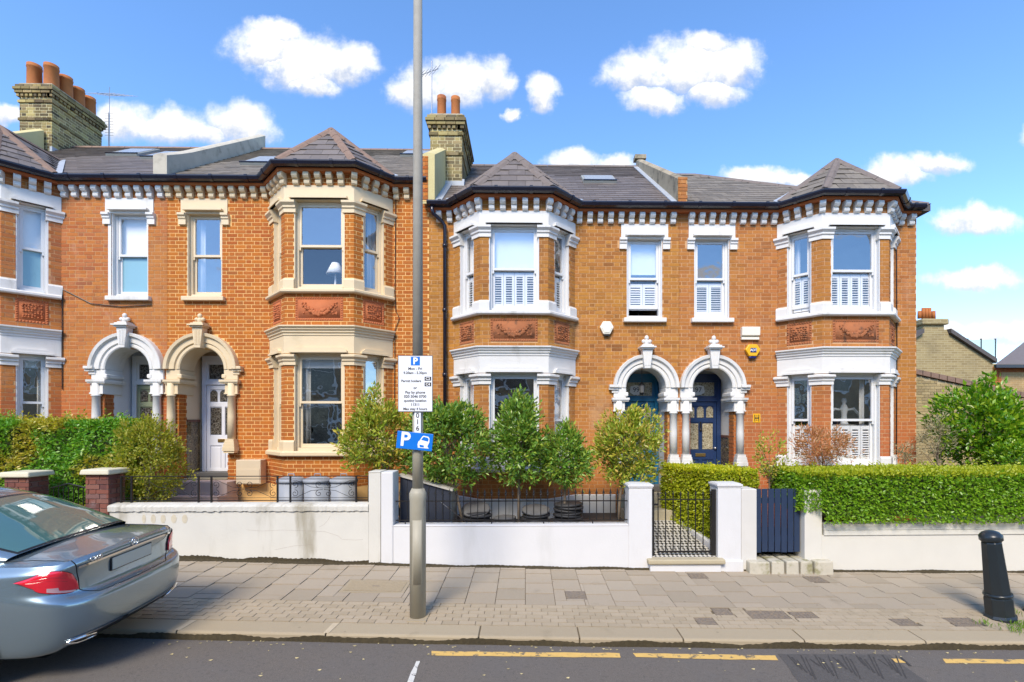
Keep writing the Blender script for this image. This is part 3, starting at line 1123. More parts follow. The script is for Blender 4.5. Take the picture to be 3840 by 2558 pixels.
    for sx in (-1, 1):
        for s in (0.2, 0.41, 0.62):
            q = along(0, s) if sx < 0 else along(2, L - s)
            corbel(q, -side if sx < 0 else side)
        q = P1 if sx < 0 else P2
        corbel(q, (-side if sx < 0 else side) / 2)
    for i in range(5):
        corbel((c + (i - 2) * 0.213, YF - BD), 0)
    step = 0.212
    x = P0.x - 0.09
    while x > x0 + 0.06:
        corbel((x, YF), 0)
        x -= step
    x = P3.x + 0.09
    while x < x1 - 0.04:
        corbel((x, YF), 0)
        x += step
    # ---- porch
    sg = st
    arch = MB()
    prof = [(ar, 0.42), (ar, -0.045), (ar + 0.02, -0.06), (ar + 0.06, -0.06), (ar + 0.075, -0.045), (ar + 0.09, -0.045), (ar + 0.10, -0.075), (AR - 0.10, -0.075), (AR - 0.09, -0.10), (AR - 0.075, -0.125), (AR - 0.02, -0.135), (AR - 0.012, -0.12), (AR - 0.012, 0.02), (AR - 0.10, 0.02), (AR - 0.10, 0.42)]
    arch_sweep(arch, ac, YF, az, prof)
    po = arch.build('porch_arch', sg, house)
    for sx in (-1, 1):
        X = lambda a, b: (ac + sx * a, ac + sx * b) if sx > 0 else (ac - b, ac - a)
        zi0, zi1 = Z(2.842), az - 0.001
        imp = MB()
        a, b = X(ar - 0.005, AR - 0.02)
        imp.box(a, b, YF - 0.045, YF + 0.42, zi0, zi1)
        a, b = X(ar - 0.045, ar + 0.05)
        imp.box(a, b, YF - 0.06, YF + 0.40, zi0 + 0.03, zi0 + 0.115)
        imp.build('impost', sg, po, bev=0.02)
        if H['outer'] == sx:           # the hood returns level where the arch ends against the wall
            a, b = X(AR - 0.11, AR + 0.075)
            MB().box(a, b, YF - 0.125, YF + 0.02, az - 0.002, az + 0.055).box(a, b, YF - 0.09, YF + 0.02, az - 0.05, az - 0.002).box(*X(AR - 0.11, AR + 0.02), YF - 0.06, YF + 0.02, az - 0.11, az - 0.05).build('label_stop', sg, po, bev=0.008)
        cpz0, cpz1 = Z(2.564), Z(2.842)
        cap = MB()
        a, b = X(ar - 0.055, AR + (0.02 if H['outer'] == sx else -0.012))
        cap.box(a, b, YF - 0.125, YF + 0.42, cpz1 - 0.045, cpz1 - 0.002).box(a + 0.012, b - 0.012, YF - 0.105, YF + 0.42, cpz1 - 0.075, cpz1 - 0.045)
        a2, b2 = X(ar + 0.03, AR - 0.02)
        cap.box(a2, b2, YF - 0.06, YF + 0.42, cpz0 + 0.02, cpz1 - 0.075).box(a2 - 0.012, b2 + 0.012, YF - 0.075, YF + 0.42, cpz0, cpz0 + 0.028)
        capo = cap.build('capital', sg, house)
        cxp = ac + sx * 0.555 * AR / 0.68
        bz0, bz1 = Z(1.42), Z(1.69)
        MB().lathe([(0.076, bz1), (0.074, (bz1 + cpz0) / 2), (0.068, cpz0 - 0.05), (0.085, cpz0 - 0.04), (0.085, cpz0 - 0.022), (0.07, cpz0 - 0.015), (0.068, cpz1 - 0.07)], Matrix.Translation((cxp, YF - 0.055, 0)), 20).build('column', sg, house, True)
        bs = MB()
        for (w, za, zb_) in ((0.086, bz1 - 0.05, bz1), (0.098, bz1 - 0.10, bz1 - 0.05), (0.108, bz1 - 0.16, bz1 - 0.10), (0.118, bz0 + 0.04, bz1 - 0.16), (0.102, bz0, bz0 + 0.04)):
            bs.box(cxp - w, cxp + w, YF - 0.055 - w, YF + 0.01, za, zb_)
        bs.build('column_base', sg, house)
    # keystone with its trefoil finial
    ks = MB()
    kz0, kz1 = az + ar - 0.03, az + AR + 0.08
    ks.prism([(ac - 0.06, YF - 0.02, kz0), (ac + 0.06, YF - 0.02, kz0), (ac + 0.105, YF - 0.02, kz1), (ac - 0.105, YF - 0.02, kz1)], (0, -0.17, 0))
    ko = ks.build('keystone', sg, house, bev=0.01)
    fl = MB()
    for i in range(4):
        fl.box(ac - 0.054 + i * 0.03, ac - 0.036 + i * 0.03, YF - 0.197, YF - 0.188, kz0 + 0.06, kz1 - 0.06)
    fl.build('fluting', sg, ko)
    cp = MB()
    for (w, za, zb_) in ((0.125, kz1, kz1 + 0.03), (0.16, kz1 + 0.03, kz1 + 0.055), (0.12, kz1 + 0.055, kz1 + 0.085), (0.085, kz1 + 0.085, kz1 + 0.11)):
        cp.box(ac - w, ac + w, YF - 0.10 - w, YF - 0.002, za, zb_)
    cp.build('keystone_cap', sg, ko)
    fn = MB()
    zf = kz1 + 0.11
    fn.ball((ac, YF - 0.1, zf + 0.045), (0.05, 0.045, 0.06), 10, 8).ball((ac - 0.062, YF - 0.1, zf + 0.06), (0.042, 0.04, 0.04), 10, 8).ball((ac + 0.062, YF - 0.1, zf + 0.06), (0.042, 0.04, 0.04), 10, 8).ball((ac, YF - 0.1, zf + 0.13), (0.045, 0.042, 0.052), 10, 8)
    fn.build('finial', sg, ko, True)
    # porch lining, floor and door
    pl = MB()
    for sx in (-1, 1):
        a, b = (ac + jw, ac + jw + 0.05) if sx > 0 else (ac - jw - 0.05, ac - jw)
        pl.box(a, b, YF + 0.245, YD + 0.1, zfl - 0.1, az + ar + 0.1)
    pl.box(ac - jw, ac + jw, YF + 0.43, YD + 0.1, az + ar + 0.02, az + ar + 0.1)
    pl.box(ac - jw - 0.05, ac + jw + 0.05, YD + 0.1, YD + 0.14, zfl - 0.1, az + ar + 0.1)
    pl.build('porch_lining', H['porch'], house)
    jb = []
    for sx in (-1, 1):                 # brick returns of the porch
        Mj = frame((ac - jw, YF, 0), (0, 1)) if sx < 0 else frame((ac + jw, YF + 0.24, 0), (0, -1))
        if sx < 0:
            Mj = frame((ac - jw, YF + 0.0, 0), (0, 1))
        brick_courses(Mj, 0.24, zfl, Z(2.56), [], zb0, ms, jb, 1, 0.02, 0.012)
    lay(jb, 'brick', bk, wall, 0, 'jamb_brickwork')
    MB().box(ac - jw, ac + jw, YF - 0.05, YD + 0.1, zfl - 0.12, zfl).build('threshold', 'step_stone', house)
    if H.get('dado'):
        for sx in H['dado']:
            a, b = (ac + jw - 0.014, ac + jw - 0.001) if sx > 0 else (ac - jw + 0.001, ac - jw + 0.014)
            MB().box(a, b, YF + 0.25, YD, zfl, Z(2.02)).build('dado_tiling', 'dado_tile', house)
            MB().box(a - 0.01 if sx > 0 else a, b if sx > 0 else b + 0.01, YF + 0.25, YD, Z(2.02), Z(2.07)).build('dado_rail', 'dado_rail', house)
    make_door(H, house, ac, zfl, Z)
    # ---- interior: dark rooms behind the glass
    ro = MB()
    za, zm, zc_ = Z(1.0), Z(4.15), Z(6.45)
    ro.box(x0 + 0.22, x1 - 0.22, 12.9, 13.0, za, zc_).box(x0 + 0.22, x1 - 0.22, YF + 0.25, 13.0, zm, zm + 0.12)
    ro.box(x0 + 0.22, x1 - 0.22, YF + 0.25, 13.0, za - 0.1, za).box(x0 + 0.22, x1 - 0.22, YF + 0.25, 13.0, zc_, zc_ + 0.08)
    ro.box(P0.x - 0.1 if ac > c else P3.x + 0.0, (P0.x if ac > c else P3.x + 0.1), YF + 0.25, 12.9, zm + 0.12, zc_)
    for (p, q) in ((za - 0.1, za), (Z(3.4), Z(3.8)), (zm, zm + 0.12), (zc_ - 0.05, zc_)):
        ro.prism([(P0.x + 0.25, YF + 0.25, p), (P1.x + 0.12, YF - BD + 0.25, p), (P2.x - 0.12, YF - BD + 0.25, p), (P3.x - 0.25, YF + 0.25, p)], (0, 0, q - p))
    ro.build('interior', 'room_dark', house)
    # ---- roof
    make_roof(H, house, gz, k)
    return house


def make_roof(H, house, gz, k):
    x0, x1, c = H['x0'], H['x1'], H['bay']
    ez, ye = gz + 0.10, YF - 0.17
    yr, zr_ = H['ridge']
    tan = (zr_ - ez) / (yr - ye)
    sl = math.hypot(yr - ye, zr_ - ez)
    vdir = Vector((0, yr - ye, zr_ - ez)).normalized()
    A = H['apex']                       # apex of the bay roof: (y, z)
    ap = Vector((c, A[0], A[1]))
    yv = ye + (A[1] - ez) / tan         # where the bay's ridge runs into the main slope
    RP = Vector((c, yv, A[1]))
    o = 0.19
    P0, P1, P2, P3 = Vector((c - HE, YF)), Vector((c - HF, YF - BD)), Vector((c + HF, YF - BD)), Vector((c + HE, YF))
    d1 = (P1 - P0).normalized()
    nl, nf = Vector((d1.y, -d1.x)), Vector((0, -1))
    m1 = (nl + nf) / ((nl + nf).length_squared / 2)
    m2 = Vector((-m1.x, m1.y))
    E1, E2 = P1 + m1 * o, P2 + m2 * o
    sh = o / nl.dot(Vector((-1, 0))) if abs(nl.x) > 1e-6 else o
    m0 = (nl + nf) / ((nl + nf).length_squared / 2)
    E0, E3 = P0 + m0 * o, P3 + Vector((-m0.x, m0.y)) * o
    V = lambda q: Vector((q.x, q.y, ez))
    e0, e1, e2, e3 = V(E0), V(E1), V(E2), V(E3)
    bed = MB()
    hip = H.get('hip')                  # (x, y, z) of the ridge end when the roof is hipped
    up = Vector((0, 0, 1))
    xr = hip[0] if hip else x1
    main_poly3 = [Vector((x0, ye, ez)), Vector((x1 + (0.16 if hip else 0), ye, ez)), Vector((xr, yr, zr_)), Vector((x0, yr, zr_))]
    bed.prism(main_poly3, (0, 0, -0.12))
    bed.prism([Vector((x0, yr, zr_)), Vector((xr, yr, zr_)), Vector((x1, 2 * yr - ye, ez)), Vector((x0, 2 * yr - ye, ez))], (0, 0, -0.12))
    if hip:
        bed.prism([Vector((x1 + 0.16, ye, ez)), Vector((x1 + 0.16, 2 * yr - ye, ez)), Vector((xr, yr, zr_))], (0, 0, -0.12))
    tri = [([e0, e1, ap], 'l'), ([e1, e2, ap], 'f'), ([e2, e3, ap], 'r'), ([e0, ap, RP], 'vl'), ([e3, RP, ap], 'vr')]
    for (t, _) in tri:
        bed.prism(t, (0, 0, -0.1))
    roof = bed.build('roof', 'slate_bed', house)
    pieces = []

    def under_bay(p):
        X = x0 + p[0]
        zz = ez + (p[1] / sl) * (zr_ - ez)
        if zz >= A[1]:
            return False
        t = (zz - ez) / (A[1] - ez)
        half = (e3.x - c) * (1 - t) - 0.1
        return abs(X - c) < half
    mp = [(0, 0), (x1 - x0 + (0.16 if hip else 0), 0), (xr - x0, sl), (0, sl)]
    tile_face((x0, ye, ez), (1, 0, 0), vdir, mp, 'slate', H['slate'], pieces, 0.2, 0.3, seed=int(c * 10) + 90, skip=under_bay)
    for (t, nm) in tri:
        if nm[0] == 'v':              # slope beside the bay's ridge, down to the valley: courses run level
            a, b, q = t
            u = Vector((0, 1, 0))
            n = (b - a).cross(q - a).normalized()
            v = n.cross(u)
            v = v if v.z > 0 else -v
            tile_face(a, u, v, [(0, 0), ((b - a).dot(u), (b - a).dot(v)), ((q - a).dot(u), (q - a).dot(v))], 'slate', H['slate_bay'], H.setdefault('_bp', []), 0.21, 0.32, seed=3)
            continue
        a, b, q = t
        u = (b - a).normalized()
        n = u.cross(q - a).normalized()
        v = n.cross(u)
        if v.z < 0:
            v = -v
        tile_face(a, u, v, [(0, 0), ((b - a).dot(u), 0), ((q - a).dot(u), (q - a).dot(v))], 'slate', H['slate_bay'], H.setdefault('_bp', []), 0.21, 0.32, seed=int(c * 7) + len(nm) + ord(nm))
    bp = H.pop('_bp')
    lay(bp, 'slate', H['slate_bay'], roof, 300)
    if hip:
        a, b, q = Vector((x1 + 0.16, ye, ez)), Vector((x1 + 0.16, 2 * yr - ye, ez)), Vector((xr, yr, zr_))
        u = (b - a).normalized()
        n = u.cross(q - a).normalized()
        v = n.cross(u)
        tile_face(a, u, v if v.z > 0 else -v, [(0, 0), ((b - a).dot(u), 0), ((q - a).dot(u), (q - a).dot(v if v.z > 0 else -v))], 'slate', H['slate'], pieces, 0.2, 0.3, seed=5)
    lay(pieces, 'slate', H['slate'], roof, max(0, 300 - len(bp)), 'slating')
    # ridge and hip tiles, laid one by one
    rt = H['ridge_mat']

    def ridge_run(a, b, name, r=0.085, ln=0.42, lift=0.03):
        a, b = Vector(a) + up * lift, Vector(b) + up * lift
        d = (b - a)
        n = max(1, round(d.length / ln))
        d.normalize()
        sd = d.cross(up).normalized()
        nn = sd.cross(d)
        tot = (b - a).length
        for i in range(n):
            p, q = a + d * (tot * i / n + 0.004), a + d * (tot * (i + 1) / n - 0.004)
            mb = MB()
            ring = [(-r * 1.25, -r * 0.75), (-r * 0.75, 0.0), (0, r * 0.42), (r * 0.75, 0.0), (r * 1.25, -r * 0.75), (r * 0.7, -r * 0.5), (0, -r * 0.1), (-r * 0.7, -r * 0.5)]
            sc2 = 1.0 + 0.04 * (i % 2)
            vs = [p + sd * (x * sc2) + nn * (y * sc2) for (x, y) in ring] + [q + sd * (x * sc2) + nn * (y * sc2) for (x, y) in ring]
            kk = len(ring)
            fs = [(j, (j + 1) % kk, kk + (j + 1) % kk, kk + j) for j in range(kk)] + [tuple(range(kk - 1, -1, -1)), tuple(range(kk, 2 * kk))]
            mb.add(vs, fs).build(name, rt, roof)
    ridge_run((x0, yr, zr_), (xr, yr, zr_), 'ridge_tile', 0.08)
    if hip:
        ridge_run((x1 + 0.14, ye + 0.02, ez), (xr, yr, zr_), 'hip_tile', 0.08)
    for e in (e1, e2, e0, e3):
        ridge_run(e, ap, 'hip_tile', 0.075)
    ridge_run(ap, RP, 'ridge_tile', 0.075)
    for (a, b) in ((e0, RP), (e3, RP)):
        d = (b - a).normalized()
        s2 = d.cross(Vector((0, -vdir.z, vdir.y))).normalized() * 0.09
        MB().prism([a - s2 + up * 0.03, a + s2 + up * 0.03, b + s2 + up * 0.03, b - s2 + up * 0.03], (0, 0, 0.012)).build('valley_lead', 'lead', roof)
    H['_roof'] = (ye, ez, yr, zr_)
    for (sx_, t0, w, h) in H.get('rooflights', []):
        a = Vector((sx_, ye, ez)) + vdir * (t0 * sl)
        nrm = Vector((0, -vdir.z, vdir.y))
        rl = MB()
        Mx = Matrix.Identity(4)
        for i in range(3):
            Mx[i][0], Mx[i][1], Mx[i][2], Mx[i][3] = (1, 0, 0)[i], vdir[i], nrm[i], a[i]
        rl.box(0, w, 0, h, 0.0, 0.075, Mx)
        ro_ = rl.build('rooflight', 'rooflight_frame', house, bev=0.01)
        MB().box(0.05, w - 0.05, 0.06, h - 0.05, 0.078, 0.086, Mx).build('pane', 'glass_sky', ro_)
        MB().box(0.0, w, 0.0, 0.055, 0.076, 0.10, Mx).build('frame_cover', 'gutter_black', ro_)


def make_door(H, house, ac, zfl, Z):
    dm = H['door']
    fr = MB()
    fw = H.get('door_half', 0.44)
    dw = fw - 0.085
    zt_, zl = Z(3.40), Z(2.80)
    y = YD
    fr.box(ac - fw, ac - dw, y, y + 0.09, zfl, zt_).box(ac + dw, ac + fw, y, y + 0.09, zfl, zt_)
    fr.box(ac - dw, ac + dw, y, y + 0.09, zt_ - 0.14, zt_).box(ac - dw, ac + dw, y - 0.01, y + 0.09, zl, zl + 0.075)
    f = fr.build('door_frame', H.get('door_frame', dm), house)
    MB().box(ac - dw, ac + dw, y + 0.04, y + 0.05, zl + 0.075, zt_ - 0.14).build('fanlight', H['fan'], f)
    fb = MB()
    for (a, b, p, q) in ((-dw, -dw + 0.05, zl + 0.075, zt_ - 0.14), (dw - 0.05, dw, zl + 0.075, zt_ - 0.14), (-dw + 0.05, dw - 0.05, zl + 0.075, zl + 0.12), (-dw + 0.05, dw - 0.05, zt_ - 0.185, zt_ - 0.14)):
        fb.box(ac + a, ac + b, y + 0.015, y + 0.06, p, q)
    fb.build('fanlight_bars', H.get('door_frame', dm), f)
    lf = MB().box(ac - dw + 0.004, ac + dw - 0.004, y + 0.04, y + 0.08, zfl + 0.01, zl - 0.004)
    lw = 2 * dw
    # stiles and rails stand proud of the panels
    yy0, yy1 = y + 0.022, y + 0.041
    rails = [(Z(2.70), zl - 0.004), (Z(2.34), Z(2.43)), (Z(1.53), Z(1.74)), (zfl + 0.01, zfl + 0.16)]
    for (p, q) in rails:
        lf.box(ac - dw + 0.004, ac + dw - 0.004, yy0, yy1, p, q)
    for xx in (-dw + 0.004, dw - 0.074):
        lf.box(ac + xx, ac + xx + 0.07, yy0 - 0.001, yy1, zfl + 0.01, zl - 0.004)
    lf.box(ac - 0.035, ac + 0.035, yy0 - 0.0005, yy1, zfl + 0.01, Z(2.34))
    door = lf.build('door', dm, house, bev=0.004)
    for i in (-1, 0, 1):
        px_ = ac + i * lw * 0.29
        w = lw * 0.105
        zz0, zz1 = Z(2.45), Z(2.62)
        pts = [(px_ - w, y + 0.03, zz0), (px_ + w, y + 0.03, zz0), (px_ + w, y + 0.03, zz1)] + [(px_ + w * math.cos(t), y + 0.03, zz1 + w * 0.95 * math.sin(t)) for t in [math.pi * j / 8 for j in range(1, 8)]] + [(px_ - w, y + 0.03, zz1)]
        MB().prism(pts, (0, 0.008, 0)).build('door_pane', H['lead'], door)
    for sx in (-1, 1):
        a, b = (ac + 0.045, ac + dw - 0.084) if sx > 0 else (ac - dw + 0.084, ac - 0.045)
        MB().box(a, b, y + 0.03, y + 0.038, Z(1.76), Z(2.32)).build('door_pane', H['lead'], door)
        MB().box(a + 0.01, b - 0.01, y + 0.028, y + 0.042, Z(1.05), Z(1.5)).build('door_panel', dm, door, bev=0.01)
    MB().box(ac - 0.11, ac + 0.11, y + 0.008, y + 0.024, Z(1.60), Z(1.67)).build('letterbox', 'brass', door, bev=0.004)
    hx = ac + dw - 0.04
    MB().ball((hx, y, Z(1.78)), 0.03, 10, 6).lathe([(0.012, 0), (0.012, 0.04)], Matrix.Translation((hx, y + 0.03, Z(1.78))) @ Matrix.Rotation(R(90), 4, 'X'), 8).build('door_handle', 'steel', door, True)
    if H.get('knocker'):
        MB().box(ac - 0.02, ac + 0.02, y + 0.005, y + 0.022, Z(2.16), Z(2.36)).ball((ac, y, Z(2.18)), (0.028, 0.02, 0.03), 8, 6).build('door_knocker', 'iron_black', door)
    if H.get('number'):
        s, (nx, nz), sz, mt, back = H['number']
        if back:
            MB().prism([(ac + nx + back * q[0], y + 0.036, nz + back * q[1]) for q in ((-1, -.35), (-.4, -.75), (.4, -.75), (1, -.35), (.85, .6), (0, .8), (-.85, .6))], (0, 0.003, 0)).build('number_plate', 'stucco_white', f)
        text_mesh('house_number', s, sz, mt, facing((ac + nx, y + (0.033 if back else 0.017), nz)), f)


plain('step_stone', (0.42, 0.36, 0.24), 0.85, 0.12, 5, 0.3, 40, dirt=(0.26, 0.22, 0.15), dirt_scale=3)
plain('dado_rail', (0.14, 0.055, 0.03), 0.4, 0.1)
leaded_mat('dado_tile', (0.16, 0.11, 0.05), (0.30, 0.24, 0.12), (0.05, 0.035, 0.02))
plain('rooflight_frame', (0.30, 0.30, 0.27), 0.5, 0.1)
plain('glass_sky', (0.40, 0.38, 0.33), 0.25, 0.1, 2, coat=0.4)
Zr = lambda z: z
UPB = dict(blind=0.98)
GROUP = 'terraced houses with bay windows and arched porches'
K2, Z2 = 1.029, 1.997
blk = dict(blind=0.5)
frost = dict(blind=0.985, glass='glass_clear')
houses = [
    dict(x0=-12.40, x1=-7.208, bay=-10.53, arch=-7.968, AR=0.735, win=(-8.31, -7.585), outer=-1, k=K2, zr=Z2, ground=0.45, floor=1.2,
         stucco='stucco_white', paint='paint_white', brick='brick_h1', mortar='mortar_h1', joint=0.012, terra='terracotta', reveal=True, porch='porch_grey',
         door='paint_sage', door_frame='paint_white', fan='leaded_dark', lead='leaded_dark', slate='slate', slate_bay='slate', ridge_mat='ridge_tile', ridge=(13.6, 9.69), apex=(10.2, 8.25),
         rooflights=[(-10.1, 0.62, 0.75, 0.95), (-8.95, 0.5, 0.8, 1.0), (-8.1, 0.3, 0.85, 0.9)],
         styles=dict(up=[frost, frost, dict(blind=0.985, glass='glass_clear', glass_low='frosted')], low=[dict(glass='glass_low'), dict(glass='glass_low'), dict(glass='glass_low', curtain=[(0.3, 0.42)], blind=0.12)], single=dict(blind=0.985, glass='glass_clear', glass_low='frosted')),
         label='worn orange brick terraced house with white trim, sage green door and frosted upper windows', group=GROUP),
    dict(x0=-7.204, x1=-1.955, bay=-3.92, arch=-6.489, AR=0.735, win=(-6.81, -6.11), outer=1, k=K2, zr=Z2, ground=0.45, floor=1.2, bay_brick_low=1.12, brick_low=1.12,
         stucco='stucco_cream', paint='paint_cream', brick='brick_h2', mortar='mortar_h2', joint=0.0128, terra='terracotta', reveal=False, porch='porch_cream', dado=(-1,),
         door='paint_door_white', fan='leaded_dark', lead='leaded_dark', slate='slate_worn', slate_bay='slate', ridge_mat='ridge_tile', ridge=(13.6, 9.69), apex=(10.2, 8.25), knocker=False,
         rooflights=[(-6.3, 0.32, 0.85, 1.0), (-5.6, 0.66, 0.8, 0.9), (-3.1, 0.68, 0.8, 0.8)], number=('101', (0.33, 2.63), 0.1, 'letter_black', 0),
         styles=dict(up=[dict(), dict(glass_low='glass_clear'), dict(curtain=[(0.22, 0.40)])], low=[dict(glass='glass_low'), dict(glass='glass_low', blind=0.13, curtain=[(0.06, 0.22)]), dict(glass='glass_low')], single=dict(curtain=[(0.05, 0.2), (0.6, 0.66)])),
         label='bright orange brick terraced house with cream trim, bold pale pointing and a white door', group=GROUP),
    dict(x0=-1.951, x1=3.145, bay=-0.215, arch=2.455, AR=0.68, win=(2.07, 2.80), outer=-1, k=1.0, zr=1.678, ground=0.1, floor=0.89,
         stucco='stucco_white', paint='paint_white', brick='brick_h3', mortar='mortar_h3', joint=0.0115, terra='terracotta_old', reveal=False, porch='stucco_white',
         door='paint_blue', fan='leaded_pale', lead='leaded_pale', slate='slate', slate_bay='slate', ridge_mat='ridge_tile_grey', ridge=(13.6, 9.29), apex=(10.2, 7.79), rooflights=[(1.35, 0.45, 0.78, 0.7)],
         number=('99', (-0.04, 3.05), 0.15, 'letter_black', 0.14),
         styles=dict(up=[dict(blind=0.47, shutter=0.46, panels=2, glass='glass_clear'), dict(blind=0.5, shutter=0.47, panels=4, shut_low=0.1, glass='glass'), dict(shutter=0.46, panels=2)],
                     low=[dict(blind=0.98), dict(glass='glass_low', shutter=0.44, panels=4), dict(blind=0.98)], single=dict(blind=0.42, shutter=0.45, panels=2, open=0.16, shut_low=0.2, tilt=0.85)),
         label='orange brick terraced house with white trim, teal blue door and small roof window', group=GROUP),
    dict(x0=3.149, x1=8.057, bay=6.395, arch=3.82, AR=0.68, win=(3.455, 4.18), outer=1, k=1.0, zr=1.678, ground=0.1, floor=0.89,
         stucco='stucco_white', paint='paint_white', brick='brick_h4', mortar='mortar_h4', joint=0.0115, terra='terracotta_old', reveal=False, porch='stucco_white', dado=(1,),
         door='paint_navy', fan='leaded_pale', lead='leaded_pale', slate='slate_worn', slate_bay='slate_worn', ridge_mat='ridge_tile_grey', ridge=(12.6, 8.58), hip=(4.25, 12.6, 8.58), apex=(10.2, 7.72), knocker=True,
         number=('97', (-0.04, 3.05), 0.15, 'letter_black', 0.14),
         styles=dict(up=[dict(shutter=0.47, panels=2, open=0.1, curtain=[(0.08, 0.16)]), dict(shutter=0.47, panels=4), dict(shutter=0.47, panels=2)],
                     low=[dict(glass='glass_low', shutter=0.44, panels=2), dict(glass='glass_low', shutter=0.44, panels=4, curtain=[(0.72, 0.84)]), dict(shutter=0.44, panels=2)], single=dict(shutter=0.46, panels=2)),
         label='end of terrace orange brick house with white trim, navy door and hipped roof', group=GROUP),
]
HO = [make_house(h) for h in houses]
# ---------------------------------------------------------------- ground, road, pavement, kerb
def G(x):
    """fall of the street toward the right"""
    if x < -9:
        return G(-9) - 0.0377 * (x + 9)
    if x > 9:
        return G(9) - 0.0053 * (x - 9)
    return -0.0215 * x + 0.0009 * x * x


YW, YK = 8.07, 5.70                 # garden walls, front of the kerb


def pave_z(x, y):
    return G(x) - 0.0485 * (YW - y)


def road_z(x, y):
    return G(x) - 0.118 - 0.088 + 0.02 * (YK - y)


def sheet(name, mat, xs, ys, zf, parent=None, kind='structure', thick=0.0):
    vs, fs = [], []
    for y in ys:
        for x in xs:
            vs.append((x, y, zf(x, y)))
    n = len(xs)
    for j in range(len(ys) - 1):
        for i in range(n - 1):
            fs.append((j * n + i, j * n + i + 1, (j + 1) * n + i + 1, (j + 1) * n + i))
    o = link_mesh(name, vs, fs, mat, parent)
    if parent is None:
        tag(o, kind=kind)
    return o


def asphalt_mat():
    m, N, b, out = material('asphalt')
    p = P(N)
    n1 = N.noise(p, 160, 4, 0.7)
    n2 = N.noise(p, 1.3, 5, 0.6)
    c = N.ramp(n1, [(0.3, (0.075, 0.064, 0.053)), (0.55, (0.145, 0.125, 0.105)), (0.75, (0.24, 0.21, 0.178))])
    c = N.mix(N.math('MULTIPLY', N.smooth(n2, 0.4, 0.7), 0.35), c, (0.12, 0.112, 0.105, 1))
    n3 = N.noise(p, 28, 4, 0.75)
    c = N.mix(N.math('MULTIPLY', N.smooth(n3, 0.5, 0.75), 0.5), c, (0.035, 0.034, 0.034, 1))
    sp = N.noise(p, 55, 2, 0.5)
    c = N.mix(N.smooth(sp, 0.74, 0.78), c, (0.34, 0.32, 0.28, 1))
    N.set(b, 'Base Color', c)
    b.inputs['Roughness'].default_value = 0.85
    bump(N, b, n1, 0.5, 0.006)


def stone_mat(name, cols, spot, scale=5.0, dirt_lo=0.55):
    m, N, b, out = material(name)
    p = P(N)
    rnd = N.math('FRACT', N.math('ADD', N.n('ShaderNodeNewGeometry').outputs['Random Per Island'], N.math('MULTIPLY', N.n('ShaderNodeObjectInfo').outputs['Random'], 7.13)))
    c = N.ramp(rnd, [(i / (len(cols) - 1), k) for i, k in enumerate(cols)])
    n = N.noise(p, scale, 6, 0.65)
    c = N.mix(N.math('MULTIPLY', N.smooth(n, dirt_lo, 0.78), 0.6), c, c4(spot))
    g = N.noise(p, 140, 3, 0.6)
    v = N.math('ADD', 0.84, N.math('MULTIPLY', g, 0.32))
    c = N.mix(1.0, c, N.n('ShaderNodeCombineColor', ins={0: v, 1: v, 2: v}).outputs[0], 'MULTIPLY')
    # flattened chewing gum and drips
    gum = N.n('ShaderNodeTexVoronoi')
    N.set(gum, 'Vector', p)
    gum.inputs['Scale'].default_value = 2.6
    c = N.mix(N.math('MULTIPLY', N.math('LESS_THAN', gum.outputs['Distance'], 0.045), 0.45), c, c4(tuple(s * 0.7 for s in spot)))
    N.set(b, 'Base Color', c)
    b.inputs['Roughness'].default_value = 0.88
    bump(N, b, N.noise(p, 55, 5, 0.7), 0.3, 0.006)


asphalt_mat()
stone_mat('paving_slab', [(0.324, 0.266, 0.194), (0.356, 0.293, 0.216), (0.302, 0.248, 0.178), (0.378, 0.315, 0.236)], (0.198, 0.162, 0.108), 2.2)
stone_mat('paver', [(0.351, 0.284, 0.194), (0.383, 0.31, 0.216), (0.324, 0.261, 0.176)], (0.225, 0.184, 0.117), 3.0)
stone_mat('kerb_stone', [(0.333, 0.27, 0.18), (0.36, 0.293, 0.194)], (0.234, 0.189, 0.117), 2.4)
plain('joint_pale', (0.46, 0.38, 0.26), 0.9, 0.2, 12, 0.3)
plain('joint_sand', (0.13, 0.10, 0.06), 0.95, 0.3, 14, 0.4)
plain('moss', (0.048, 0.036, 0.016), 0.95, 0.5, 30, 0.8, 60, dirt=(0.025, 0.02, 0.01), dirt_scale=14)
plain('soil', (0.07, 0.05, 0.032), 0.95, 0.3, 10, 0.7, 40)
plain('earth_far', (0.10, 0.09, 0.06), 0.95, 0.2, 0.5)
plain('road_yellow', (0.66, 0.42, 0.12), 0.8, 0.12, 12, 0.3, 120, dirt=(0.14, 0.12, 0.09), dirt_scale=11, dirt_lo=0.53, dirt_hi=0.63)
plain('road_white', (0.62, 0.60, 0.54), 0.8, 0.1, 12, 0.3, 120, dirt=(0.12, 0.11, 0.10), dirt_scale=12, dirt_lo=0.52, dirt_hi=0.6)
plain('cover_iron', (0.19, 0.155, 0.12), 0.7, 0.35, 30, 0.5, 120, dirt=(0.27, 0.205, 0.135), dirt_scale=26, dirt_lo=0.45, dirt_hi=0.7)
plain('cover_stone', (0.33, 0.26, 0.165), 0.9, 0.25, 40, 0.6, 120)
plain('patch_tar', (0.085, 0.077, 0.07), 0.85, 0.35, 40, 0.6, 90, dirt=(0.14, 0.125, 0.11), dirt_scale=8)
plain('groove_tar', (0.05, 0.046, 0.043), 0.85, 0.3, 20)

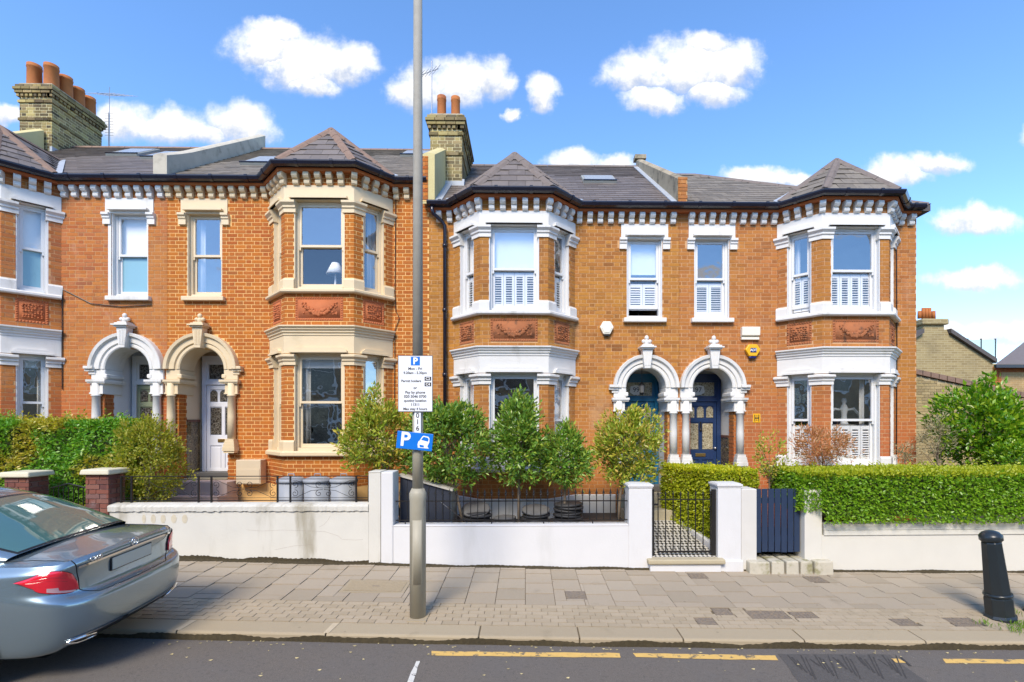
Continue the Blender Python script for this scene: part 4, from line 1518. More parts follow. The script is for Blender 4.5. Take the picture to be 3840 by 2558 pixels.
gx = [-3000, -400, -60] + list(range(-20, 21)) + [60, 400, 3000]
sheet('ground', 'earth_far', gx, [-3000, -300, -40, -20, 0, 5, 10, 20, 60, 300, 3000], lambda x, y: G(x) * (1 if abs(x) < 30 else 0.4) - 0.45)
rx = [-60 + i for i in range(0, 121)]
road = sheet('road', 'asphalt', rx, [-4.2, -3, 0, 2, 4, 5, 5.4, YK + 0.002], lambda x, y: G(x) - 0.206 + 0.02 * (min(YK - y, y + 4.2)))
sheet('pavement', 'joint_sand', rx, [-7.2, -4.2], lambda x, y: G(x) - 0.09)
pavement = sheet('pavement', 'joint_sand', rx, [YK + 0.02, 6.0, 6.6, 7.4, YW + 0.3], lambda x, y: pave_z(x, y) - 0.014)
kb_ = MB()
for i_ in range(-30, 30):
    kb_.prism([(i_, YK + 0.03, G(i_) - 0.5), (i_ + 1, YK + 0.03, G(i_ + 1) - 0.5), (i_ + 1, YK + 0.03, G(i_ + 1) - 0.145), (i_, YK + 0.03, G(i_) - 0.145)], (0, 0.3, 0))
kerb = tag(kb_.build('kerb', 'joint_sand'), kind='structure')


def pave_piece(x0, x1, y0, y1, top=0.0, thick=0.05, r=None):
    """a paving unit lying on the fall of the pavement"""
    xc, yc = (x0 + x1) / 2, (y0 + y1) / 2
    j = random.uniform(-0.0015, 0.0015) if r is None else r
    sx = (pave_z(x1, yc) - pave_z(x0, yc)) / (x1 - x0) + random.uniform(-0.002, 0.002)
    o = Vector((x0, y0, pave_z(xc, yc) - sx * (x1 - x0) / 2 - 0.0485 * (y1 - y0) / 2 + top + j))
    m = Matrix.Identity(4)
    cu, cv, cn = Vector((x1 - x0, 0, sx * (x1 - x0))), Vector((0, y1 - y0, 0.0485 * (y1 - y0))), Vector((0, 0, -thick))
    for i in range(3):
        m[i][0], m[i][1], m[i][2], m[i][3] = cu[i], cv[i], cn[i], o[i]
    return m


COVERS = []      # (x0, x1, y0, y1) kept clear for inspection covers


def clear(x0, x1, y0, y1):
    return not any(a < x1 and b > x0 and c < y1 and d > y0 for (a, b, c, d) in COVERS)


def at_pave(px, py):
    """where the sight line through a point of the photograph meets the pavement"""
    y = 6.5
    for _ in range(30):
        x = W(px, py, y)[0]
        d = x * math.sin(YAW) + y * math.cos(YAW)
        z = pave_z(x, y)
        dn = (CAM_Z - z) * FPX / (py - PCY)
        y += (dn - d) * 0.7
    return W(px, py, y)[0], y


YP = 6.60        # slabs begin, pavers end
cov = []
for (pa, pb, ya, yb, kind) in ((1288, 1530, 2176, 2222, 'stone'), (2122, 2196, 2216, 2246, 'grate'), (2584, 2648, 2150, 2168, 'hatch'), (3025, 3090, 2161, 2182, 'hatch'),
                               (2808, 2950, 2290, 2320, 'iron'), (2676, 2740, 2282, 2306, 'iron'), (2612, 2680, 2316, 2342, 'iron'), (2970, 3056, 2294, 2318, 'iron'), (3352, 3426, 2320, 2344, 'iron'), (3560, 3660, 2316, 2348, 'iron')):
    (xa, y1), (xb, y0) = at_pave((pa + pb) / 2, ya), at_pave((pa + pb) / 2, yb)
    w = at_pave(pb, (ya + yb) / 2)[0] - at_pave(pa, (ya + yb) / 2)[0]
    xm = at_pave((pa + pb) / 2, (ya + yb) / 2)[0]
    cov.append((xm - w / 2, xm + w / 2, y0, y1, kind))
    COVERS.append((xm - w / 2 - 0.004, xm + w / 2 + 0.004, y0 - 0.004, y1 + 0.004))
slabs, pavers = [], []


def cut(x0, x1, y0, y1, out):
    """lay the unit less the covers, split round them"""
    for (a, b, c, d) in COVERS:
        if a < x1 and b > x0 and c < y1 and d > y0:
            for q in ((x0, min(x1, a - 0.004), y0, y1), (max(x0, b + 0.004), x1, y0, y1), (max(x0, a), min(x1, b), y0, min(y1, c - 0.004)), (max(x0, a), min(x1, b), max(y0, d + 0.004), y1)):
                if q[1] - q[0] > 0.03 and q[3] - q[2] > 0.03:
                    cut(*q, out)
            return
    out.append(pave_piece(x0, x1, y0, y1))


i = 0
x = -9.2
while x < 11.6:
    y = YP - (0.0 if i % 2 else 0.24)
    while y < YW + 0.1:
        a, b = max(y, YP) + 0.004, min(y + 0.4, YW + 0.12) - 0.004
        if b - a > 0.05:
            cut(x + 0.004, x + 0.396, a, b, slabs)
        y += 0.4
    x += 0.4
    i += 1
for r in range(6):
    y = 5.995 + r * 0.1008
    x = -9.2 + (r % 2) * 0.1 + random.uniform(-0.02, 0.02)
    while x < 11.4:
        cut(x + 0.003, x + 0.197, y + 0.003, y + 0.098, pavers)
        x += 0.2
lay(slabs, 'paving_slab', 'paving_slab', pavement, 300, 'slab_paving')
lay(pavers, 'paver', 'paver', pavement, 300, 'block_paving')
joints = [-14, -12.4, -10.9, -9.3, -7.6, -5.9, -3.93, -2.26, -0.53, 0.62, 1.81, 3.21, 4.62, 6.1, 7.7, 9.3, 10.9, 12.5]
for a, b in zip(joints, joints[1:]):
    xc = (a + b) / 2
    sx = (G(b) - G(a)) / (b - a)
    zt = lambda x_, y_: pave_z(xc, y_) + sx * (x_ - xc)
    mb = MB()
    a2, b2 = a + 0.008, b - 0.008
    h = 0.012
    prof = [(YK, -0.30), (YK - 0.0, -0.020), (YK + 0.008, -0.006), (YK + 0.025, 0.0), (5.985, 0.0), (5.985, -0.30)]
    vs = []
    for xx in (a2, b2):
        for (y_, dz) in prof:
            vs.append((xx, y_, zt(xx, max(y_, YK)) + dz))
    k = len(prof)
    fs = [(j, j + k, (j + 1) % k + k, (j + 1) % k) for j in range(k)] + [tuple(range(k)), tuple(range(2 * k - 1, k - 1, -1))]
    mb.add(vs, fs).build('kerbstone', 'kerb_stone', kerb, bev=0.006)
    # pale mortar patch at some joints
    if a in (-3.93, -2.26):
        MB().prism([(a - 0.03, YK + 0.02, zt(a, YK) + 0.001), (a + 0.035, YK + 0.02, zt(a, YK) + 0.001), (a + 0.06, 5.97, zt(a, 5.97) + 0.001), (a - 0.015, 5.97, zt(a, 5.97) + 0.001)], (0, 0, 0.004)).build('joint_mortar', 'joint_pale', kerb)


def ragged_strip(name, mat, xs, y0, hz, dy, zf, seed, parent=None):
    """low uneven ridge of moss or grit lying along a joint"""
    rnd = random.Random(seed)
    vs, fs = [], []
    n = len(xs)
    for x_ in xs:
        w, h = dy * (0.8 + 0.35 * math.sin(x_ * 3.1) + rnd.uniform(-.2, .2)), hz * (0.8 + 0.3 * math.sin(x_ * 5.3 + 1) * math.sin(x_ * 1.7) + rnd.uniform(-.1, .1))
        z_ = zf(x_)
        vs += [(x_, y0 - w, z_ - 0.004), (x_, y0 - w * 0.5, z_ + h * 0.55), (x_, y0 - 0.002, z_ + h)]
    for i_ in range(n - 1):
        for j in range(2):
            fs.append((i_ * 3 + j, (i_ + 1) * 3 + j, (i_ + 1) * 3 + j + 1, i_ * 3 + j + 1))
    o = link_mesh(name, vs, fs, mat, parent)
    return tag(o, kind='stuff')


gm_ = ragged_strip('kerb_moss', 'moss', [-9 + 0.03 * q for q in range(700)], YK, 0.07, 0.022, lambda x_: road_z(x_, YK), 3)
tag(gm_, 'dark damp moss and grit in the gutter along the kerb', 'moss')
wm_ = ragged_strip('wall_moss', 'moss', [-6.6 + 0.025 * q for q in range(660)], YW - 0.005, 0.035, 0.05, lambda x_: pave_z(x_, YW), 4)
tag(wm_, 'thin line of moss where the garden walls meet the pavement', 'moss')

wg_ = ragged_strip('wall_grime', 'moss', [-6.5 + 0.02 * q for q in range(210)], YW - 0.002, 0.085, 0.012, lambda x_: pave_z(x_, YW), 9)
tag(wg_, 'brown grime and moss creeping up the foot of the stained white wall', 'moss')

# road paint
def road_pt(px, py):
    y = 5.2
    for _ in range(30):
        x_ = W(px, py, y)[0]
        d = x_ * math.sin(YAW) + y * math.cos(YAW)
        y += ((CAM_Z - (G(x_) - 0.206 + 0.02 * (YK - y))) * FPX / (py - PCY) - d) * 0.7
    return Vector((W(px, py, y)[0], y, 0))


def paint(name, mat, quad, lift=0.004, ragged=0.006, seed=1):
    """road marking from its outline; edges a little worn"""
    rnd = random.Random(seed)
    pts = [road_pt(*q) for q in quad]
    out = []
    for i_ in range(len(pts)):
        a, b = pts[i_], pts[(i_ + 1) % len(pts)]
        n = max(1, int((b - a).length / 0.12))
        for j in range(n):
            q = a + (b - a) * (j / n)
            out.append((q.x + rnd.uniform(-ragged, ragged), q.y + rnd.uniform(-ragged, ragged)))
    vs = [(x_, y_, G(x_) - 0.206 + 0.02 * (YK - y_) + lift) for (x_, y_) in out]
    o = link_mesh(name, vs, [tuple(range(len(vs)))], mat, road)
    return o


paint('yellow_line', 'road_yellow', [(1616, 2443), (2322, 2450), (2326, 2468), (1616, 2459)], seed=2)
paint('yellow_line', 'road_yellow', [(2374, 2450), (2905, 2459), (2918, 2478), (2384, 2466)], seed=3)
paint('yellow_line', 'road_yellow', [(3534, 2471), (3990, 2476), (3990, 2492), (3548, 2488)], seed=4)
paint('yellow_line', 'road_yellow', [(3342, 2472), (3370, 2472), (3400, 2488), (3362, 2486)], seed=5)
paint('white_mark', 'road_white', [(1560, 2480), (1576, 2480), (1545, 2575), (1520, 2575)], seed=6)
paint('road_patch', 'patch_tar', [(2915, 2452), (3330, 2454), (3500, 2575), (3010, 2575)], 0.003, 0.01, seed=7)
for q in range(26):
    a = 2950 + q * 17
    paint('groove', 'groove_tar', [(a, 2458 + (q % 3) * 8), (a + 5, 2458 + (q % 3) * 8), (a + 44, 2500 + (q % 5) * 12), (a + 38, 2500 + (q % 5) * 12)], 0.006, 0.006, seed=q)
rnd = random.Random(5)
lit = MB()
for q in range(130):                  # blossom and leaf litter in the gutter
    xx = rnd.uniform(-4.2, 6.5)
    yy = YK - 0.03 - abs(rnd.gauss(0, 0.07))
    if rnd.random() < 0.35:
        yy = rnd.uniform(4.7, 5.5)
    s, a = rnd.uniform(0.006, 0.016), rnd.uniform(0, 6.28)
    zz = G(xx) - 0.206 + 0.02 * (YK - yy) + 0.006
    lit.add([(xx + s * math.cos(a + k * 1.57) * (1.6 if k % 2 else 1), yy + s * math.sin(a + k * 1.57), zz + (0.004 if k % 2 else 0)) for k in range(4)], [(0, 1, 2, 3)])
plain('litter', (0.55, 0.45, 0.22), 0.9, 0.3, 20, island=0.4)
tag(lit.build('leaf_litter', 'litter'), 'scattered pale petals and leaf bits along the gutter', 'litter', kind='stuff')
# covers let into the pavement
for n, (a, b, c, d, kind) in enumerate(cov):
    m = pave_piece(a, b, c, d, -0.003, 0.04, 0.0)
    Mc = m.copy()
    if kind == 'stone':
        o = link_mesh('inspection_cover', [m @ Vector(v) for v in MB().box(0, 1, 0, 1, 0, 1).v], MB().box(0, 1, 0, 1, 0, 1).f, 'kerb_stone')
        tag(o, 'large concrete inspection cover with a gritty panel set in the slabs', 'cover')
        q = pave_piece(a + 0.05, b - 0.05, c + 0.05, d - 0.05, 0.003, 0.004, 0.0)
        link_mesh('cover_panel', [q @ Vector(v) for v in MB().box(0, 1, 0, 1, 0, 1).v], MB().box(0, 1, 0, 1, 0, 1).f, 'cover_stone', o)
        q = pave_piece((a + b) / 2 - 0.05, (a + b) / 2 + 0.05, (c + d) / 2 - 0.012, (c + d) / 2 + 0.012, 0.005, 0.004, 0.0)
        link_mesh('lifting_key', [q @ Vector(v) for v in MB().box(0, 1, 0, 1, 0, 1).v], MB().box(0, 1, 0, 1, 0, 1).f, 'cover_iron', o)
    else:
        bx = MB().box(0, 1, 0, 1, 0, 1)
        o = link_mesh('inspection_cover', [m @ Vector(v) for v in bx.v], bx.f, 'cover_iron')
        lab = {1: 'slotted iron drain cover set in the paving slabs', 2: 'small dark iron cover in the slabs before the white iron-gate step', 3: 'small dark iron cover in a pale frame before the painted brick step',
               4: 'large rectangular iron cover with raised studs in the brick pavers', 5: 'small iron cover beside the large studded one, in the pavers nearer the wall', 6: 'small iron cover in the pavers next to the kerb',
               7: 'patterned iron cover right of the large studded one', 8: 'lone patterned iron cover in the pavers toward the bollard', 9: 'flat grey cover in the pavers beside the black bollard'}[n]
        tag(o, lab, 'cover', 'covers in the pavement')
        nx, ny = (7, 1) if kind == 'grate' else (max(3, int((b - a) / 0.05)), max(2, int((d - c) / 0.05)))
        for i_ in range(nx):
            for j in range(ny):
                u0, u1 = a + (b - a) * (i_ + 0.22) / nx, a + (b - a) * (i_ + 0.78) / nx
                v0, v1 = c + (d - c) * (j + 0.2) / ny, c + (d - c) * (j + 0.8) / ny
                q = pave_piece(u0, u1, v0, v1, 0.001, 0.005, 0.0)
                o2 = bpy.data.objects.new('cover_stud', unit_box('cover_iron'))
                COL.objects.link(o2)
                o2.parent = o
                o2.matrix_basis = q
# ---------------------------------------------------------------- roofs' party walls and chimneys (parts of the houses)
def upstand(house, xc, w, y0, y1, ftop, fbot, mat, mat_front=None, rnd_top=True):
    """party-wall parapet rising with the slope: ftop, fbot give its height at y"""
    n = 10
    vs, fs = [], []
    ring = [(-w / 2, 0), (-w / 2, 1), (-w / 4, 1.06), (0, 1.08), (w / 4, 1.06), (w / 2, 1), (w / 2, 0)]
    k = len(ring)
    for i in range(n + 1):
        y = y0 + (y1 - y0) * i / n
        for (dx, t) in ring:
            zt_, zb_ = ftop(y), fbot(y)
            vs.append((xc + dx, y, zb_ + (zt_ - zb_) * min(t, 1) + (max(0, t - 1) * 0.5)))
    for i in range(n):
        for j in range(k - 1):
            fs.append((i * k + j, i * k + j + 1, (i + 1) * k + j + 1, (i + 1) * k + j))
    fs += [tuple(range(k - 1, -1, -1)), tuple(n * k + j for j in range(k))]
    return link_mesh('parapet', vs, fs, mat, house)


def chimney(house, x0, x1, y0, y1, z0, z1, pots, mat='brick_stock', limit=150, seed=1):
    body = MB()
    cz = z1 - 0.42
    body.box(x0 + 0.004, x1 - 0.004, y0 + 0.004, y1 - 0.004, z0, z1 - 0.02)
    ch = body.build('chimney', 'mortar_stock', house)
    br = []
    for (o, u, L) in (((x0, y0, 0), (1, 0), x1 - x0), ((x1, y0, 0), (0, 1), y1 - y0), ((x0, y1, 0), (0, -1), y1 - y0)):
        M = frame(o, u)
        brick_courses(M, L, z0, z1 - 0.5, [], z1, 0.012, br, 0)
        brick_courses(M, L, z1 - 0.5, z1, [], z1, 0.012, br, 1)
    # oversailing courses and dentils
    rows = [(z1 - 0.95, 0.025), (z1 - 0.50, 0.03), (z1 - 0.425, 0.0), (z1 - 0.35, 0.045), (z1 - 0.275, 0.07), (z1 - 0.20, 0.095), (z1 - 0.125, 0.06)]
    for (zz, o_) in rows:
        if o_ <= 0:
            continue
        for (q, u, L) in (((x0 - o_, y0 - o_, 0), (1, 0), x1 - x0 + 2 * o_), ((x1 + o_, y0 - o_, 0), (0, 1), y1 - y0 + 2 * o_), ((x0 - o_, y1 + o_, 0), (0, -1), y1 - y0 + 2 * o_)):
            M = frame(q, u)
            s = 0.0
            while s < L - 0.03:
                e = min(L, s + (0.22 if o_ != 0.045 else 0.11))
                br.append(pm(M, s, e - 0.012 - (0.03 if o_ == 0.045 else 0), 0.0, 0.1 + o_, zz, zz + 0.064))
                s = e
    lay(br, 'brick', mat, ch, limit, 'chimney_brickwork')
    MB().box(x0 - 0.03, x1 + 0.03, y0 - 0.03, y1 + 0.03, z1 - 0.06, z1, taper=0.03).build('flaunching', 'stucco_mossy', ch)
    for (px_, py_, h, r) in pots:
        MB().lathe([(r * 1.05, 0), (r, 0.06), (r * 0.96, h - 0.10), (r * 1.03, h - 0.09), (r * 1.03, h - 0.06), (r * 0.96, h - 0.05), (r * 1.0, h), (r * 0.82, h), (r * 0.8, h - 0.25)], Matrix.Translation((px_, py_, z1 - 0.03)), 20).build('chimney_pot', 'pot_clay', ch, True)
    return ch


(ye, ez2, yr, zr2) = houses[1]['_roof']
ez1 = houses[0]['_roof'][1]
(_, ez3, yr3, zr3) = houses[2]['_roof']
sl2 = lambda y: ez2 + (zr2 - ez2) * (y - ye) / (yr - ye)
sl3 = lambda y: ez3 + (zr3 - ez3) * (y - ye) / (yr3 - ye)
upstand(HO[1], -7.206, 0.27, 10.0, 13.75, lambda y: sl2(y) + 0.36 + 0.1 * max(0, 10.6 - y), lambda y: sl2(y) - 0.03, 'stucco_grey')
upstand(HO[0], -12.35, 0.30, 10.0, 12.9, lambda y: sl2(y) + 0.55, lambda y: sl2(y) - 0.03, 'stucco_ochre')
# between the two pairs: brick toward the higher roof, render toward the lower
upstand(HO[2], -1.93, 0.26, 9.98, 11.35, lambda y: 7.66 + (y - 9.98) * 0.62, lambda y: sl3(y) - 0.03, 'stucco_ochre')
bk_ = []
brick_courses(frame((-2.062, 9.965, 0), (1, 0)), 0.13, ez3 - 0.02, 7.62, [], Z2 + K2 * (4.4 - 1.678), 0.013, bk_, 0)
par = MB().box(-2.06, -1.935, 9.975, 9.98, ez3 - 0.02, 7.6).build('parapet_face', 'mortar_h2', HO[1])
lay(bk_, 'brick', 'brick_h2', par, 60)
fp = MB()
fp.prism([(-1.80, 10.02, sl3(10.02) + 0.03), (-1.66, 10.02, sl3(10.02) + 0.03), (-1.66, 11.35, sl3(11.35) + 0.03), (-1.80, 11.35, sl3(11.35) + 0.03)], (0, 0, 0.02)).build('lead_flashing', 'lead', HO[2])
chimney(HO[2], -2.15, -1.43, 11.36, 13.0, 7.5, 9.33, [(-1.93, 11.6, 0.56, 0.105), (-1.61, 11.6, 0.54, 0.105), (-1.93, 12.1, 0.42, 0.1), (-1.58, 12.1, 0.42, 0.1), (-1.6, 12.6, 0.4, 0.1)])
MB().box(-2.2, -1.38, 11.30, 11.36, 7.62, 7.78).box(-1.43, -1.38, 11.36, 13.05, 7.7, 7.85).build('lead_flashing', 'lead', HO[2])
chimney(HO[0], -12.86, -12.05, 12.95, 14.45, 8.8, 10.98, [(-12.68, 13.15, 0.62, 0.155), (-12.22, 13.12, 0.6, 0.155), (-12.2, 13.5, 0.56, 0.15), (-12.2, 13.87, 0.5, 0.145), (-12.2, 14.22, 0.48, 0.145)])
MB().box(-12.06, -12.0, 12.9, 14.5, 9.1, 9.35).build('lead_flashing', 'lead', HO[0])
# between the right-hand pair
(_, ez4, yr4, zr4) = houses[3]['_roof']
upstand(HO[2], 3.147, 0.2, 9.98, 13.75, lambda y: 7.22 + (y - 9.98) * (9.58 - 7.22) / 3.77, lambda y: min(sl3(y), 8.4) - 0.03, 'stucco_mossy')
par = MB().box(3.06, 3.235, 9.972, 9.978, ez3 - 0.02, 7.25).build('parapet_face', 'mortar_h3', HO[2])
bk_ = []
brick_courses(frame((3.055, 9.962, 0), (1, 0)), 0.185, ez3 - 0.02, 7.24, [], 4.4, 0.01, bk_, 0)
lay(bk_, 'brick', 'brick_h4', par, 60)
MB().box(2.99, 3.30, 13.6, 13.85, 9.55, 9.66).build('coping', 'stucco_mossy', HO[2])
fp = MB().prism([(2.93, 10.02, sl3(10.02) + 0.03), (3.05, 10.02, sl3(10.02) + 0.03), (3.05, 13.55, sl3(13.55) + 0.03), (2.93, 13.55, sl3(13.55) + 0.03)], (0, 0, 0.02))
fp.build('lead_flashing', 'lead', HO[2])
# cast-iron downpipe of the teal-door house
gz3 = 6.6 + 0.03
xd = -1.62
dp = MB().tube([(-1.86, 9.98, gz3), (-1.84, 10.02, gz3 - 0.12), (-1.68, 10.1, gz3 - 0.24), (xd, 10.12, gz3 - 0.33), (xd, 10.12, 0.3)], 0.038, 10)
for zz in (5.9, 4.6, 3.3, 2.0, 0.9):
    dp.lathe([(0.048, -0.04), (0.052, 0), (0.048, 0.04)], Matrix.Translation((xd, 10.12, zz)), 10)
dp.build('downpipe', 'gutter_black', HO[2], True)

# ---------------------------------------------------------------- garden walls, pillars, railings, gates
plain('wall_dirty', (0.58, 0.56, 0.50), 0.9, 0.08, 3, 0.3, 30, dirt=(0.33, 0.30, 0.23), dirt_scale=1.6, dirt_lo=0.53, dirt_hi=0.72, streak=True)
plain('wall_white', (0.62, 0.615, 0.61), 0.75, 0.04, 4, 0.2, 40, dirt=(0.53, 0.525, 0.51), dirt_scale=1.7, dirt_lo=0.55, dirt_hi=0.8, streak=True)
plain('wall_ivory', (0.61, 0.585, 0.52), 0.75, 0.04, 4, 0.15, 50, dirt=(0.56, 0.52, 0.44), dirt_scale=1.8, dirt_lo=0.57, dirt_hi=0.8, streak=True)
plain('wall_greyish', (0.58, 0.56, 0.52), 0.8, 0.06, 4, 0.25, 40, dirt=(0.40, 0.37, 0.31), dirt_scale=2.2, dirt_lo=0.55, dirt_hi=0.78, streak=True)
plain('stone_cap', (0.62, 0.57, 0.42), 0.9, 0.1, 8, 0.3, 40, dirt=(0.34, 0.30, 0.20), dirt_scale=4)
plain('painted_stone', (0.48, 0.44, 0.35), 0.9, 0.15, 8, 0.4, 30, dirt=(0.24, 0.22, 0.11), dirt_scale=5, dirt_lo=0.48, dirt_hi=0.7)
plain('bin_grey', (0.27, 0.29, 0.32), 0.55, 0.08, 4)
plain('lid_black', (0.03, 0.03, 0.032), 0.6, 0.2, 10, 0.2, 30)
plain('lid_grey', (0.12, 0.118, 0.115), 0.7, 0.2, 10, 0.2, 30)
plain('patina', (0.20, 0.19, 0.09), 0.9, 0.3, 14)


def flat_top(z):
    return z


# dirty white wall before the cream-trimmed house
w = thing('garden_wall', (-4.5, YW + 0.1, 0.1), 'stained old white rendered garden wall with cracked coping, below the scrolled railing', 'wall')
base = lambda x_: pave_z(x_, YW) - 0.25
mb = MB()
mb.add([(-6.62, YW, base(-6.62)), (-2.512, YW, base(-2.512)), (-2.512, YW, 0.91), (-6.62, YW, 0.915), (-6.62, YW + 0.23, base(-6.62)), (-2.512, YW + 0.23, base(-2.5)), (-2.512, YW + 0.23, 0.91), (-6.62, YW + 0.23, 0.915)],
       [(0, 1, 2, 3), (5, 4, 7, 6), (3, 2, 6, 7), (4, 0, 3, 7), (1, 5, 6, 2)])
mb.build('wall_body', 'wall_dirty', w)
rnd = random.Random(11)
vs, fs = [], []
n = 120
for i in range(n + 1):
    x_ = -6.62 + (6.62 - 2.512) * i / n
    j1, j2, j3 = rnd.uniform(0, 0.012), rnd.uniform(0, 0.014), rnd.uniform(0, 0.01)
    for (y_, z_) in ((YW - 0.03 + j1, 0.912 + j2), (YW - 0.035 + j1, 0.985 + j3), (YW - 0.015, 1.03 - j3), (YW + 0.12, 1.045), (YW + 0.25, 1.03), (YW + 0.25, 0.912)):
        vs.append((x_, y_, z_))
for i in range(n):
    for j in range(6):
        fs.append((i * 6 + j, (i + 1) * 6 + j, (i + 1) * 6 + (j + 1) % 6, i * 6 + (j + 1) % 6))
fs += [tuple(range(6)), tuple(n * 6 + j for j in range(5, -1, -1))]
link_mesh('coping', vs, fs, 'wall_dirty', w)
cr = MB()                           # settlement cracks
for (pts) in ([(-4.45, 0.62), (-4.2, 0.60), (-3.9, 0.615), (-3.45, 0.60), (-3.2, 0.585), (-3.0, 0.52), (-2.93, 0.46), (-2.72, 0.45), (-2.6, 0.46)], [(-3.3, 0.66), (-3.22, 0.7), (-3.15, 0.78), (-3.12, 0.84)], [(-4.0, 0.3), (-3.7, 0.36), (-3.4, 0.38)]):
    cr.tube([(x_, YW, z_) for (x_, z_) in pts], 0.0016, 4)
cr.build('crack', 'mortar_dark', w)
st_ = MB()
for (px_, rx_) in ((575, 9), (612, 9), (652, 10), (693, 10), (540, 7)):
    x_, z_ = W(px_, 1946, YW)
    st_.prism([(x_ + rx_ * 0.0043 * math.cos(a), YW - 0.0015, z_ + 0.07 * math.sin(a)) for a in [2 * math.pi * q / 14 for q in range(14)]], (0, -0.0015, 0))
plain('sample_paint', (0.54, 0.48, 0.36), 0.8, 0.2, 20)
st_.build('paint_sample', 'sample_paint', w)
pil = thing('gate_pillar', (-2.412, YW + 0.15, 0.05), 'narrow stained grey-white rendered pillar ending the old wall', 'pillar')
MB().box(-2.51, -2.318, YW - 0.006, YW + 0.34, pave_z(-2.4, YW) - 0.2, 1.525).build('shaft', 'wall_dirty', pil, bev=0.008)
MB().box(-2.512, -2.316, YW - 0.012, YW + 0.345, 1.526, 1.548).build('cap', 'wall_dirty', pil, bev=0.008)
pil = thing('gate_pillar', (-2.217, YW + 0.19, 0.05), 'smooth white rendered pillar beside the stained one, with blank flat top', 'pillar')
MB().box(-2.315, -2.118, YW - 0.008, YW + 0.36, pave_z(-2.2, YW) - 0.2, 1.54).build('shaft', 'wall_white', pil, bev=0.02)
w = thing('garden_wall', (-0.2, YW + 0.1, 0), 'smooth clean white rendered garden wall below the spiked railing', 'wall')
MB().box(-2.117, 1.671, YW, YW + 0.22, pave_z(1.7, YW) - 0.25, 0.66).build('wall_body', 'wall_white', w)
MB().box(-2.117, 1.671, YW - 0.006, YW + 0.23, 0.661, 0.685).build('coping', 'wall_white', w, bev=0.008)


def pillar(x0, x1, top, mat, lab, cap=0.02, foot=False, y0=YW - 0.01, d=0.36):
    p = thing('gate_pillar', ((x0 + x1) / 2, y0 + d / 2, pave_z((x0 + x1) / 2, YW)), lab, 'pillar')
    MB().box(x0, x1, y0, y0 + d, pave_z(x1, YW) - 0.2, top - 0.07).build('shaft', mat, p, bev=0.012)
    if cap:
        MB().box(x0 - cap * 0.4, x1 + cap * 0.4, y0 - cap * 0.4, y0 + d + cap * 0.4, top - 0.069, top - 0.045).box(x0 - cap, x1 + cap, y0 - cap, y0 + d + cap, top - 0.045, top - 0.012).box(x0 - cap + 0.02, x1 + cap - 0.02, y0 - cap + 0.02, y0 + d + cap - 0.02, top - 0.012, top).build('cap', mat, p, bev=0.008)
    if foot:
        MB().box(x0 - 0.01, x1 + 0.03, y0 - 0.05, y0 + d, pave_z(x1, YW) - 0.2, pave_z(x1, YW) + 0.17, taper=0.012).build('plinth', mat, p, bev=0.015)
    return p


pillar(1.672, 2.05, 1.34, 'wall_white', 'white rendered gate pillar joined to the wall with the spiked railing')
pillar(3.118, 3.50, 1.345, 'wall_white', 'white rendered gate pillar with a flared foot at the iron gate hinge side', foot=True)
pillar(3.502, 3.752, 1.325, 'wall_greyish', 'grey-white rendered pillar at the latch side of the navy slatted gate', cap=0)
pillar(4.53, 4.815, 1.31, 'wall_ivory', 'off-white pillar half covered by the long clipped hedge', cap=0, y0=YW - 0.02)
# wall below the long hedge
w = thing('garden_wall', (7.5, YW + 0.1, -0.05), 'ivory painted garden wall with a two-step coping below the long clipped hedge', 'wall')
mb = MB()
mb.add([(4.816, YW, -0.3), (14, YW, -0.4), (14, YW, 0.53), (4.816, YW, 0.50), (4.816, YW + 0.22, -0.3), (14, YW + 0.22, -0.4), (14, YW + 0.22, 0.53), (4.816, YW + 0.22, 0.50)], [(0, 1, 2, 3), (5, 4, 7, 6), (3, 2, 6, 7), (4, 0, 3, 7), (1, 5, 6, 2)])
mb.build('wall_body', 'wall_ivory', w)
for nm, (z0_, z1_, o_) in (('coping', (0.0, 0.075, 0.02)), ('coping', (0.08, 0.175, 0.0))):
    MB().add([(4.85, YW - o_, 0.503 + z0_), (14, YW - o_, 0.533 + z0_), (14, YW - o_, 0.533 + z1_), (4.85, YW - o_, 0.503 + z1_), (4.85, YW + 0.24, 0.503 + z0_), (14, YW + 0.24, 0.533 + z0_), (14, YW + 0.24, 0.533 + z1_), (4.85, YW + 0.24, 0.503 + z1_)],
             [(0, 1, 2, 3), (5, 4, 7, 6), (3, 2, 6, 7), (4, 0, 3, 7), (1, 5, 6, 2), (0, 4, 5, 1)]).build(nm, 'wall_ivory', w)


def brick_pillar(x0, x1, top, lab):
    p = thing('brick_pillar', ((x0 + x1) / 2, YW + 0.2, 0.2), lab, 'pillar')
    d = 0.34
    z0_ = pave_z(x0, YW) - 0.1
    MB().box(x0 + 0.012, x1 - 0.012, YW - 0.02 + 0.012, YW + d - 0.012, z0_, top - 0.085).build('core', 'mortar_dark', p)
    br = []
    for (o, u, L) in (((x0, YW - 0.02, 0), (1, 0), x1 - x0), ((x1, YW - 0.02, 0), (0, 1), d), ((x0, YW + d, 0), (0, -1), d)):
        brick_courses(frame(o, u), L, z0_, top - 0.085, [], top - 0.085, 0.01, br, 0)
    lay(br, 'brick', 'brick_pillar', p, 300)
    MB().box(x0 - 0.06, x1 + 0.05, YW - 0.08, YW + d + 0.05, top - 0.083, top, taper=0.015).build('cap_stone', 'stone_cap', p, bev=0.02)


brick_pillar(W(325, 0, YW)[0], W(410, 0, YW)[0], 1.59, 'dark red brick gate pillar with pale stone cap, its railing side')
brick_pillar(W(22, 0, YW)[0], W(112, 0, YW)[0], 1.55, 'dark red brick gate pillar with pale stone cap, just beyond the car roof')
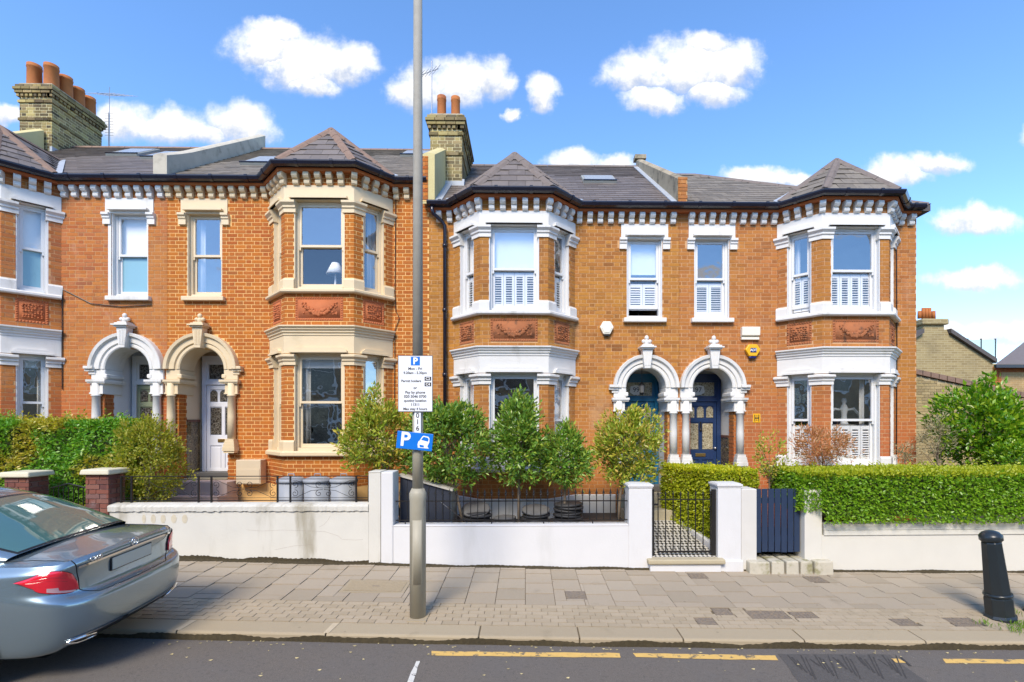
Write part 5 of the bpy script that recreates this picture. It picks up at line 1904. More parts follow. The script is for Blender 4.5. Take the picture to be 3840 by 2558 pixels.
# low dark gate between the brick pillars
g = thing('garden_gate', (-7.35, YW + 0.2, 0.2), 'low dark iron garden gate between the two brick pillars', 'gate')
xl, xr_ = W(192, 0, YW + 0.2)[0], W(322, 0, YW + 0.2)[0]
MB().tube([(xl, YW + 0.2, 1.27), ((xl + xr_) / 2, YW + 0.2, 1.34), (xr_, YW + 0.2, 1.27)], 0.012, 6).tube([(xl, YW + 0.2, 0.45), (xr_, YW + 0.2, 0.45)], 0.012, 6).build('frame', 'iron_black', g)
for i in range(7):
    x_ = xl + (xr_ - xl) * (i + 0.5) / 7
    MB().tube([(x_, YW + 0.2, 0.45), (x_, YW + 0.2, 1.29)], 0.007, 6).build('bar', 'iron_black', g)

# scrolled railing on the stained wall
def spiral(c, r0, turns, a0, sgn, y, n=26):
    pts = []
    for i in range(n + 1):
        t = i / n
        a = a0 + sgn * turns * 2 * math.pi * t
        r = r0 * (1 - 0.82 * t)
        pts.append((c[0] + r * math.cos(a), y, c[1] + r * math.sin(a)))
    return pts


yr_ = YW + 0.1
rl = thing('scrolled_railing', (-4.4, yr_, 1.04), 'low black iron railing with scrolls on the stained white wall', 'railing')
xs_ = [W(p, 0, yr_)[0] for p in (455, 494, 745, 793, 1041, 1089, 1336, 1383)]
zt_, zb_ = 1.465, 1.075
for (z_, r_) in ((zt_, 0.011), (zt_ - 0.045, 0.007), (zb_, 0.011), (zb_ + 0.04, 0.006)):
    MB().box(xs_[0], xs_[-1], yr_ - r_ * 0.6, yr_ + r_ * 0.6, z_ - r_ * 0.6, z_ + r_ * 0.6).build('rail', 'iron_black', rl)
for x_ in xs_:
    MB().box(x_ - 0.012, x_ + 0.012, yr_ - 0.012, yr_ + 0.012, zb_ - 0.04 - 0.01, zt_ + 0.006).build('upright', 'iron_black', rl)
for (a, b) in ((xs_[2] - 0.9, xs_[2]), (xs_[3], xs_[4]), (xs_[5], xs_[6])):
    m_, zc_ = (a + b) / 2, (zt_ + zb_) / 2 - 0.01
    for sx in (-1, 1):
        for sz in (-1, 1):
            MB().tube(spiral((m_ + sx * 0.075, zc_ + sz * 0.075), 0.055, 1.2, -sz * math.pi / 2, sx * sz, yr_), 0.0045, 6).build('scroll', 'iron_black', rl)
            e = a if sx < 0 else b
            MB().tube(spiral((e - sx * 0.07, zc_ + sz * 0.072), 0.06, 1.25, math.pi / 2 * sz * -1, -sx * sz, yr_), 0.0045, 6).build('scroll', 'iron_black', rl)
            MB().tube([(m_ + sx * 0.01, yr_, zc_ + sz * 0.012), (m_ + sx * 0.2, yr_, zc_ + sz * 0.03), (e - sx * 0.1, yr_, zc_ + sz * 0.135), (e - sx * 0.03, yr_, zc_ + sz * 0.13)], 0.004, 6).build('scroll_bar', 'iron_black', rl)

# spiked railing on the clean white wall
sr = thing('spiked_railing', (-0.2, yr_, 0.69), 'black iron railing with arrowhead spikes on the clean white wall', 'railing')
for z_ in (0.745, 1.055):
    MB().box(-2.10, 1.67, yr_ - 0.013, yr_ + 0.013, z_ - 0.008, z_ + 0.008).build('rail', 'iron_black', sr)
sm = MB()
sm.tube([(0, 0, 0), (0, 0, 0.44)], 0.0075, 6)
sm.lathe([(0.0075, 0.40), (0.016, 0.412), (0.007, 0.425)], I4, 8)
for sx in (-1, 1):
    sm.tube([(0, 0, 0.425), (sx * 0.016, 0, 0.432), (sx * 0.022, 0, 0.42)], 0.004, 5)
sm.lathe([(0.006, 0.425), (0.019, 0.45), (0.012, 0.475), (0.001, 0.525)], Matrix.Scale(0.45, 4, (0, 1, 0)), 8)
spike = bpy.data.meshes.new('baluster')
spike.from_pydata(sm.v, [], sm.f)
spike.materials.append(MATS['iron_black'])
nb = 33
for i in range(nb):
    o = bpy.data.objects.new('baluster', spike)
    COL.objects.link(o)
    adopt(o, sr)
    o.matrix_basis = Matrix.Translation((-2.03 + i * (1.62 + 2.03) / (nb - 1), yr_, 0.738))
for x_ in (-1.95, -0.55, 0.3, 1.1):
    MB().tube([(x_, yr_, 0.685), (x_, yr_, 0.745)], 0.01, 6).build('foot', 'iron_black', sr)
MB().tube([(-1.38, yr_ + 0.02, 1.04), (-1.02, yr_ + 0.55, 0.6)], 0.008, 6).build('stay', 'steel', sr)

# iron gate, its posts and the stone step
gg = thing('iron_gate', (2.58, YW + 0.1, 0.16), 'tall black iron gate of plain vertical bars between white pillars', 'gate')
ya = YW + 0.08
for (a, b) in ((2.062, 2.10), (3.045, 3.11)):
    MB().box(a, b, ya - 0.02, ya + 0.02, 0.10, 1.24).build('gate_post', 'iron_black', gg)
MB().box(2.16, 3.04, ya - 0.008, ya + 0.008, 1.07, 1.085).build('rail', 'iron_black', gg)
MB().box(2.16, 3.04, ya - 0.008, ya + 0.008, 0.215, 0.24).build('rail', 'iron_black', gg)
for i in range(8):
    x_ = 2.168 + i * (3.03 - 2.168) / 7
    m_ = MB().tube([(x_, ya, 0.215), (x_, ya, 1.14), ], 0.009, 6)
    m_.lathe([(0.009, 1.14), (0.016, 1.165), (0.001, 1.225)], Matrix.Translation((x_, ya, 0)), 6)
    m_.build('bar', 'iron_black', gg)
MB().box(2.10, 2.17, ya - 0.012, ya + 0.012, 0.98, 1.01).build('latch', 'iron_black', gg)
stp = thing('door_step', (2.6, YW - 0.02, 0), 'worn sandstone step with a white painted riser under the iron gate', 'step')
MB().box(2.0, 3.14, YW - 0.09, YW + 0.3, -0.25, 0.065).build('riser', 'wall_white', stp, bev=0.01)
MB().box(1.96, 3.20, YW - 0.13, YW + 0.3, 0.066, 0.145).build('tread', 'step_stone', stp, bev=0.02)
# navy slatted gate
ng = thing('slatted_gate', (4.14, YW + 0.1, 0.2), 'navy painted garden gate of seven vertical wooden boards', 'gate')
yg = YW + 0.09
plain('paint_navy_wood', (0.018, 0.034, 0.075), 0.45, 0.15, 6, 0.2, 40, dirt=(0.06, 0.07, 0.10), dirt_scale=8, dirt_lo=0.62, dirt_hi=0.8)
for i in range(7):
    a = 3.772 + i * (4.52 - 3.772) / 7
    MB().box(a + 0.005, a + 0.097, yg, yg + 0.02, 0.205 + random.uniform(-.008, .008), 1.245).build('board', 'paint_navy_wood', ng, bev=0.003)
for z_ in (0.42, 1.05):
    MB().box(3.775, 4.515, yg + 0.021, yg + 0.05, z_ - 0.045, z_ + 0.045).build('cross_rail', 'paint_navy_wood', ng)
st2 = thing('door_step', (4.1, YW - 0.05, -0.05), 'row of rough white painted stone blocks as a step before the navy gate', 'step')
for (a, b) in ((3.56, 3.91), (3.915, 4.145), (4.15, 4.375), (4.38, 4.60), (4.605, 4.93)):
    h_ = 0.115 + random.uniform(-.012, .012)
    MB().box(a + 0.006, b - 0.006, YW - 0.17 + random.uniform(-.015, .01), YW + 0.35, -0.3, h_, taper=0.01).build('block', 'painted_stone', st2, bev=0.02)
# gardens, path and entrance steps
gdn = sheet('garden_soil', 'soil', [-13, -7.25, -2.2], [YW + 0.2, 11], lambda x_, y_: 0.42)
sheet('garden_soil', 'soil', [-2.12, 1.67, 2.07], [YW + 0.2, 9.0, 11], lambda x_, y_: 0.5)
sheet('garden_soil', 'soil', [3.25, 5, 14], [YW + 0.22, 9.0, 14], lambda x_, y_: 0.2)


def path_mat():
    m, N, b, out = material('path_tiles')
    p = P(N)
    ck = N.n('ShaderNodeTexChecker')
    rot = N.n('ShaderNodeMapping')
    rot.inputs['Rotation'].default_value = (0, 0, R(45))
    N.set(rot, 'Vector', p)
    N.set(ck, 'Vector', rot.outputs[0])
    ck.inputs['Scale'].default_value = 20
    ck.inputs[1].default_value = (0.55, 0.52, 0.46, 1)
    ck.inputs[2].default_value = (0.03, 0.028, 0.026, 1)
    N.set(b, 'Base Color', ck.outputs[0])
    b.inputs['Roughness'].default_value = 0.4


path_mat()
pz = lambda y_: 0.15 + (y_ - 8.1) * (0.50 - 0.15) / 1.25
ptx = MB().prism([(2.05, 8.1, pz(8.1)), (3.14, 8.1, pz(8.1)), (2.80, 9.36, pz(9.36)), (1.95, 9.36, pz(9.36))], (0, 0, -0.3))
tag(ptx.build('path', 'path_tiles'), kind='structure')
ptk = MB().prism([(3.142, 8.3, pz(8.3) + 0.06), (3.24, 8.3, pz(8.3) + 0.06), (2.92, 9.4, pz(9.4) + 0.06), (2.802, 9.4, pz(9.4) + 0.06)], (0, 0, -0.4))
tag(ptk.build('path_edging', 'wall_white'), 'white painted edging kerb beside the chequered path', 'edging')
es = thing('entrance_steps', (2.4, 9.6, 0.4), 'sandstone steps up to the teal blue front door', 'steps')
MB().box(1.85, 2.98, 9.36, 10.14, 0.3, 0.69).build('step', 'step_stone', es, bev=0.015)
MB().box(1.85, 2.98, 9.68, 10.14, 0.691, 0.885).build('step', 'step_stone', es, bev=0.015)
es = thing('entrance_steps', (3.82, 9.6, 0.2), 'sandstone steps up to the navy front door behind the golden hedge', 'steps')
for i, (y_, z_) in enumerate(((9.2, 0.42), (9.45, 0.65), (9.7, 0.885))):
    MB().box(3.35, 4.3, y_, 10.14, 0.15 if i == 0 else (0.421, 0.651)[i - 1], z_).build('step', 'step_stone', es, bev=0.01)
es = thing('entrance_steps', (-6.5, 9.6, 0.4), 'pinkish stone steps up to the white front door', 'steps')
plain('step_pink', (0.52, 0.38, 0.32), 0.85, 0.12, 5, 0.2, 40)
for i, (y_, z_) in enumerate(((9.0, 0.72), (9.45, 0.95), (9.75, 1.19))):
    MB().box(-7.0, -5.75, y_, 10.14, 0.3 if i == 0 else (0.721, 0.951)[i - 1], z_).build('step', 'step_pink', es, bev=0.01)
MB().box(-6.95, -6.55, 9.25, 9.4, 0.722, 0.86).build('boot_scraper', 'iron_black', es)
# painted plinths of the bays
c_ = houses[2]['bay']
MB().sweep([(-1.6, YF), (c_ - HE, YF), (c_ - HF, YF - BD), (c_ + HF, YF - BD), (c_ + HE, YF), (1.84, YF)], [(-0.02, 0.45), (0.018, 0.45), (0.018, 0.86), (0.006, 0.875), (-0.02, 0.875)]).build('plinth', 'stucco_white', HO[2])
# ---------------------------------------------------------------- lamp post and its signs
plain('post_paint', (0.35, 0.32, 0.24), 0.55, 0.12, 5, 0.1, 40, dirt=(0.16, 0.14, 0.10), dirt_scale=3, dirt_lo=0.58, dirt_hi=0.78, streak=True)
plain('post_galv', (0.30, 0.275, 0.225), 0.75, 0.2, 9, 0.3, 60, dirt=(0.16, 0.145, 0.115), dirt_scale=5, streak=True)
plain('sign_white', (0.76, 0.78, 0.82), 0.4, 0.02, 4)
plain('sign_blue', (0.0, 0.16, 0.62), 0.4, 0.03, 4)
plain('sign_back', (0.10, 0.10, 0.10), 0.5, 0.05)
plain('bollard_black', (0.016, 0.022, 0.026), 0.3, 0.15, 5, 0.05, 50, dirt=(0.08, 0.085, 0.085), dirt_scale=9, dirt_lo=0.66, dirt_hi=0.8)
plain('alarm_white', (0.78, 0.74, 0.62), 0.4, 0.03)
plain('alarm_yellow', (0.80, 0.42, 0.01), 0.4, 0.04)
plain('alarm_blue', (0.01, 0.015, 0.12), 0.3, 0.05)
plain('box_beige', (0.62, 0.50, 0.34), 0.5, 0.04, 3)
plain('pink', (0.65, 0.16, 0.18), 0.6, 0.05)
px0, py0 = at_pave(1567, 2312)
zb = pave_z(px0, py0)
lp = thing('lamp_post', (px0, py0, zb), 'tall grey metal lamp post with a thicker painted base standing at the kerb', 'lamp post')
T = Matrix.Translation((px0, py0, 0))
MB().lathe([(0.098, zb - 0.05), (0.098, zb + 1.42), (0.103, zb + 1.46), (0.103, zb + 1.52), (0.075, zb + 1.58)], T, 24).build('base', 'post_paint', lp, True)
MB().lathe([(0.066, zb + 1.55), (0.064, zb + 2.65)], T, 20).build('lower_shaft', 'post_paint', lp, True)
MB().lathe([(0.0635, zb + 2.651), (0.058, zb + 5.2), (0.05, zb + 9.5)], T, 20).build('shaft', 'post_galv', lp, True)
MB().tube([(px0, py0, zb + 9.4), (px0, py0 - 0.1, zb + 9.75), (px0, py0 - 0.7, zb + 9.95), (px0, py0 - 1.1, zb + 9.98)], 0.03, 10).build('bracket_arm', 'post_galv', lp, True)
MB().ball((px0, py0 - 1.3, zb + 9.97), (0.12, 0.32, 0.07), 14, 8).build('lantern', 'post_galv', lp, True)
MB().lathe([(0.0995, zb + 0.42), (0.0995, zb + 1.2)], T, 8, R(-118), R(-50)).build('access_door', 'post_paint', lp, True)
MB().box(px0 - 0.1, px0 + 0.13, py0 - 0.16, py0 + 0.12, zb - 0.04, zb + 0.006).build('footing', 'kerb_stone', lp)
for z_ in (2.62, 3.0):
    MB().lathe([(0.068, z_), (0.068, z_ + 0.02)], T, 18).build('sign_clip', 'steel', lp)
# parking plate
ys_ = py0 - 0.085
s_ = thing('parking_sign', (px0, ys_, 2.46), 'white parking permit sign with blue P and black lettering on the lamp post', 'sign')
sx0, sz1 = W(1492, 1333, ys_)
sx1, sz0 = W(1623, 1545, ys_)
MB().box(sx0, sx1, ys_, ys_ + 0.006, sz0, sz1).build('border', 'sign_back', s_, bev=0.002)
MB().box(sx0 + 0.008, sx1 - 0.008, ys_ - 0.002, ys_ - 0.0002, sz0 + 0.008, sz1 - 0.008).build('plate', 'sign_white', s_)
MB().box(px0 - 0.03, px0 + 0.03, ys_ + 0.0065, ys_ + 0.03, sz0 + 0.1, sz1 - 0.1).build('mount', 'steel', s_)
SW, SH = sx1 - sx0, sz1 - sz0
sp = lambda u, v: (sx0 + SW * (u - 448) / 407, sz1 - SH * (v - 265) / 655)


def sign_line(s, u, v, h, mat='letter_black', align='CENTER', spacing=1.0, bold=0.0008):
    x_, z_ = sp(u, v)
    text_mesh('lettering', s, h / 655 * SH * 1.42, mat, facing((x_, ys_ - 0.0032 if mat == 'letter_black' else ys_ - 0.0052, z_)), s_, align, 0.0006, spacing, bold)


a, b = sp(600, 280), sp(705, 380)
MB().box(a[0], b[0], ys_ - 0.004, ys_ - 0.0022, b[1], a[1]).build('parking_panel', 'sign_blue', s_)
sign_line('P', 652, 333, 74, 'letter_white', bold=0.004)
for (t_, v) in (('Mon - Fri', 420), ('9.20am - 5.30pm', 468), ('or', 641), ('Pay by phone', 694), ('020 3046 0700', 742), ('quoting location', 790), ('11311', 836), ('Max stay 4 hours', 886)):
    sign_line(t_, 650, v, 30 if len(t_) < 14 else 28)
sign_line('Permit holders', 604, 562, 27)
for (t_, v0, v1) in (('C2', 512, 557), ('C4', 578, 622)):
    a, b = sp(760, v0), sp(836, v1)
    MB().box(a[0], b[0], ys_ - 0.004, ys_ - 0.0022, b[1], a[1]).build('zone_panel', 'letter_black', s_)
    sign_line(t_, 798, (v0 + v1) / 2 + 1, 30, 'letter_white', bold=0.001)
# column number
n_ = thing('number_strip', (px0, ys_, 2.2), 'narrow white strip with the digits 0 1 6 down the lamp post', 'sign')
nx0, nz1 = W(1554, 1546, ys_ + 0.012)
nx1, nz0 = W(1578, 1622, ys_ + 0.012)
MB().box(nx0, nx1, ys_ + 0.012, ys_ + 0.02, nz0 - 0.02, nz1).build('strip', 'sign_white', n_)
for i, ch in enumerate('016'):
    text_mesh('digit', ch, 0.085, 'letter_black', facing(((nx0 + nx1) / 2, ys_ + 0.0105, nz1 - 0.042 - i * 0.078)), n_, 'CENTER', 0.0006, 1.0, 0.0005)
# blue half-on-kerb plate, hanging askew
bz_ = 2.31 - (1654 - 1590) * (ys_ - 0.02) / FPX
bx_ = W(1555, 1654, ys_ - 0.02)[0]
bs = thing('parking_sign', (bx_, ys_ - 0.02, bz_), 'tilted blue sign with white P and a car parked on a kerb', 'sign', local=True)
bs.rotation_euler = (0, R(5.6), 0)
w2, h2 = 0.217, 0.105
MB().box(-w2, w2, 0, 0.006, -h2, h2).build('plate', 'sign_blue', bs, bev=0.003)
MB().box(-0.03, 0.03, 0.0065, 0.03, -0.06, 0.06).build('mount', 'steel', bs)
text_mesh('parking_letter', 'P', 0.235, 'letter_white', facing((-0.115, -0.0025, 0.005)), bs, 'CENTER', 0.0006, 1.0, 0.006)
car_pts = [(0.045, -0.075), (0.175, -0.075), (0.175, -0.066), (0.165, -0.064), (0.16, -0.045), (0.178, 0.0), (0.175, 0.05), (0.16, 0.068), (0.10, 0.075), (0.085, 0.062), (0.06, 0.012), (0.045, 0.0), (0.038, -0.045), (0.043, -0.05)]
MB().prism([(x_, -0.0012, z_) for (x_, z_) in car_pts], (0, -0.0015, 0)).build('car_symbol', 'letter_white', bs)
MB().prism([(x_, -0.003, z_) for (x_, z_) in [(0.078, 0.022), (0.162, 0.008), (0.166, 0.042), (0.153, 0.055), (0.105, 0.062), (0.094, 0.052)]], (0, -0.001, 0)).build('car_symbol_window', 'sign_blue', bs)
MB().prism([(x_, -0.003, z_) for (x_, z_) in [(0.068, -0.066), (0.118, -0.066), (0.115, -0.042), (0.062, -0.036)]], (0, -0.001, 0)).build('car_symbol_gap', 'sign_blue', bs)


# ---------------------------------------------------------------- bollards
def bollard(px, py, lean, lab, grp):
    x_, y_ = at_pave(px, py)
    b_ = thing('bollard', (x_, y_, pave_z(x_, y_)), lab, 'bollard', grp, local=True)
    b_.rotation_euler = (0, R(lean), 0)
    r8 = Matrix.Rotation(R(22.5), 4, 'Z')
    MB().lathe([(0.175, -0.05), (0.175, 0.03), (0.155, 0.06), (0.152, 0.27), (0.142, 0.30)], r8, 8).build('foot', 'bollard_black', b_, bev=0.006)
    MB().lathe([(0.146, 0.295), (0.152, 0.31), (0.146, 0.33)], I4, 20).build('collar', 'bollard_black', b_, True)
    MB().lathe([(0.138, 0.325), (0.108, 0.98), (0.098, 1.0)], r8, 8).build('shaft', 'bollard_black', b_, bev=0.005)
    MB().lathe([(0.10, 0.995), (0.122, 1.015), (0.122, 1.07), (0.11, 1.085), (0.09, 1.11), (0.05, 1.13), (0.0, 1.136)], I4, 20).build('cap', 'bollard_black', b_, True)
    return b_


bollard(3752, 2318, -7.0, 'black octagonal iron bollard leaning to one side on the pavement', 'bollards')
bollard(3900, 2300, 0.5, 'upright black bollard standing on the pavement past the leaning one', 'bollards')

# ---------------------------------------------------------------- front gardens
def dustbin(px, lab):
    x_ = W(px, 1800, 9.1)[0]
    d = thing('dustbin', (x_, 9.1, 0.42), lab, 'dustbin', 'dustbins behind the scrolled railing')
    T_ = Matrix.Translation((x_, 9.1, 0))
    MB().lathe([(0.20, 0.42), (0.215, 0.6), (0.228, 1.26)], T_, 24).build('body', 'bin_grey', d, True)
    MB().lathe([(0.245, 1.262), (0.245, 1.31), (0.20, 1.335), (0.10, 1.365), (0.0, 1.375)], T_, 24).build('lid', 'bin_grey', d, True)
    MB().tube([(x_ - 0.06, 9.1, 1.36), (x_ - 0.05, 9.1, 1.41), (x_ + 0.05, 9.1, 1.41), (x_ + 0.06, 9.1, 1.36)], 0.01, 6).build('handle', 'bin_grey', d)


for px, lb_ in ((1092, 'grey round dustbin with a domed lid, the one toward the beige wall box'), (1191, 'grey round dustbin with a domed lid standing between two alike'), (1289, 'grey round dustbin with a domed lid, the one toward the stained pillar')):
    dustbin(px, lb_)
bx0, bx1 = W(893, 0, 10.05)[0], W(985, 0, 10.05)[0]
mtr = thing('meter_box', ((bx0 + bx1) / 2, 10.1, 1.1), 'beige wall box on the brick under the cream bay window', 'box')
MB().box(bx0, bx1, 9.97, YF - 0.001, 1.12, 1.60).build('body', 'box_beige', mtr, bev=0.01)
MB().box(bx0 + 0.02, bx1 - 0.02, 9.962, 9.969, 1.14, 1.42).build('cover', 'box_beige', mtr, bev=0.003)
# dark timber bin store
plain('store_navy', (0.022, 0.027, 0.042), 0.5, 0.15, 6, 0.15, 40)
plain('store_roof', (0.46, 0.43, 0.37), 0.9, 0.15, 6, 0.3, 30)
bsx = [W(1500, 0, 8.5)[0], W(1690, 0, 8.5)[0]]
stz = thing('bin_store', ((bsx[0] + bsx[1]) / 2, 8.9, 0.5), 'dark navy timber bin store with a sloping pale roof behind the spiked railing', 'bin store')
n = 7
for i in range(n):
    a, b = bsx[0] + (bsx[1] - bsx[0]) * i / n, bsx[0] + (bsx[1] - bsx[0]) * (i + 1) / n
    za_, zb_ = 1.42 - 0.24 * i / n, 1.42 - 0.24 * (i + 1) / n
    MB().prism([(a + 0.003, 8.5, 0.5), (b - 0.003, 8.5, 0.5), (b - 0.003, 8.5, zb_), (a + 0.003, 8.5, za_)], (0, 0.025, 0)).build('board', 'store_navy', stz)
MB().prism([(bsx[1] - 0.03, 8.53, 0.5), (bsx[1] - 0.03, 9.25, 0.5), (bsx[1] - 0.03, 9.25, 1.17), (bsx[1] - 0.03, 8.53, 1.17)], (0.025, 0, 0)).build('side_panel', 'store_roof', stz)
MB().prism([(bsx[0], 8.53, 0.5), (bsx[0], 9.25, 0.5), (bsx[0], 9.25, 1.40), (bsx[0], 8.53, 1.40)], (0.025, 0, 0)).build('side_panel', 'store_navy', stz)
MB().prism([(bsx[0] - 0.02, 8.46, 1.43), (bsx[1] + 0.04, 8.46, 1.175), (bsx[1] + 0.04, 9.3, 1.175), (bsx[0] - 0.02, 9.3, 1.43)], (0, 0, 0.03)).build('roof_panel', 'store_roof', stz)


def lid_stack(px, y_, n, r, lab, seed, tilt=0.0):
    rnd_ = random.Random(seed)
    x_ = W(px, 0, y_)[0]
    s = thing('lid_stack', (x_, y_, 0.5), lab, 'lids', 'stacked round lids in the front garden')
    z_ = 0.5
    MB().lathe([(r * 0.9, 0.5), (r * 0.95, 0.545)], Matrix.Translation((x_, y_, 0)), 22).build('base_tray', 'lid_black', s)
    z_ = 0.546
    for i in range(n):
        Mx = Matrix.Translation((x_ + rnd_.uniform(-.03, .03), y_ + rnd_.uniform(-.02, .02), z_)) @ Matrix.Rotation(rnd_.uniform(-.05, .05) + (tilt if i == n - 1 else 0), 4, 'X') @ Matrix.Rotation(rnd_.uniform(-.06, .06), 4, 'Y')
        MB().lathe([(r * 0.96, 0), (r, 0.012), (r, 0.035), (r * 0.93, 0.042), (r * 0.55, 0.05), (0, 0.055)], Mx, 22).build('lid', 'lid_black' if i < n - 1 or n > 7 else 'lid_grey', s, True)
        z_ += 0.048


lid_stack(1790, 8.85, 6, 0.25, 'stack of round dark lids with one propped up, nearest the bin store', 1, 0.35)
lid_stack(1892, 8.8, 3, 0.2, 'lowest stack of flat round dark lids behind the spiked railing', 2)
lid_stack(2007, 8.8, 6, 0.245, 'stack of round lids with a grey tilted top, between the lowest and tallest stacks', 3, 0.2)
lid_stack(2130, 8.8, 8, 0.25, 'tallest stack of round black lids behind the spiked railing', 4)
# things on the house fronts
def hexa(cx_, cz_, w, h, y0, y1, mb=None, flat=True):
    mb = mb or MB()
    pts = [(cx_ - w * .27, y0, cz_ + h / 2), (cx_ + w * .27, y0, cz_ + h / 2), (cx_ + w / 2, y0, cz_ + h * .05), (cx_ + w * .24, y0, cz_ - h / 2), (cx_ - w * .24, y0, cz_ - h / 2), (cx_ - w / 2, y0, cz_ + h * .05)]
    return mb.prism(pts, (0, y1 - y0, 0))


hx, hz = W(2275, 1230, 10.15)
al = thing('alarm_box', (hx, 10.16, hz), 'white hexagonal alarm box on the brick beside the teal-door porch', 'alarm')
hexa(hx, hz, 0.28, 0.26, YF - 0.001, YF - 0.08).build('body', 'alarm_white', al, bev=0.012)
hexa(hx, hz - 0.01, 0.2, 0.18, YF - 0.081, YF - 0.09).build('cover', 'alarm_white', al, bev=0.008)
MB().box(hx - 0.06, hx + 0.06, YF - 0.07, YF - 0.01, hz - 0.165, hz - 0.131).build('strobe', 'letter_black', al, bev=0.01)
ax, az_ = W(2822, 1314, 10.15)
al = thing('alarm_box', (ax, 10.16, az_), 'yellow hexagonal alarm box with a small dark badge on the brick wall', 'alarm')
hexa(ax, az_, 0.31, 0.24, YF - 0.001, YF - 0.08).build('body', 'alarm_yellow', al, bev=0.012)
MB().box(ax - 0.055, ax + 0.065, YF - 0.086, YF - 0.081, az_ - 0.045, az_ + 0.045).build('badge', 'alarm_blue', al)
text_mesh('lettering', 'ADT', 0.07, 'letter_white', facing((ax + 0.005, YF - 0.088, az_)), al, 'CENTER', 0.0006, 0.95, 0.001)
MB().box(ax - 0.07, ax + 0.07, YF - 0.07, YF - 0.005, az_ - 0.165, az_ - 0.121).build('strobe', 'alarm_blue', al, bev=0.015)
b0, z1_ = W(2784, 1225, 10.1)
b1, z0_ = W(2852, 1272, 10.1)
ab = thing('alarm_box', ((b0 + b1) / 2, 10.15, z0_), 'plain white rectangular box on the wall above the yellow alarm', 'alarm')
MB().prism([(b0, YF - 0.001, z0_ + 0.05), (b0, YF - 0.09, z0_ + 0.08), (b0, YF - 0.10, z1_), (b0, YF - 0.001, z1_)], (b1 - b0, 0, 0)).build('body', 'alarm_white', ab, bev=0.008)
MB().box(b0 + 0.006, b1 - 0.006, YF - 0.06, YF - 0.001, z0_, z0_ + 0.049).build('base', 'alarm_white', ab)
hx, hz = W(2839, 1568, 10.18)
hy = thing('hydrant_plate', (hx, 10.19, hz), 'small yellow hydrant plate with a black H', 'sign')
MB().box(hx - 0.075, hx + 0.075, YF - 0.008, YF - 0.001, hz - 0.09, hz + 0.09).build('plate', 'alarm_yellow', hy, bev=0.003)
hl = MB()
hl.box(hx - 0.05, hx - 0.032, YF - 0.0095, YF - 0.0085, hz - 0.07, hz + 0.07).box(hx + 0.032, hx + 0.05, YF - 0.0095, YF - 0.0085, hz - 0.07, hz + 0.07).box(hx - 0.032, hx + 0.032, YF - 0.0095, YF - 0.0085, hz - 0.012, hz + 0.012)
hl.build('hydrant_letter', 'letter_black', hy)
text_mesh('digit', '4', 0.06, 'letter_black', facing((hx, YF - 0.0092, hz + 0.042)), hy)
text_mesh('digit', '6', 0.06, 'letter_black', facing((hx, YF - 0.0092, hz - 0.042)), hy)
# porch lantern before number 99
lx, lz = 2.45, 3.05
ln = thing('porch_lantern', (lx, 10.5, lz), 'black iron lantern hanging in the teal-door porch', 'lantern')
MB().tube([(lx, 10.5, lz + 0.14), (lx, 10.5, 3.46)], 0.005, 6).build('chain', 'iron_black', ln)
MB().lathe([(0.02, lz - 0.13), (0.05, lz - 0.1), (0.055, lz - 0.09), (0.055, lz - 0.08)], Matrix.Translation((lx, 10.5, 0)), 6).lathe([(0.07, lz + 0.07), (0.05, lz + 0.10), (0.015, lz + 0.14)], Matrix.Translation((lx, 10.5, 0)), 6).build('cage', 'iron_black', ln)
MB().lathe([(0.052, lz - 0.08), (0.062, lz + 0.07)], Matrix.Translation((lx, 10.5, 0)), 6).build('glazing', 'lid_grey', ln)
# service cables pinned to the brick
def cable(name, pts, lab, r=0.009):
    tag(MB().tube(pts, r, 6).build(name, 'iron_black'), lab, 'cable')


cable('service_cable', [(-9.27, YF - 0.02, 3.0 + 0.6 * q) for q in range(4)] + [(-9.25, YF - 0.02, 5.0), (-8.7, YF - 0.02, 4.72), (-8.1, YF - 0.02, 4.66), (-7.5, YF - 0.02, 4.7)], 'thin dark cable drooping across the worn brick under the frosted window')
cable('service_cable', [(7.63, YF - 0.02, 6.3), (7.64, YF - 0.02, 4.0), (7.63, YF - 0.02, 1.2)], 'thin dark cable running straight down the brick at the terrace end')
cable('service_cable', [(-2.62, YF - 0.02, 6.95), (-2.64, YF - 0.02, 5.0), (-2.62, YF - 0.02, 4.6), (-2.55, YF - 0.02, 4.45), (-2.64, YF - 0.02, 4.2), (-2.65, YF - 0.02, 2.0)], 'thin dark cable down the orange brick beside the cream bay', 0.007)

# ---------------------------------------------------------------- lamp and trinkets on the upper bay sill
tl_x, tl_z = W(1258, 1010, 9.95)
tl = thing('table_lamp', (tl_x, 9.95, 4.85), 'white table lamp with a conical shade behind the upper cream bay window', 'lamp')
T_ = Matrix.Translation((tl_x, 9.95, 0))
MB().lathe([(0.175, tl_z - 0.1), (0.07, tl_z + 0.12), (0.055, tl_z + 0.125), (0.165, tl_z - 0.1)], T_, 22).build('lamp_shade', 'blind_white', tl, True)
MB().lathe([(0.07, 4.6), (0.075, 4.64), (0.03, 4.72), (0.04, 4.8), (0.012, tl_z - 0.12), (0.012, tl_z + 0.05)], T_, 14).build('lamp_base', 'blind_white', tl, True)
tt = tag(MB().box(tl_x - 0.75, tl_x + 0.3, 9.80, 10.4, 4.52, 4.60).box(tl_x - 0.72, tl_x - 0.66, 9.9, 9.96, 4.3, 4.52).box(tl_x + 0.2, tl_x + 0.26, 9.9, 9.96, 4.3, 4.52).build('side_table', 'room_pale'), 'pale table top carrying the white lamp behind the bay window', 'table')
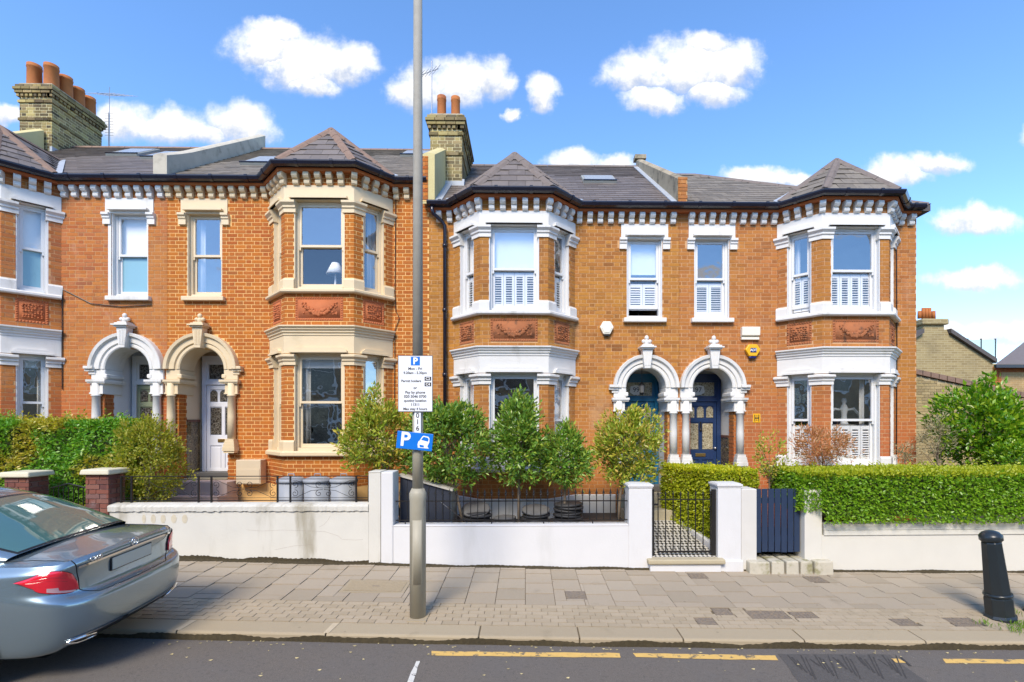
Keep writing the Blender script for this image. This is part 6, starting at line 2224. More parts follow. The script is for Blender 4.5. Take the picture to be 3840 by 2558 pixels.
for (px, w_, h_, mt, lb, kd) in ((1177, 0.13, 0.07, 'pink', 'small red box on the table behind the bay window', 'box'), (1198, 0.06, 0.12, 'blind_white', 'white card standing on the table behind the bay window', 'card'), (1238, 0.05, 0.11, 'blind_white', 'small white jar on the table beside the lamp', 'jar')):
    x_ = W(px, 1060, 9.95)[0]
    if kd == 'jar':
        o = MB().lathe([(w_ / 2, 4.601), (w_ * .55, 4.64), (w_ / 2, 4.601 + h_ * .7), (w_ * .3, 4.601 + h_ * .8), (w_ * .35, 4.601 + h_)], Matrix.Translation((x_, 9.95, 0)), 12).build('trinket_jar', mt, None, True)
    else:
        o = MB().box(x_ - w_ / 2, x_ + w_ / 2, 9.92, 9.96, 4.601, 4.601 + h_, taper=0.006).build('trinket_' + kd, mt)
    tag(o, lb, kd)
fx = W(3165, 0, 10.2)[0]
fg = thing('figurine', (fx, 10.2, 1.9), 'white winged figurine behind the lower bay window of the end house', 'figurine')
MB().lathe([(0.09, 2.3), (0.06, 2.36), (0.05, 2.5), (0.075, 2.62), (0.05, 2.70), (0.028, 2.72), (0.05, 2.78), (0.03, 2.84), (0.0, 2.85)], Matrix.Translation((fx, 10.2, 0)), 14).build('body', 'blind_white', fg, True)
for sx in (-1, 1):
    MB().tube([(fx + sx * 0.05, 10.2, 2.6), (fx + sx * 0.2, 10.2, 2.62), (fx + sx * 0.32, 10.2, 2.5), (fx + sx * 0.36, 10.2, 2.34)], [0.02, 0.03, 0.025, 0.01], 8).build('wing', 'blind_white', fg, True)
MB().box(fx - 0.4, fx + 0.4, 10.05, 10.4, 2.24, 2.299).box(fx - 0.04, fx + 0.04, 10.2, 10.28, 1.0, 2.24).build('stand', 'room_pale', fg)

# ---------------------------------------------------------------- roof aerials
def aerial(base, pole_top, boom, n, lab, el=0.5, r=0.012):
    a_ = thing('roof_aerial', base, lab, 'aerial', 'television aerials on the chimneys')
    MB().tube([base, (pole_top[0], pole_top[1], base[2] + 0.25), pole_top], r, 6).build('mast', 'steel_aerial', a_)
    b0, b1 = Vector(pole_top) + Vector(boom[0]), Vector(pole_top) + Vector(boom[1])
    MB().tube([b0, b1], r * 0.8, 5).build('boom', 'steel_aerial', a_)
    d = (b1 - b0).normalized()
    s = d.cross(Vector((0, 0, 1)))
    s = s.normalized() if s.length > 0.1 else Vector((1, 0, 0))
    for i in range(n):
        q = b0 + (b1 - b0) * (i + 0.5) / n
        MB().tube([q - s * el / 2, q + s * el / 2], 0.005, 4).build('element', 'steel_aerial', a_)


aerial((-11.95, 14.3, 9.7), (-11.72, 14.3, 11.05), ((0, 0, -0.65), (0, 0, 0.05)), 9, 'grey aerial on a cranked mast behind the big stock-brick chimney', 0.24, 0.02)
aerial((-12.2, 14.9, 10.5), (-12.2, 14.9, 12.2), ((0.05, -0.5, -0.5), (0.05, 0.5, 0.05)), 6, 'thin aerial with long rods above the row of clay pots', 0.9, 0.008)
aerial((-2.12, 11.5, 9.2), (-2.14, 11.5, 10.62), ((-0.3, 0, -0.35), (0.1, 0.3, 0.03)), 5, 'slim black aerial mast on the middle chimney beside the lamp post', 0.4, 0.012)

# ---------------------------------------------------------------- buildings beyond the end of the terrace
def brick_tex(name, c1, c2, mo, scale=1.0):
    m, N, b, out = material(name)
    p = P(N)
    mp = N.n('ShaderNodeMapping')
    mp.inputs['Rotation'].default_value = (R(90), 0, 0)
    N.set(mp, 'Vector', p)
    sx = N.n('ShaderNodeSeparateXYZ')
    N.t.links.new(p, sx.inputs[0])
    cb = N.n('ShaderNodeCombineXYZ')
    N.set(cb, 0, N.math('ADD', sx.outputs[0], sx.outputs[1]))
    N.set(cb, 1, sx.outputs[2])
    bt = N.n('ShaderNodeTexBrick')
    N.set(bt, 'Vector', cb.outputs[0])
    bt.inputs['Scale'].default_value = 1.0
    bt.inputs['Brick Width'].default_value = 0.225 * scale
    bt.inputs['Row Height'].default_value = 0.075 * scale
    bt.inputs['Mortar Size'].default_value = 0.008
    bt.inputs[1].default_value, bt.inputs[2].default_value, bt.inputs[3].default_value = c4(c1), c4(c2), c4(mo)
    n = N.noise(p, 1.1, 5, 0.65)
    c = N.mix(N.math('MULTIPLY', N.smooth(n, 0.45, 0.75), 0.45), bt.outputs[0], (0.12, 0.09, 0.05, 1))
    N.set(b, 'Base Color', c)
    b.inputs['Roughness'].default_value = 0.9
    bump(N, b, bt.outputs[1], -0.3, 0.01)


brick_tex('stock_far', (0.36, 0.28, 0.13), (0.27, 0.20, 0.09), (0.42, 0.35, 0.2))
brick_tex('stock_warm', (0.48, 0.30, 0.12), (0.40, 0.26, 0.11), (0.52, 0.40, 0.22))
brick_tex('brick_opposite', (0.36, 0.25, 0.14), (0.26, 0.18, 0.10), (0.38, 0.30, 0.20))
Yg = 16.5
gpt = lambda px, py: (W(px, py, Yg)[0], Yg, W(px, py, Yg)[1])
gb = thing('gabled_house', (gpt(3560, 1600)[0], Yg + 3, 0), 'yellow stock brick house gable with a broad chimney, beyond the terrace end', 'house')
out_ = [gpt(3300, 1760), gpt(3722, 1760), gpt(3722, 1358), gpt(3700, 1345), gpt(3556, 1252), gpt(3550, 1236), gpt(3462, 1236), gpt(3456, 1250), gpt(3300, 1350)]
MB().prism(out_, (0, 7, 0)).build('gable_wall', 'stock_far', gb)
cA, cB = gpt(3457, 1192), gpt(3556, 1192)
ch_ = MB().box(cA[0] + 0.08, cB[0] - 0.08, Yg + 0.05, Yg + 0.9, gpt(0, 1240)[2], gpt(0, 1205)[2]).box(cA[0], cB[0], Yg - 0.05, Yg + 1.0, gpt(0, 1206)[2], gpt(0, 1183)[2]).build('chimney', 'stock_far', gb, bev=0.04)
for i, (a, b, t) in enumerate(((3472, 3486, 1158), (3487, 3500, 1146), (3500, 3512, 1146), (3512, 3524, 1146), (3526, 3540, 1158))):
    pa, pb = gpt(a, 1183), gpt(b, t)
    MB().lathe([((pb[0] - pa[0]) / 2, pa[2] - 0.03), ((pb[0] - pa[0]) * .46, pb[2])], Matrix.Translation(((pa[0] + pb[0]) / 2, Yg + 0.35, 0)), 12).build('chimney_pot', 'pot_clay', ch_, True)
rk = MB()
for (q0, q1) in ((gpt(3556, 1250), gpt(3728, 1362)), (gpt(3290, 1352), gpt(3456, 1250))):
    q0, q1 = Vector(q0), Vector(q1)
    rk.prism([q0 + Vector((0, -0.12, 0)), q1 + Vector((0, -0.12, 0)), q1 + Vector((0, -0.12, 0.14)), q0 + Vector((0, -0.12, 0.14))], (0, 7.2, 0))
rk.build('roof_verge', 'slate_bed', gb)
# boundary wall with a sloping tiled coping
Yb_ = 13.2
wpt = lambda px, py: (W(px, py, Yb_)[0], Yb_, W(px, py, Yb_)[1])
bw = thing('boundary_wall', (wpt(3580, 1700)[0], Yb_, 0.2), 'yellow brick boundary wall with a sloping red coping, behind the big shrub', 'wall')
A_, B_ = Vector(wpt(3425, 1402)), Vector(wpt(3730, 1468))
MB().prism([(A_.x - 0.1, Yb_ + 0.012, 0.0), (B_.x + 1.2, Yb_ + 0.012, 0.0), (B_.x + 1.2, Yb_ + 0.012, B_.z - 0.3), (A_.x - 0.1, Yb_ + 0.012, A_.z + 0.01)], (0, 0.25, 0)).build('wall_body', 'mortar_far', bw)
br_ = []
slope_ = lambda u: A_.z + (B_.z - A_.z) * u / (B_.x - A_.x)
brick_courses(frame((A_.x - 0.1, Yb_, 0), (1, 0)), B_.x + 1.2 - A_.x, 0.3, A_.z, [lambda z: (max(0.0, (z + 0.06 - A_.z) / ((B_.z - A_.z) / (B_.x - A_.x))), 99)], 0.3, 0.01, br_, 0)
lay(br_, 'brick', 'brick_far', bw, 200, 'brickwork')
n = 14
for i in range(n):
    p = A_ + (B_ - A_) * (1.4 * i / n)
    q = A_ + (B_ - A_) * (1.4 * (i + 1) / n - 0.01)
    MB().prism([p + Vector((0, -0.06, 0.0)), q + Vector((0, -0.06, 0.0)), q + Vector((0, -0.06, 0.13)), p + Vector((0, -0.06, 0.13))], (0, 0.38, 0)).build('coping_tile', 'ridge_tile', bw)
# slate-roofed building at the picture's edge
Yh = 18.6
hpt = lambda px, py: (W(px, py, Yh)[0], Yh, W(px, py, Yh)[1])
sb = thing('slate_roofed_house', (hpt(3900, 1600)[0], Yh + 2, 0.2), 'warm yellow brick house with a dark slate roof at the far end', 'house')
q = hpt(3722, 1372)
MB().box(q[0], q[0] + 6, Yh, Yh + 5, 0.0, q[2]).build('wall', 'stock_warm', sb)
cq = []
brick_courses(frame((q[0] - 0.01, Yh - 0.02, 0), (1, 0)), 0.34, 0.4, q[2], [], 0.4, 0.01, cq, 0)
brick_courses(frame((q[0] + 0.34, Yh - 0.02, 0), (1, 0)), 4, q[2] - 0.23, q[2], [], 0.4, 0.01, cq, 0)
lay(cq, 'quoin_brick', 'terracotta_brick', sb, 120, 'quoin_brickwork')
ed, eu = Vector(hpt(3706, 1374)), Vector(hpt(3840, 1282))
rp = MB().prism([(ed.x, Yh - 0.3, ed.z), (ed.x + 7, Yh - 0.3, ed.z), (ed.x + 7, Yh + 2.6, W(3900, 1242, Yh + 2.6)[1]), (W(3900, 1242, Yh + 2.6)[0], Yh + 2.6, W(3900, 1242, Yh + 2.6)[1])], (0, 0, 0.06))
rf_ = rp.build('roof', 'slate', sb)
MB().box(ed.x - 0.05, ed.x + 7, Yh - 0.38, Yh - 0.27, ed.z - 0.09, ed.z + 0.02).build('gutter', 'gutter_black', sb)
# roof terrace screen behind the gable
Yt = 33.0
tpt = lambda px, py: (W(px, py, Yt)[0], Yt, W(px, py, Yt)[1])
m_, N_, b_, o_ = material('screen_glass')
b_.inputs['Base Color'].default_value = (0.55, 0.75, 0.70, 1)
b_.inputs['Roughness'].default_value = 0.08
b_.inputs['Alpha'].default_value = 0.75
ts = thing('glass_screen', (tpt(3690, 1350)[0], Yt, tpt(0, 1360)[2]), 'pale green glass terrace screen above the gable slope', 'screen')
for (a, b) in ((3630, 3678), (3681, 3732)):
    p, q = tpt(a, 1362), tpt(b, 1274)
    MB().box(p[0], q[0], Yt, Yt + 0.03, p[2], q[2]).build('pane', 'screen_glass', ts)
for a in (3629, 3679, 3733):
    p, q = tpt(a, 1362), tpt(a, 1270)
    MB().box(p[0] - 0.03, p[0] + 0.03, Yt - 0.03, Yt + 0.05, p[2], q[2]).build('post', 'gutter_black', ts)
fb = thing('far_house', (tpt(3640, 1500)[0], Yt + 1, 0), 'distant flat-topped house below the glass terrace screen, with clay chimney pots', 'house')
p, q = tpt(3440, 1362), tpt(3760, 1600)
MB().box(p[0], q[0], Yt - 0.1, Yt + 5, 0, p[2] - 0.02).build('wall', 'stock_far', fb)
for (a, b, t) in ((3578, 3592, 1254), (3594, 3608, 1252), (3610, 3626, 1258)):
    pa, pb = tpt(a, 1362), tpt(b, t)
    MB().lathe([((pb[0] - pa[0]) / 2, pa[2] - 0.04), ((pb[0] - pa[0]) / 2, pb[2])], Matrix.Translation(((pa[0] + pb[0]) / 2, Yt + 1.0, 0)), 10).build('chimney_pot', 'pot_clay' if a != 3594 else 'stucco_grey', fb, True)

# ---------------------------------------------------------------- houses across the road, seen mirrored in the panes and the car
oh = thing('opposite_terrace', (0, -10, 0), 'dark brick terrace across the road, mirrored in the window panes', 'house')
for i in range(15):
    x0 = -53.2 + i * 5.6
    MB().box(x0, x0 + 5.59, -16, -9.5, -0.5, 7.3).build('wall', 'brick_opposite', oh)
    MB().prism([(x0 - 0.0, -9.2, 7.25), (x0 - 0.0, -16.3, 7.25), (x0 - 0.0, -12.8, 9.6)], (5.59, 0, 0)).build('roof', 'slate_worn', oh)
    for (a, b, c, d) in ((0.7, 1.5, 1.2, 3.2), (1.6, 2.9, 1.2, 3.2), (0.8, 1.5, 4.3, 6.2), (1.7, 2.9, 4.3, 6.2), (3.9, 4.7, 4.3, 6.2)):
        f_ = MB().box(x0 + a - 0.12, x0 + b + 0.12, -9.56, -9.4, c - 0.15, d + 0.15).build('window', 'stucco_white', oh)
        MB().box(x0 + a, x0 + b, -9.42, -9.38, c, (c + d) / 2 - 0.03).build('pane', 'leaded_dark', f_)
        MB().box(x0 + a, x0 + b, -9.42, -9.38, (c + d) / 2 + 0.03, d).build('pane', 'leaded_dark', f_)
    MB().box(x0 + 3.9, x0 + 4.8, -9.56, -9.42, 0.0, 2.6).build('door', 'paint_navy', oh)
    MB().box(x0 + 0.3, x0 + 3.2, -9.9, -9.3, 3.45, 3.8).build('cornice', 'stucco_white', oh)
    MB().box(x0 + 0.3, x0 + 5.2, -7.3, -7.1, -0.2, 0.9).build('front_wall', 'wall_ivory', oh)
# ---------------------------------------------------------------- planting
def leaf_mat(name, cols, gloss=0.45, trans=0.25, patch=None):
    m = bpy.data.materials.new(name)
    m.use_nodes = True
    t = m.node_tree
    t.nodes.clear()
    N = NT(t)
    out = N.n('ShaderNodeOutputMaterial')
    geo = N.n('ShaderNodeNewGeometry')
    c = N.ramp(geo.outputs['Random Per Island'], [(i / (len(cols) - 1), k) for i, k in enumerate(cols)])
    if patch:                        # branches of a different leaf colour
        c2 = N.ramp(geo.outputs['Random Per Island'], [(i / (len(patch[0]) - 1), k) for i, k in enumerate(patch[0])])
        c = N.mix(N.smooth(N.noise(geo.outputs['Position'], patch[1], 2, 0.5), patch[2], patch[2] + 0.08), c, c2)
    b = N.n('ShaderNodeBsdfPrincipled')
    N.set(b, 'Base Color', c)
    b.inputs['Roughness'].default_value = gloss
    tr = N.n('ShaderNodeBsdfTranslucent')
    N.set(tr, 0, N.mix(1.0, c, (1.3, 1.4, 0.6, 1), 'MULTIPLY'))
    mx = N.n('ShaderNodeMixShader')
    mx.inputs[0].default_value = trans
    t.links.new(b.outputs[0], mx.inputs[1])
    t.links.new(tr.outputs[0], mx.inputs[2])
    t.links.new(mx.outputs[0], out.inputs[0])
    MATS[name] = m


leaf_mat('leaf_laurel', [(0.0845, 0.186, 0.0222), (0.134, 0.283, 0.0334), (0.207, 0.371, 0.0408), (0.109, 0.218, 0.0372), (0.283, 0.381, 0.0407), (0.364, 0.412, 0.0616)], 0.3, 0.2)
leaf_mat('leaf_laurel_gold', [(0.206, 0.308, 0.0279), (0.252, 0.338, 0.028), (0.296, 0.378, 0.0372), (0.384, 0.407, 0.0431), (0.532, 0.448, 0.0616), (0.504, 0.338, 0.084)], 0.3, 0.22)
leaf_mat('leaf_privet', [(0.164, 0.332, 0.0165), (0.212, 0.385, 0.0182), (0.198, 0.363, 0.0198), (0.175, 0.35, 0.0206), (0.317, 0.436, 0.0275)], 0.35, 0.35)
leaf_mat('leaf_privet_gold_lit', [(0.345, 0.414, 0.0162), (0.355, 0.407, 0.0185), (0.473, 0.474, 0.0246), (0.295, 0.365, 0.0185)], 0.4, 0.35)  # yellow sides of the golden hedge; painted-in light on the long hedge's top
leaf_mat('leaf_golden_lit', [(0.295, 0.38, 0.0147), (0.503, 0.501, 0.0185), (0.62, 0.569, 0.0246), (0.324, 0.414, 0.0162), (0.62, 0.569, 0.0246)], 0.4, 0.35)  # own gold of the hedge, brightened for the light on its top
leaf_mat('leaf_mixed', [(0.103, 0.284, 0.0222), (0.163, 0.378, 0.0279), (0.221, 0.392, 0.0277), (0.118, 0.308, 0.0372)], 0.35, 0.3, ([(0.415, 0.392, 0.0231), (0.444, 0.38, 0.037), (0.592, 0.448, 0.0739), (0.385, 0.403, 0.0279), (0.368, 0.338, 0.028)], 0.8, 0.50))
leaf_mat('leaf_maple', [(0.52, 0.22, 0.08), (0.58, 0.30, 0.15), (0.46, 0.17, 0.07), (0.62, 0.38, 0.24), (0.42, 0.24, 0.08)], 0.5, 0.35)
leaf_mat('leaf_shrub', [(0.0709, 0.189, 0.0119), (0.118, 0.284, 0.0149), (0.157, 0.314, 0.0147), (0.256, 0.407, 0.0185), (0.323, 0.407, 0.0224)], 0.3, 0.3)
leaf_mat('leaf_gold_shrub', [(0.24, 0.29, 0.025), (0.36, 0.36, 0.03), (0.45, 0.40, 0.05), (0.19, 0.26, 0.02), (0.50, 0.42, 0.09)], 0.4, 0.35)
leaf_mat('leaf_dry', [(0.336, 0.291, 0.157), (0.426, 0.37, 0.224), (0.269, 0.246, 0.134)], 0.7, 0.2)
leaf_mat('leaf_weed', [(0.108, 0.243, 0.0203), (0.157, 0.291, 0.0224), (0.246, 0.358, 0.0448)], 0.5, 0.3)
plain('bark', (0.17, 0.13, 0.09), 0.9, 0.3, 20, 0.5, 50)
plain('twig_dark', (0.034, 0.05, 0.012), 0.95, 0.4, 9, 0.6, 30)


def leaf_mesh(name, pts, nrm, size, aspect, mat, parent, seed, droop=0.2, spread=0.9, kind='stuff'):
    """one folded leaf (two triangles each side of the rib) at every point, leaning out along nrm"""
    g = np.random.default_rng(seed)
    n = len(pts)
    d = nrm + g.normal(0, spread, (n, 3))
    d[:, 2] -= droop
    d /= np.linalg.norm(d, axis=1)[:, None] + 1e-9
    up = g.normal(0, 1, (n, 3)) * 0.7 + nrm * 0.9
    s = np.cross(d, up)
    s /= np.linalg.norm(s, axis=1)[:, None] + 1e-9
    u = np.cross(s, d)
    L = (size * g.uniform(0.6, 1.25, n))[:, None]
    Wd = L * aspect
    base = pts
    mid = pts + d * L * 0.5 - u * L * 0.06
    v = np.empty((n, 4, 3))
    v[:, 0] = base
    v[:, 1] = pts + d * L * 0.45 + s * Wd * 0.5 + u * L * 0.08
    v[:, 2] = pts + d * L
    v[:, 3] = pts + d * L * 0.45 - s * Wd * 0.5 + u * L * 0.08
    me = bpy.data.meshes.new(name)
    me.vertices.add(4 * n)
    me.vertices.foreach_set('co', v.reshape(-1).astype(np.float32))
    idx = np.arange(n)[:, None] * 4
    tri = np.concatenate([idx + np.array([[0, 1, 2]]), idx + np.array([[0, 2, 3]])], axis=1).reshape(-1)
    me.loops.add(6 * n)
    me.loops.foreach_set('vertex_index', tri.astype(np.int32))
    me.polygons.add(2 * n)
    me.polygons.foreach_set('loop_start', np.arange(0, 6 * n, 3, dtype=np.int32))
    me.materials.append(MATS[mat])
    me.update(calc_edges=True)
    o = bpy.data.objects.new(name, me)
    COL.objects.link(o)
    adopt(o, parent)
    if kind:
        o['kind'] = kind
    return o


def lumps(p, seed, f=2.3):
    """smooth unevenness for clipped and grown outlines"""
    g = np.random.default_rng(seed)
    r = np.zeros(len(p))
    for k in range(7):
        w = g.normal(0, f * (1 + 0.5 * k), 3)
        r += np.sin(p @ w + g.uniform(0, 6.28)) / (1.5 + k)
    return r / 2.0


def hedge(th, poly, z0, z1, n, size, mat, seed, top_mat=None, bulge=0.06, aspect=0.55, depth=0.12, top_wave=0.03, spread=0.8):
    """clipped hedge over the plan polygon poly (counter-clockwise), z0..z1: leaves over a twiggy core"""
    g = np.random.default_rng(seed)
    P_ = [np.array(q, float) for q in poly]
    k = len(P_)
    cen = sum(P_) / k
    lens = [np.linalg.norm(P_[(i + 1) % k] - P_[i]) for i in range(k)]
    ar = area2([tuple(q) for q in poly])
    zs0 = z0 if callable(z0) else (lambda x, y: z0)
    h = z1 - (z0 if not callable(z0) else z0(cen[0], cen[1]))
    tot = sum(lens) * h + ar
    pts, nrm = [], []
    for i in range(k):
        m = int(n * lens[i] * h / tot)
        a, b = P_[i], P_[(i + 1) % k]
        d = (b - a) / lens[i]
        nn = np.array((d[1], -d[0]))
        t = g.uniform(0, 1, m)
        xy = a + (b - a) * t[:, None]
        zz = np.array([zs0(q[0], q[1]) for q in xy])
        s = g.uniform(0, 1, m)
        p = np.column_stack([xy, zz + (z1 - zz) * s])
        lu = lumps(p, seed + 1)
        off = lu * bulge - np.abs(g.normal(0, depth * 0.5, m))
        off -= 0.10 * np.clip((s - 0.88) / 0.12, 0, 1) ** 2
        p[:, :2] += nn * off[:, None]
        pts.append(p)
        nrm.append(np.column_stack([np.tile(nn, (m, 1)), np.full(m, 0.25)]))
    m = int(n * ar / tot * 1.25)
    xs, ys = [q[0] for q in P_], [q[1] for q in P_]
    q = np.column_stack([g.uniform(min(xs), max(xs), m * 3), g.uniform(min(ys), max(ys), m * 3)])
    ins = np.ones(len(q), bool)
    for i in range(k):
        a, b = P_[i], P_[(i + 1) % k]
        ins &= ((b[0] - a[0]) * (q[:, 1] - a[1]) - (b[1] - a[1]) * (q[:, 0] - a[0])) >= -0.01
    q = q[ins][:m]
    tp = np.column_stack([q, np.full(len(q), z1)])
    tp[:, 2] += lumps(tp, seed + 2) * top_wave - np.abs(g.normal(0, depth * 0.35, len(q)))
    tn = np.tile(np.array((0, -0.15, 1.0)), (len(q), 1))
    leaf_mesh('foliage', np.concatenate(pts), np.concatenate(nrm), size, aspect, mat, th, seed + 3, 0.1, spread)
    leaf_mesh('top_growth', tp, tn, size, aspect, top_mat or mat, th, seed + 4, 0.0, spread)
    # stray shoots above the clipped top
    ns = max(8, int(ar * 16))
    sp_ = q[g.integers(0, len(q), ns)]
    sh_, sn_ = [], []
    for (sx_, sy_) in sp_:
        hgt = g.uniform(0.04, 0.13) * (1.6 if bulge > 0.08 else 1.0)
        tl_ = g.normal(0, 0.3, 2)
        for j_ in range(7):
            t_ = j_ / 6
            sh_.append((sx_ + tl_[0] * hgt * t_, sy_ + tl_[1] * hgt * t_, z1 - 0.02 + hgt * t_))
            a_ = j_ * 2.4
            sn_.append((math.cos(a_), math.sin(a_), 0.6))
    leaf_mesh('stray_shoots', np.array(sh_), np.array(sn_), size, aspect, top_mat or mat, th, seed + 6, 0.0, 0.25)
    ins_ = min(0.24, 0.3 * min(lens[i] for i in range(k) if lens[i] > 0.5))
    ln_ = []
    for i in range(k):                # every side moved in
        d = (P_[(i + 1) % k] - P_[i]) / lens[i]
        ln_.append((P_[i] - np.array((d[1], -d[0])) * ins_, d))
    cp = []
    for i in range(k):
        (p, d), (q, e) = ln_[i - 1], ln_[i]
        det = d[0] * e[1] - d[1] * e[0]
        t = ((q[0] - p[0]) * e[1] - (q[1] - p[1]) * e[0]) / det if abs(det) > 1e-6 else 0.0
        cp.append(tuple(p + d * t))
    core = MB()
    core.add([(x_, y_, zs0(x_, y_) + 0.08) for (x_, y_) in cp] + [(x_, y_, z1 - 0.16) for (x_, y_) in cp], [tuple(range(k - 1, -1, -1)), tuple(range(k, 2 * k))] + [(i, (i + 1) % k, k + (i + 1) % k, k + i) for i in range(k)])
    core.build('inner_twigs', 'twig_dark', th)


def crown_points(c, r, ncl, nleaf, seed, rough=0.35, shell=0.55, cone=0.0, tuft=0.10):
    """leaves gathered in tufts on the twig ends of an uneven crown; cone narrows the top"""
    g = np.random.default_rng(seed)
    d = g.normal(0, 1, (ncl, 3))
    d /= np.linalg.norm(d, axis=1)[:, None]
    rad = shell + (1 - shell) * g.uniform(0, 1, ncl) ** 0.6
    out = 1 + rough * lumps(d * 1.6, seed + 9, 1.6)
    q = d * (rad * out)[:, None]
    if cone:
        q[:, :2] *= (1 - cone * np.clip((q[:, 2] + 0.6) / 1.6, 0, 1))[:, None]
    cl = np.array(c) + q * np.array(r)
    off = g.normal(0, 1, (ncl, nleaf, 3))
    off /= np.linalg.norm(off, axis=2)[:, :, None]
    off *= g.uniform(0.1, 1, (ncl, nleaf, 1)) * tuft
    off[:, :, 2] += g.uniform(0, tuft * 0.8, (ncl, nleaf))
    pts = (cl[:, None, :] + off).reshape(-1, 3)
    nr = (np.repeat(d, nleaf, axis=0) * 0.6 + off.reshape(-1, 3) / tuft * 0.8)
    nr[:, 2] += 0.35
    return pts, nr, cl


def tree(name, lab, cat, base, lean, c, r, ncl, nleaf, size, aspect, mat, seed, trunk=0.035, grp=None, cone=0.3, rough=0.35, limbs=9, tuft=0.10, shell=0.5):
    th = thing(name, base, lab, cat, grp)
    b = Vector(base)
    top = Vector(c) + Vector((0, 0, -r[2] * 0.1))
    tk = MB().tube([b - Vector((0, 0, 0.05)), b + (top - b) * 0.35 + Vector((lean * 0.3, 0, 0)), b + (top - b) * 0.7 + Vector((lean * 0.15, 0, 0)), top], [trunk, trunk * 0.85, trunk * 0.7, trunk * 0.35], 8)
    to = tk.build('trunk', 'bark', th, True)
    pts, nr, cl = crown_points(c, r, ncl, nleaf, seed, rough, shell, cone, tuft)
    rn = random.Random(seed)
    for i in range(limbs):
        e = Vector(cl[rn.randrange(len(cl))])
        s0 = b + (top - b) * rn.uniform(0.6, 0.95)
        MB().tube([s0, s0 + (e - s0) * 0.5 + Vector((0, 0, 0.03)), e], [trunk * 0.4, trunk * 0.25, trunk * 0.1], 5).build('limb', 'bark', to)
    leaf_mesh('crown', pts, nr, size, aspect, mat, th, seed + 5, 0.15, 0.55)
    return th


g1 = 'clipped laurel trees in the front garden behind the spiked railing'


def laurel(px_base, px, py, rx, ry, seed, lab, mat='leaf_laurel', lean=0.0, Y=8.72, n=230, cone=0.35):
    xb = W(px_base, 0, Y)[0]
    x_, z_ = W(px, py, Y)
    k_ = Y / FPX
    return tree('laurel_tree', lab, 'tree', (xb, Y, 0.5), lean, (x_, Y, z_), (rx * k_, min(rx * k_, 0.5), ry * k_), int(n * 1.35), 28, 0.088, 0.38, mat, seed, 0.03, g1, cone, 0.45, 14, 0.12, 0.4)


laurel(1520, 1410, 1640, 130, 148, 21, 'loose yellow-green laurel tree over the pillars, beside the cream bay', 'leaf_laurel_gold', 0.0, 8.7, 172, 0.25)
laurel(1743, 1668, 1648, 180, 158, 22, 'broad dense laurel tree behind the lamp post signs', 'leaf_laurel', 0.0, 8.7, 288, 0.3)
laurel(1946, 1945, 1652, 120, 158, 23, 'pointed dark green laurel tree before the middle of the white bay window', 'leaf_laurel', 0.0, 8.7, 187, 0.5)
laurel(2116, 2118, 1715, 94, 116, 24, 'smallest round laurel tree, between the pointed one and the loose golden one', 'leaf_laurel', 0.02, 8.7, 122, 0.3)
laurel(2316, 2345, 1688, 148, 150, 25, 'loose golden laurel tree on a leaning stem before the teal door', 'leaf_laurel_gold', -0.04, 8.72, 180, 0.3)

# hedges
h1 = thing('hedge', (-7.4, 8.9, 0.4), 'tall shaggy green and gold hedge behind the brick pillars', 'hedge')
hedge(h1, [(-10.6, 8.62), (-6.75, 8.62), (-6.8, 9.35), (-10.6, 9.5)], 0.45, 2.38, 44000, 0.066, 'leaf_mixed', 31, None, 0.17, 0.5, 0.17, 0.09, 0.95)
x_, z_ = W(560, 1730, 8.72)
tree('golden_shrub', 'rounded golden green shrub ending the tall hedge, behind the scrolled railing', 'shrub', (x_, 8.72, 0.42), 0.0, (x_, 8.75, z_), (0.60, 0.5, 0.80), 330, 26, 0.06, 0.5, 'leaf_gold_shrub', 36, 0.03, None, 0.05, 0.3, 8, 0.12, 0.45)
h2 = thing('hedge', (7.5, 8.5, 0.6), 'long neatly clipped bright green hedge over the ivory wall', 'hedge')
hedge(h2, [(4.45, 8.05), (4.85, 7.90), (13.5, 7.90), (13.5, 9.15), (4.5, 9.15)], lambda x_, y_: 0.72 if x_ > 4.8 else 0.9, 1.53, 85000, 0.055, 'leaf_privet', 32, 'leaf_privet_gold_lit', 0.05, 0.55, 0.12, 0.03, 0.8)  # top leaves paler than the sides: light from above put into leaf colour
h3 = thing('hedge', (3.4, 9.0, 0.2), 'golden yellow hedge between the chequered path and the navy gate', 'hedge')
hedge(h3, [(3.22, 8.42), (3.95, 8.42), (3.85, 9.35), (2.72, 9.75), (2.62, 9.6)], 0.35, 1.52, 24000, 0.055, 'leaf_privet_gold_lit', 33, 'leaf_golden_lit', 0.05, 0.55, 0.12, 0.03, 0.8)  # brighter leaves on top paint in the light there; sides keep their own yellow
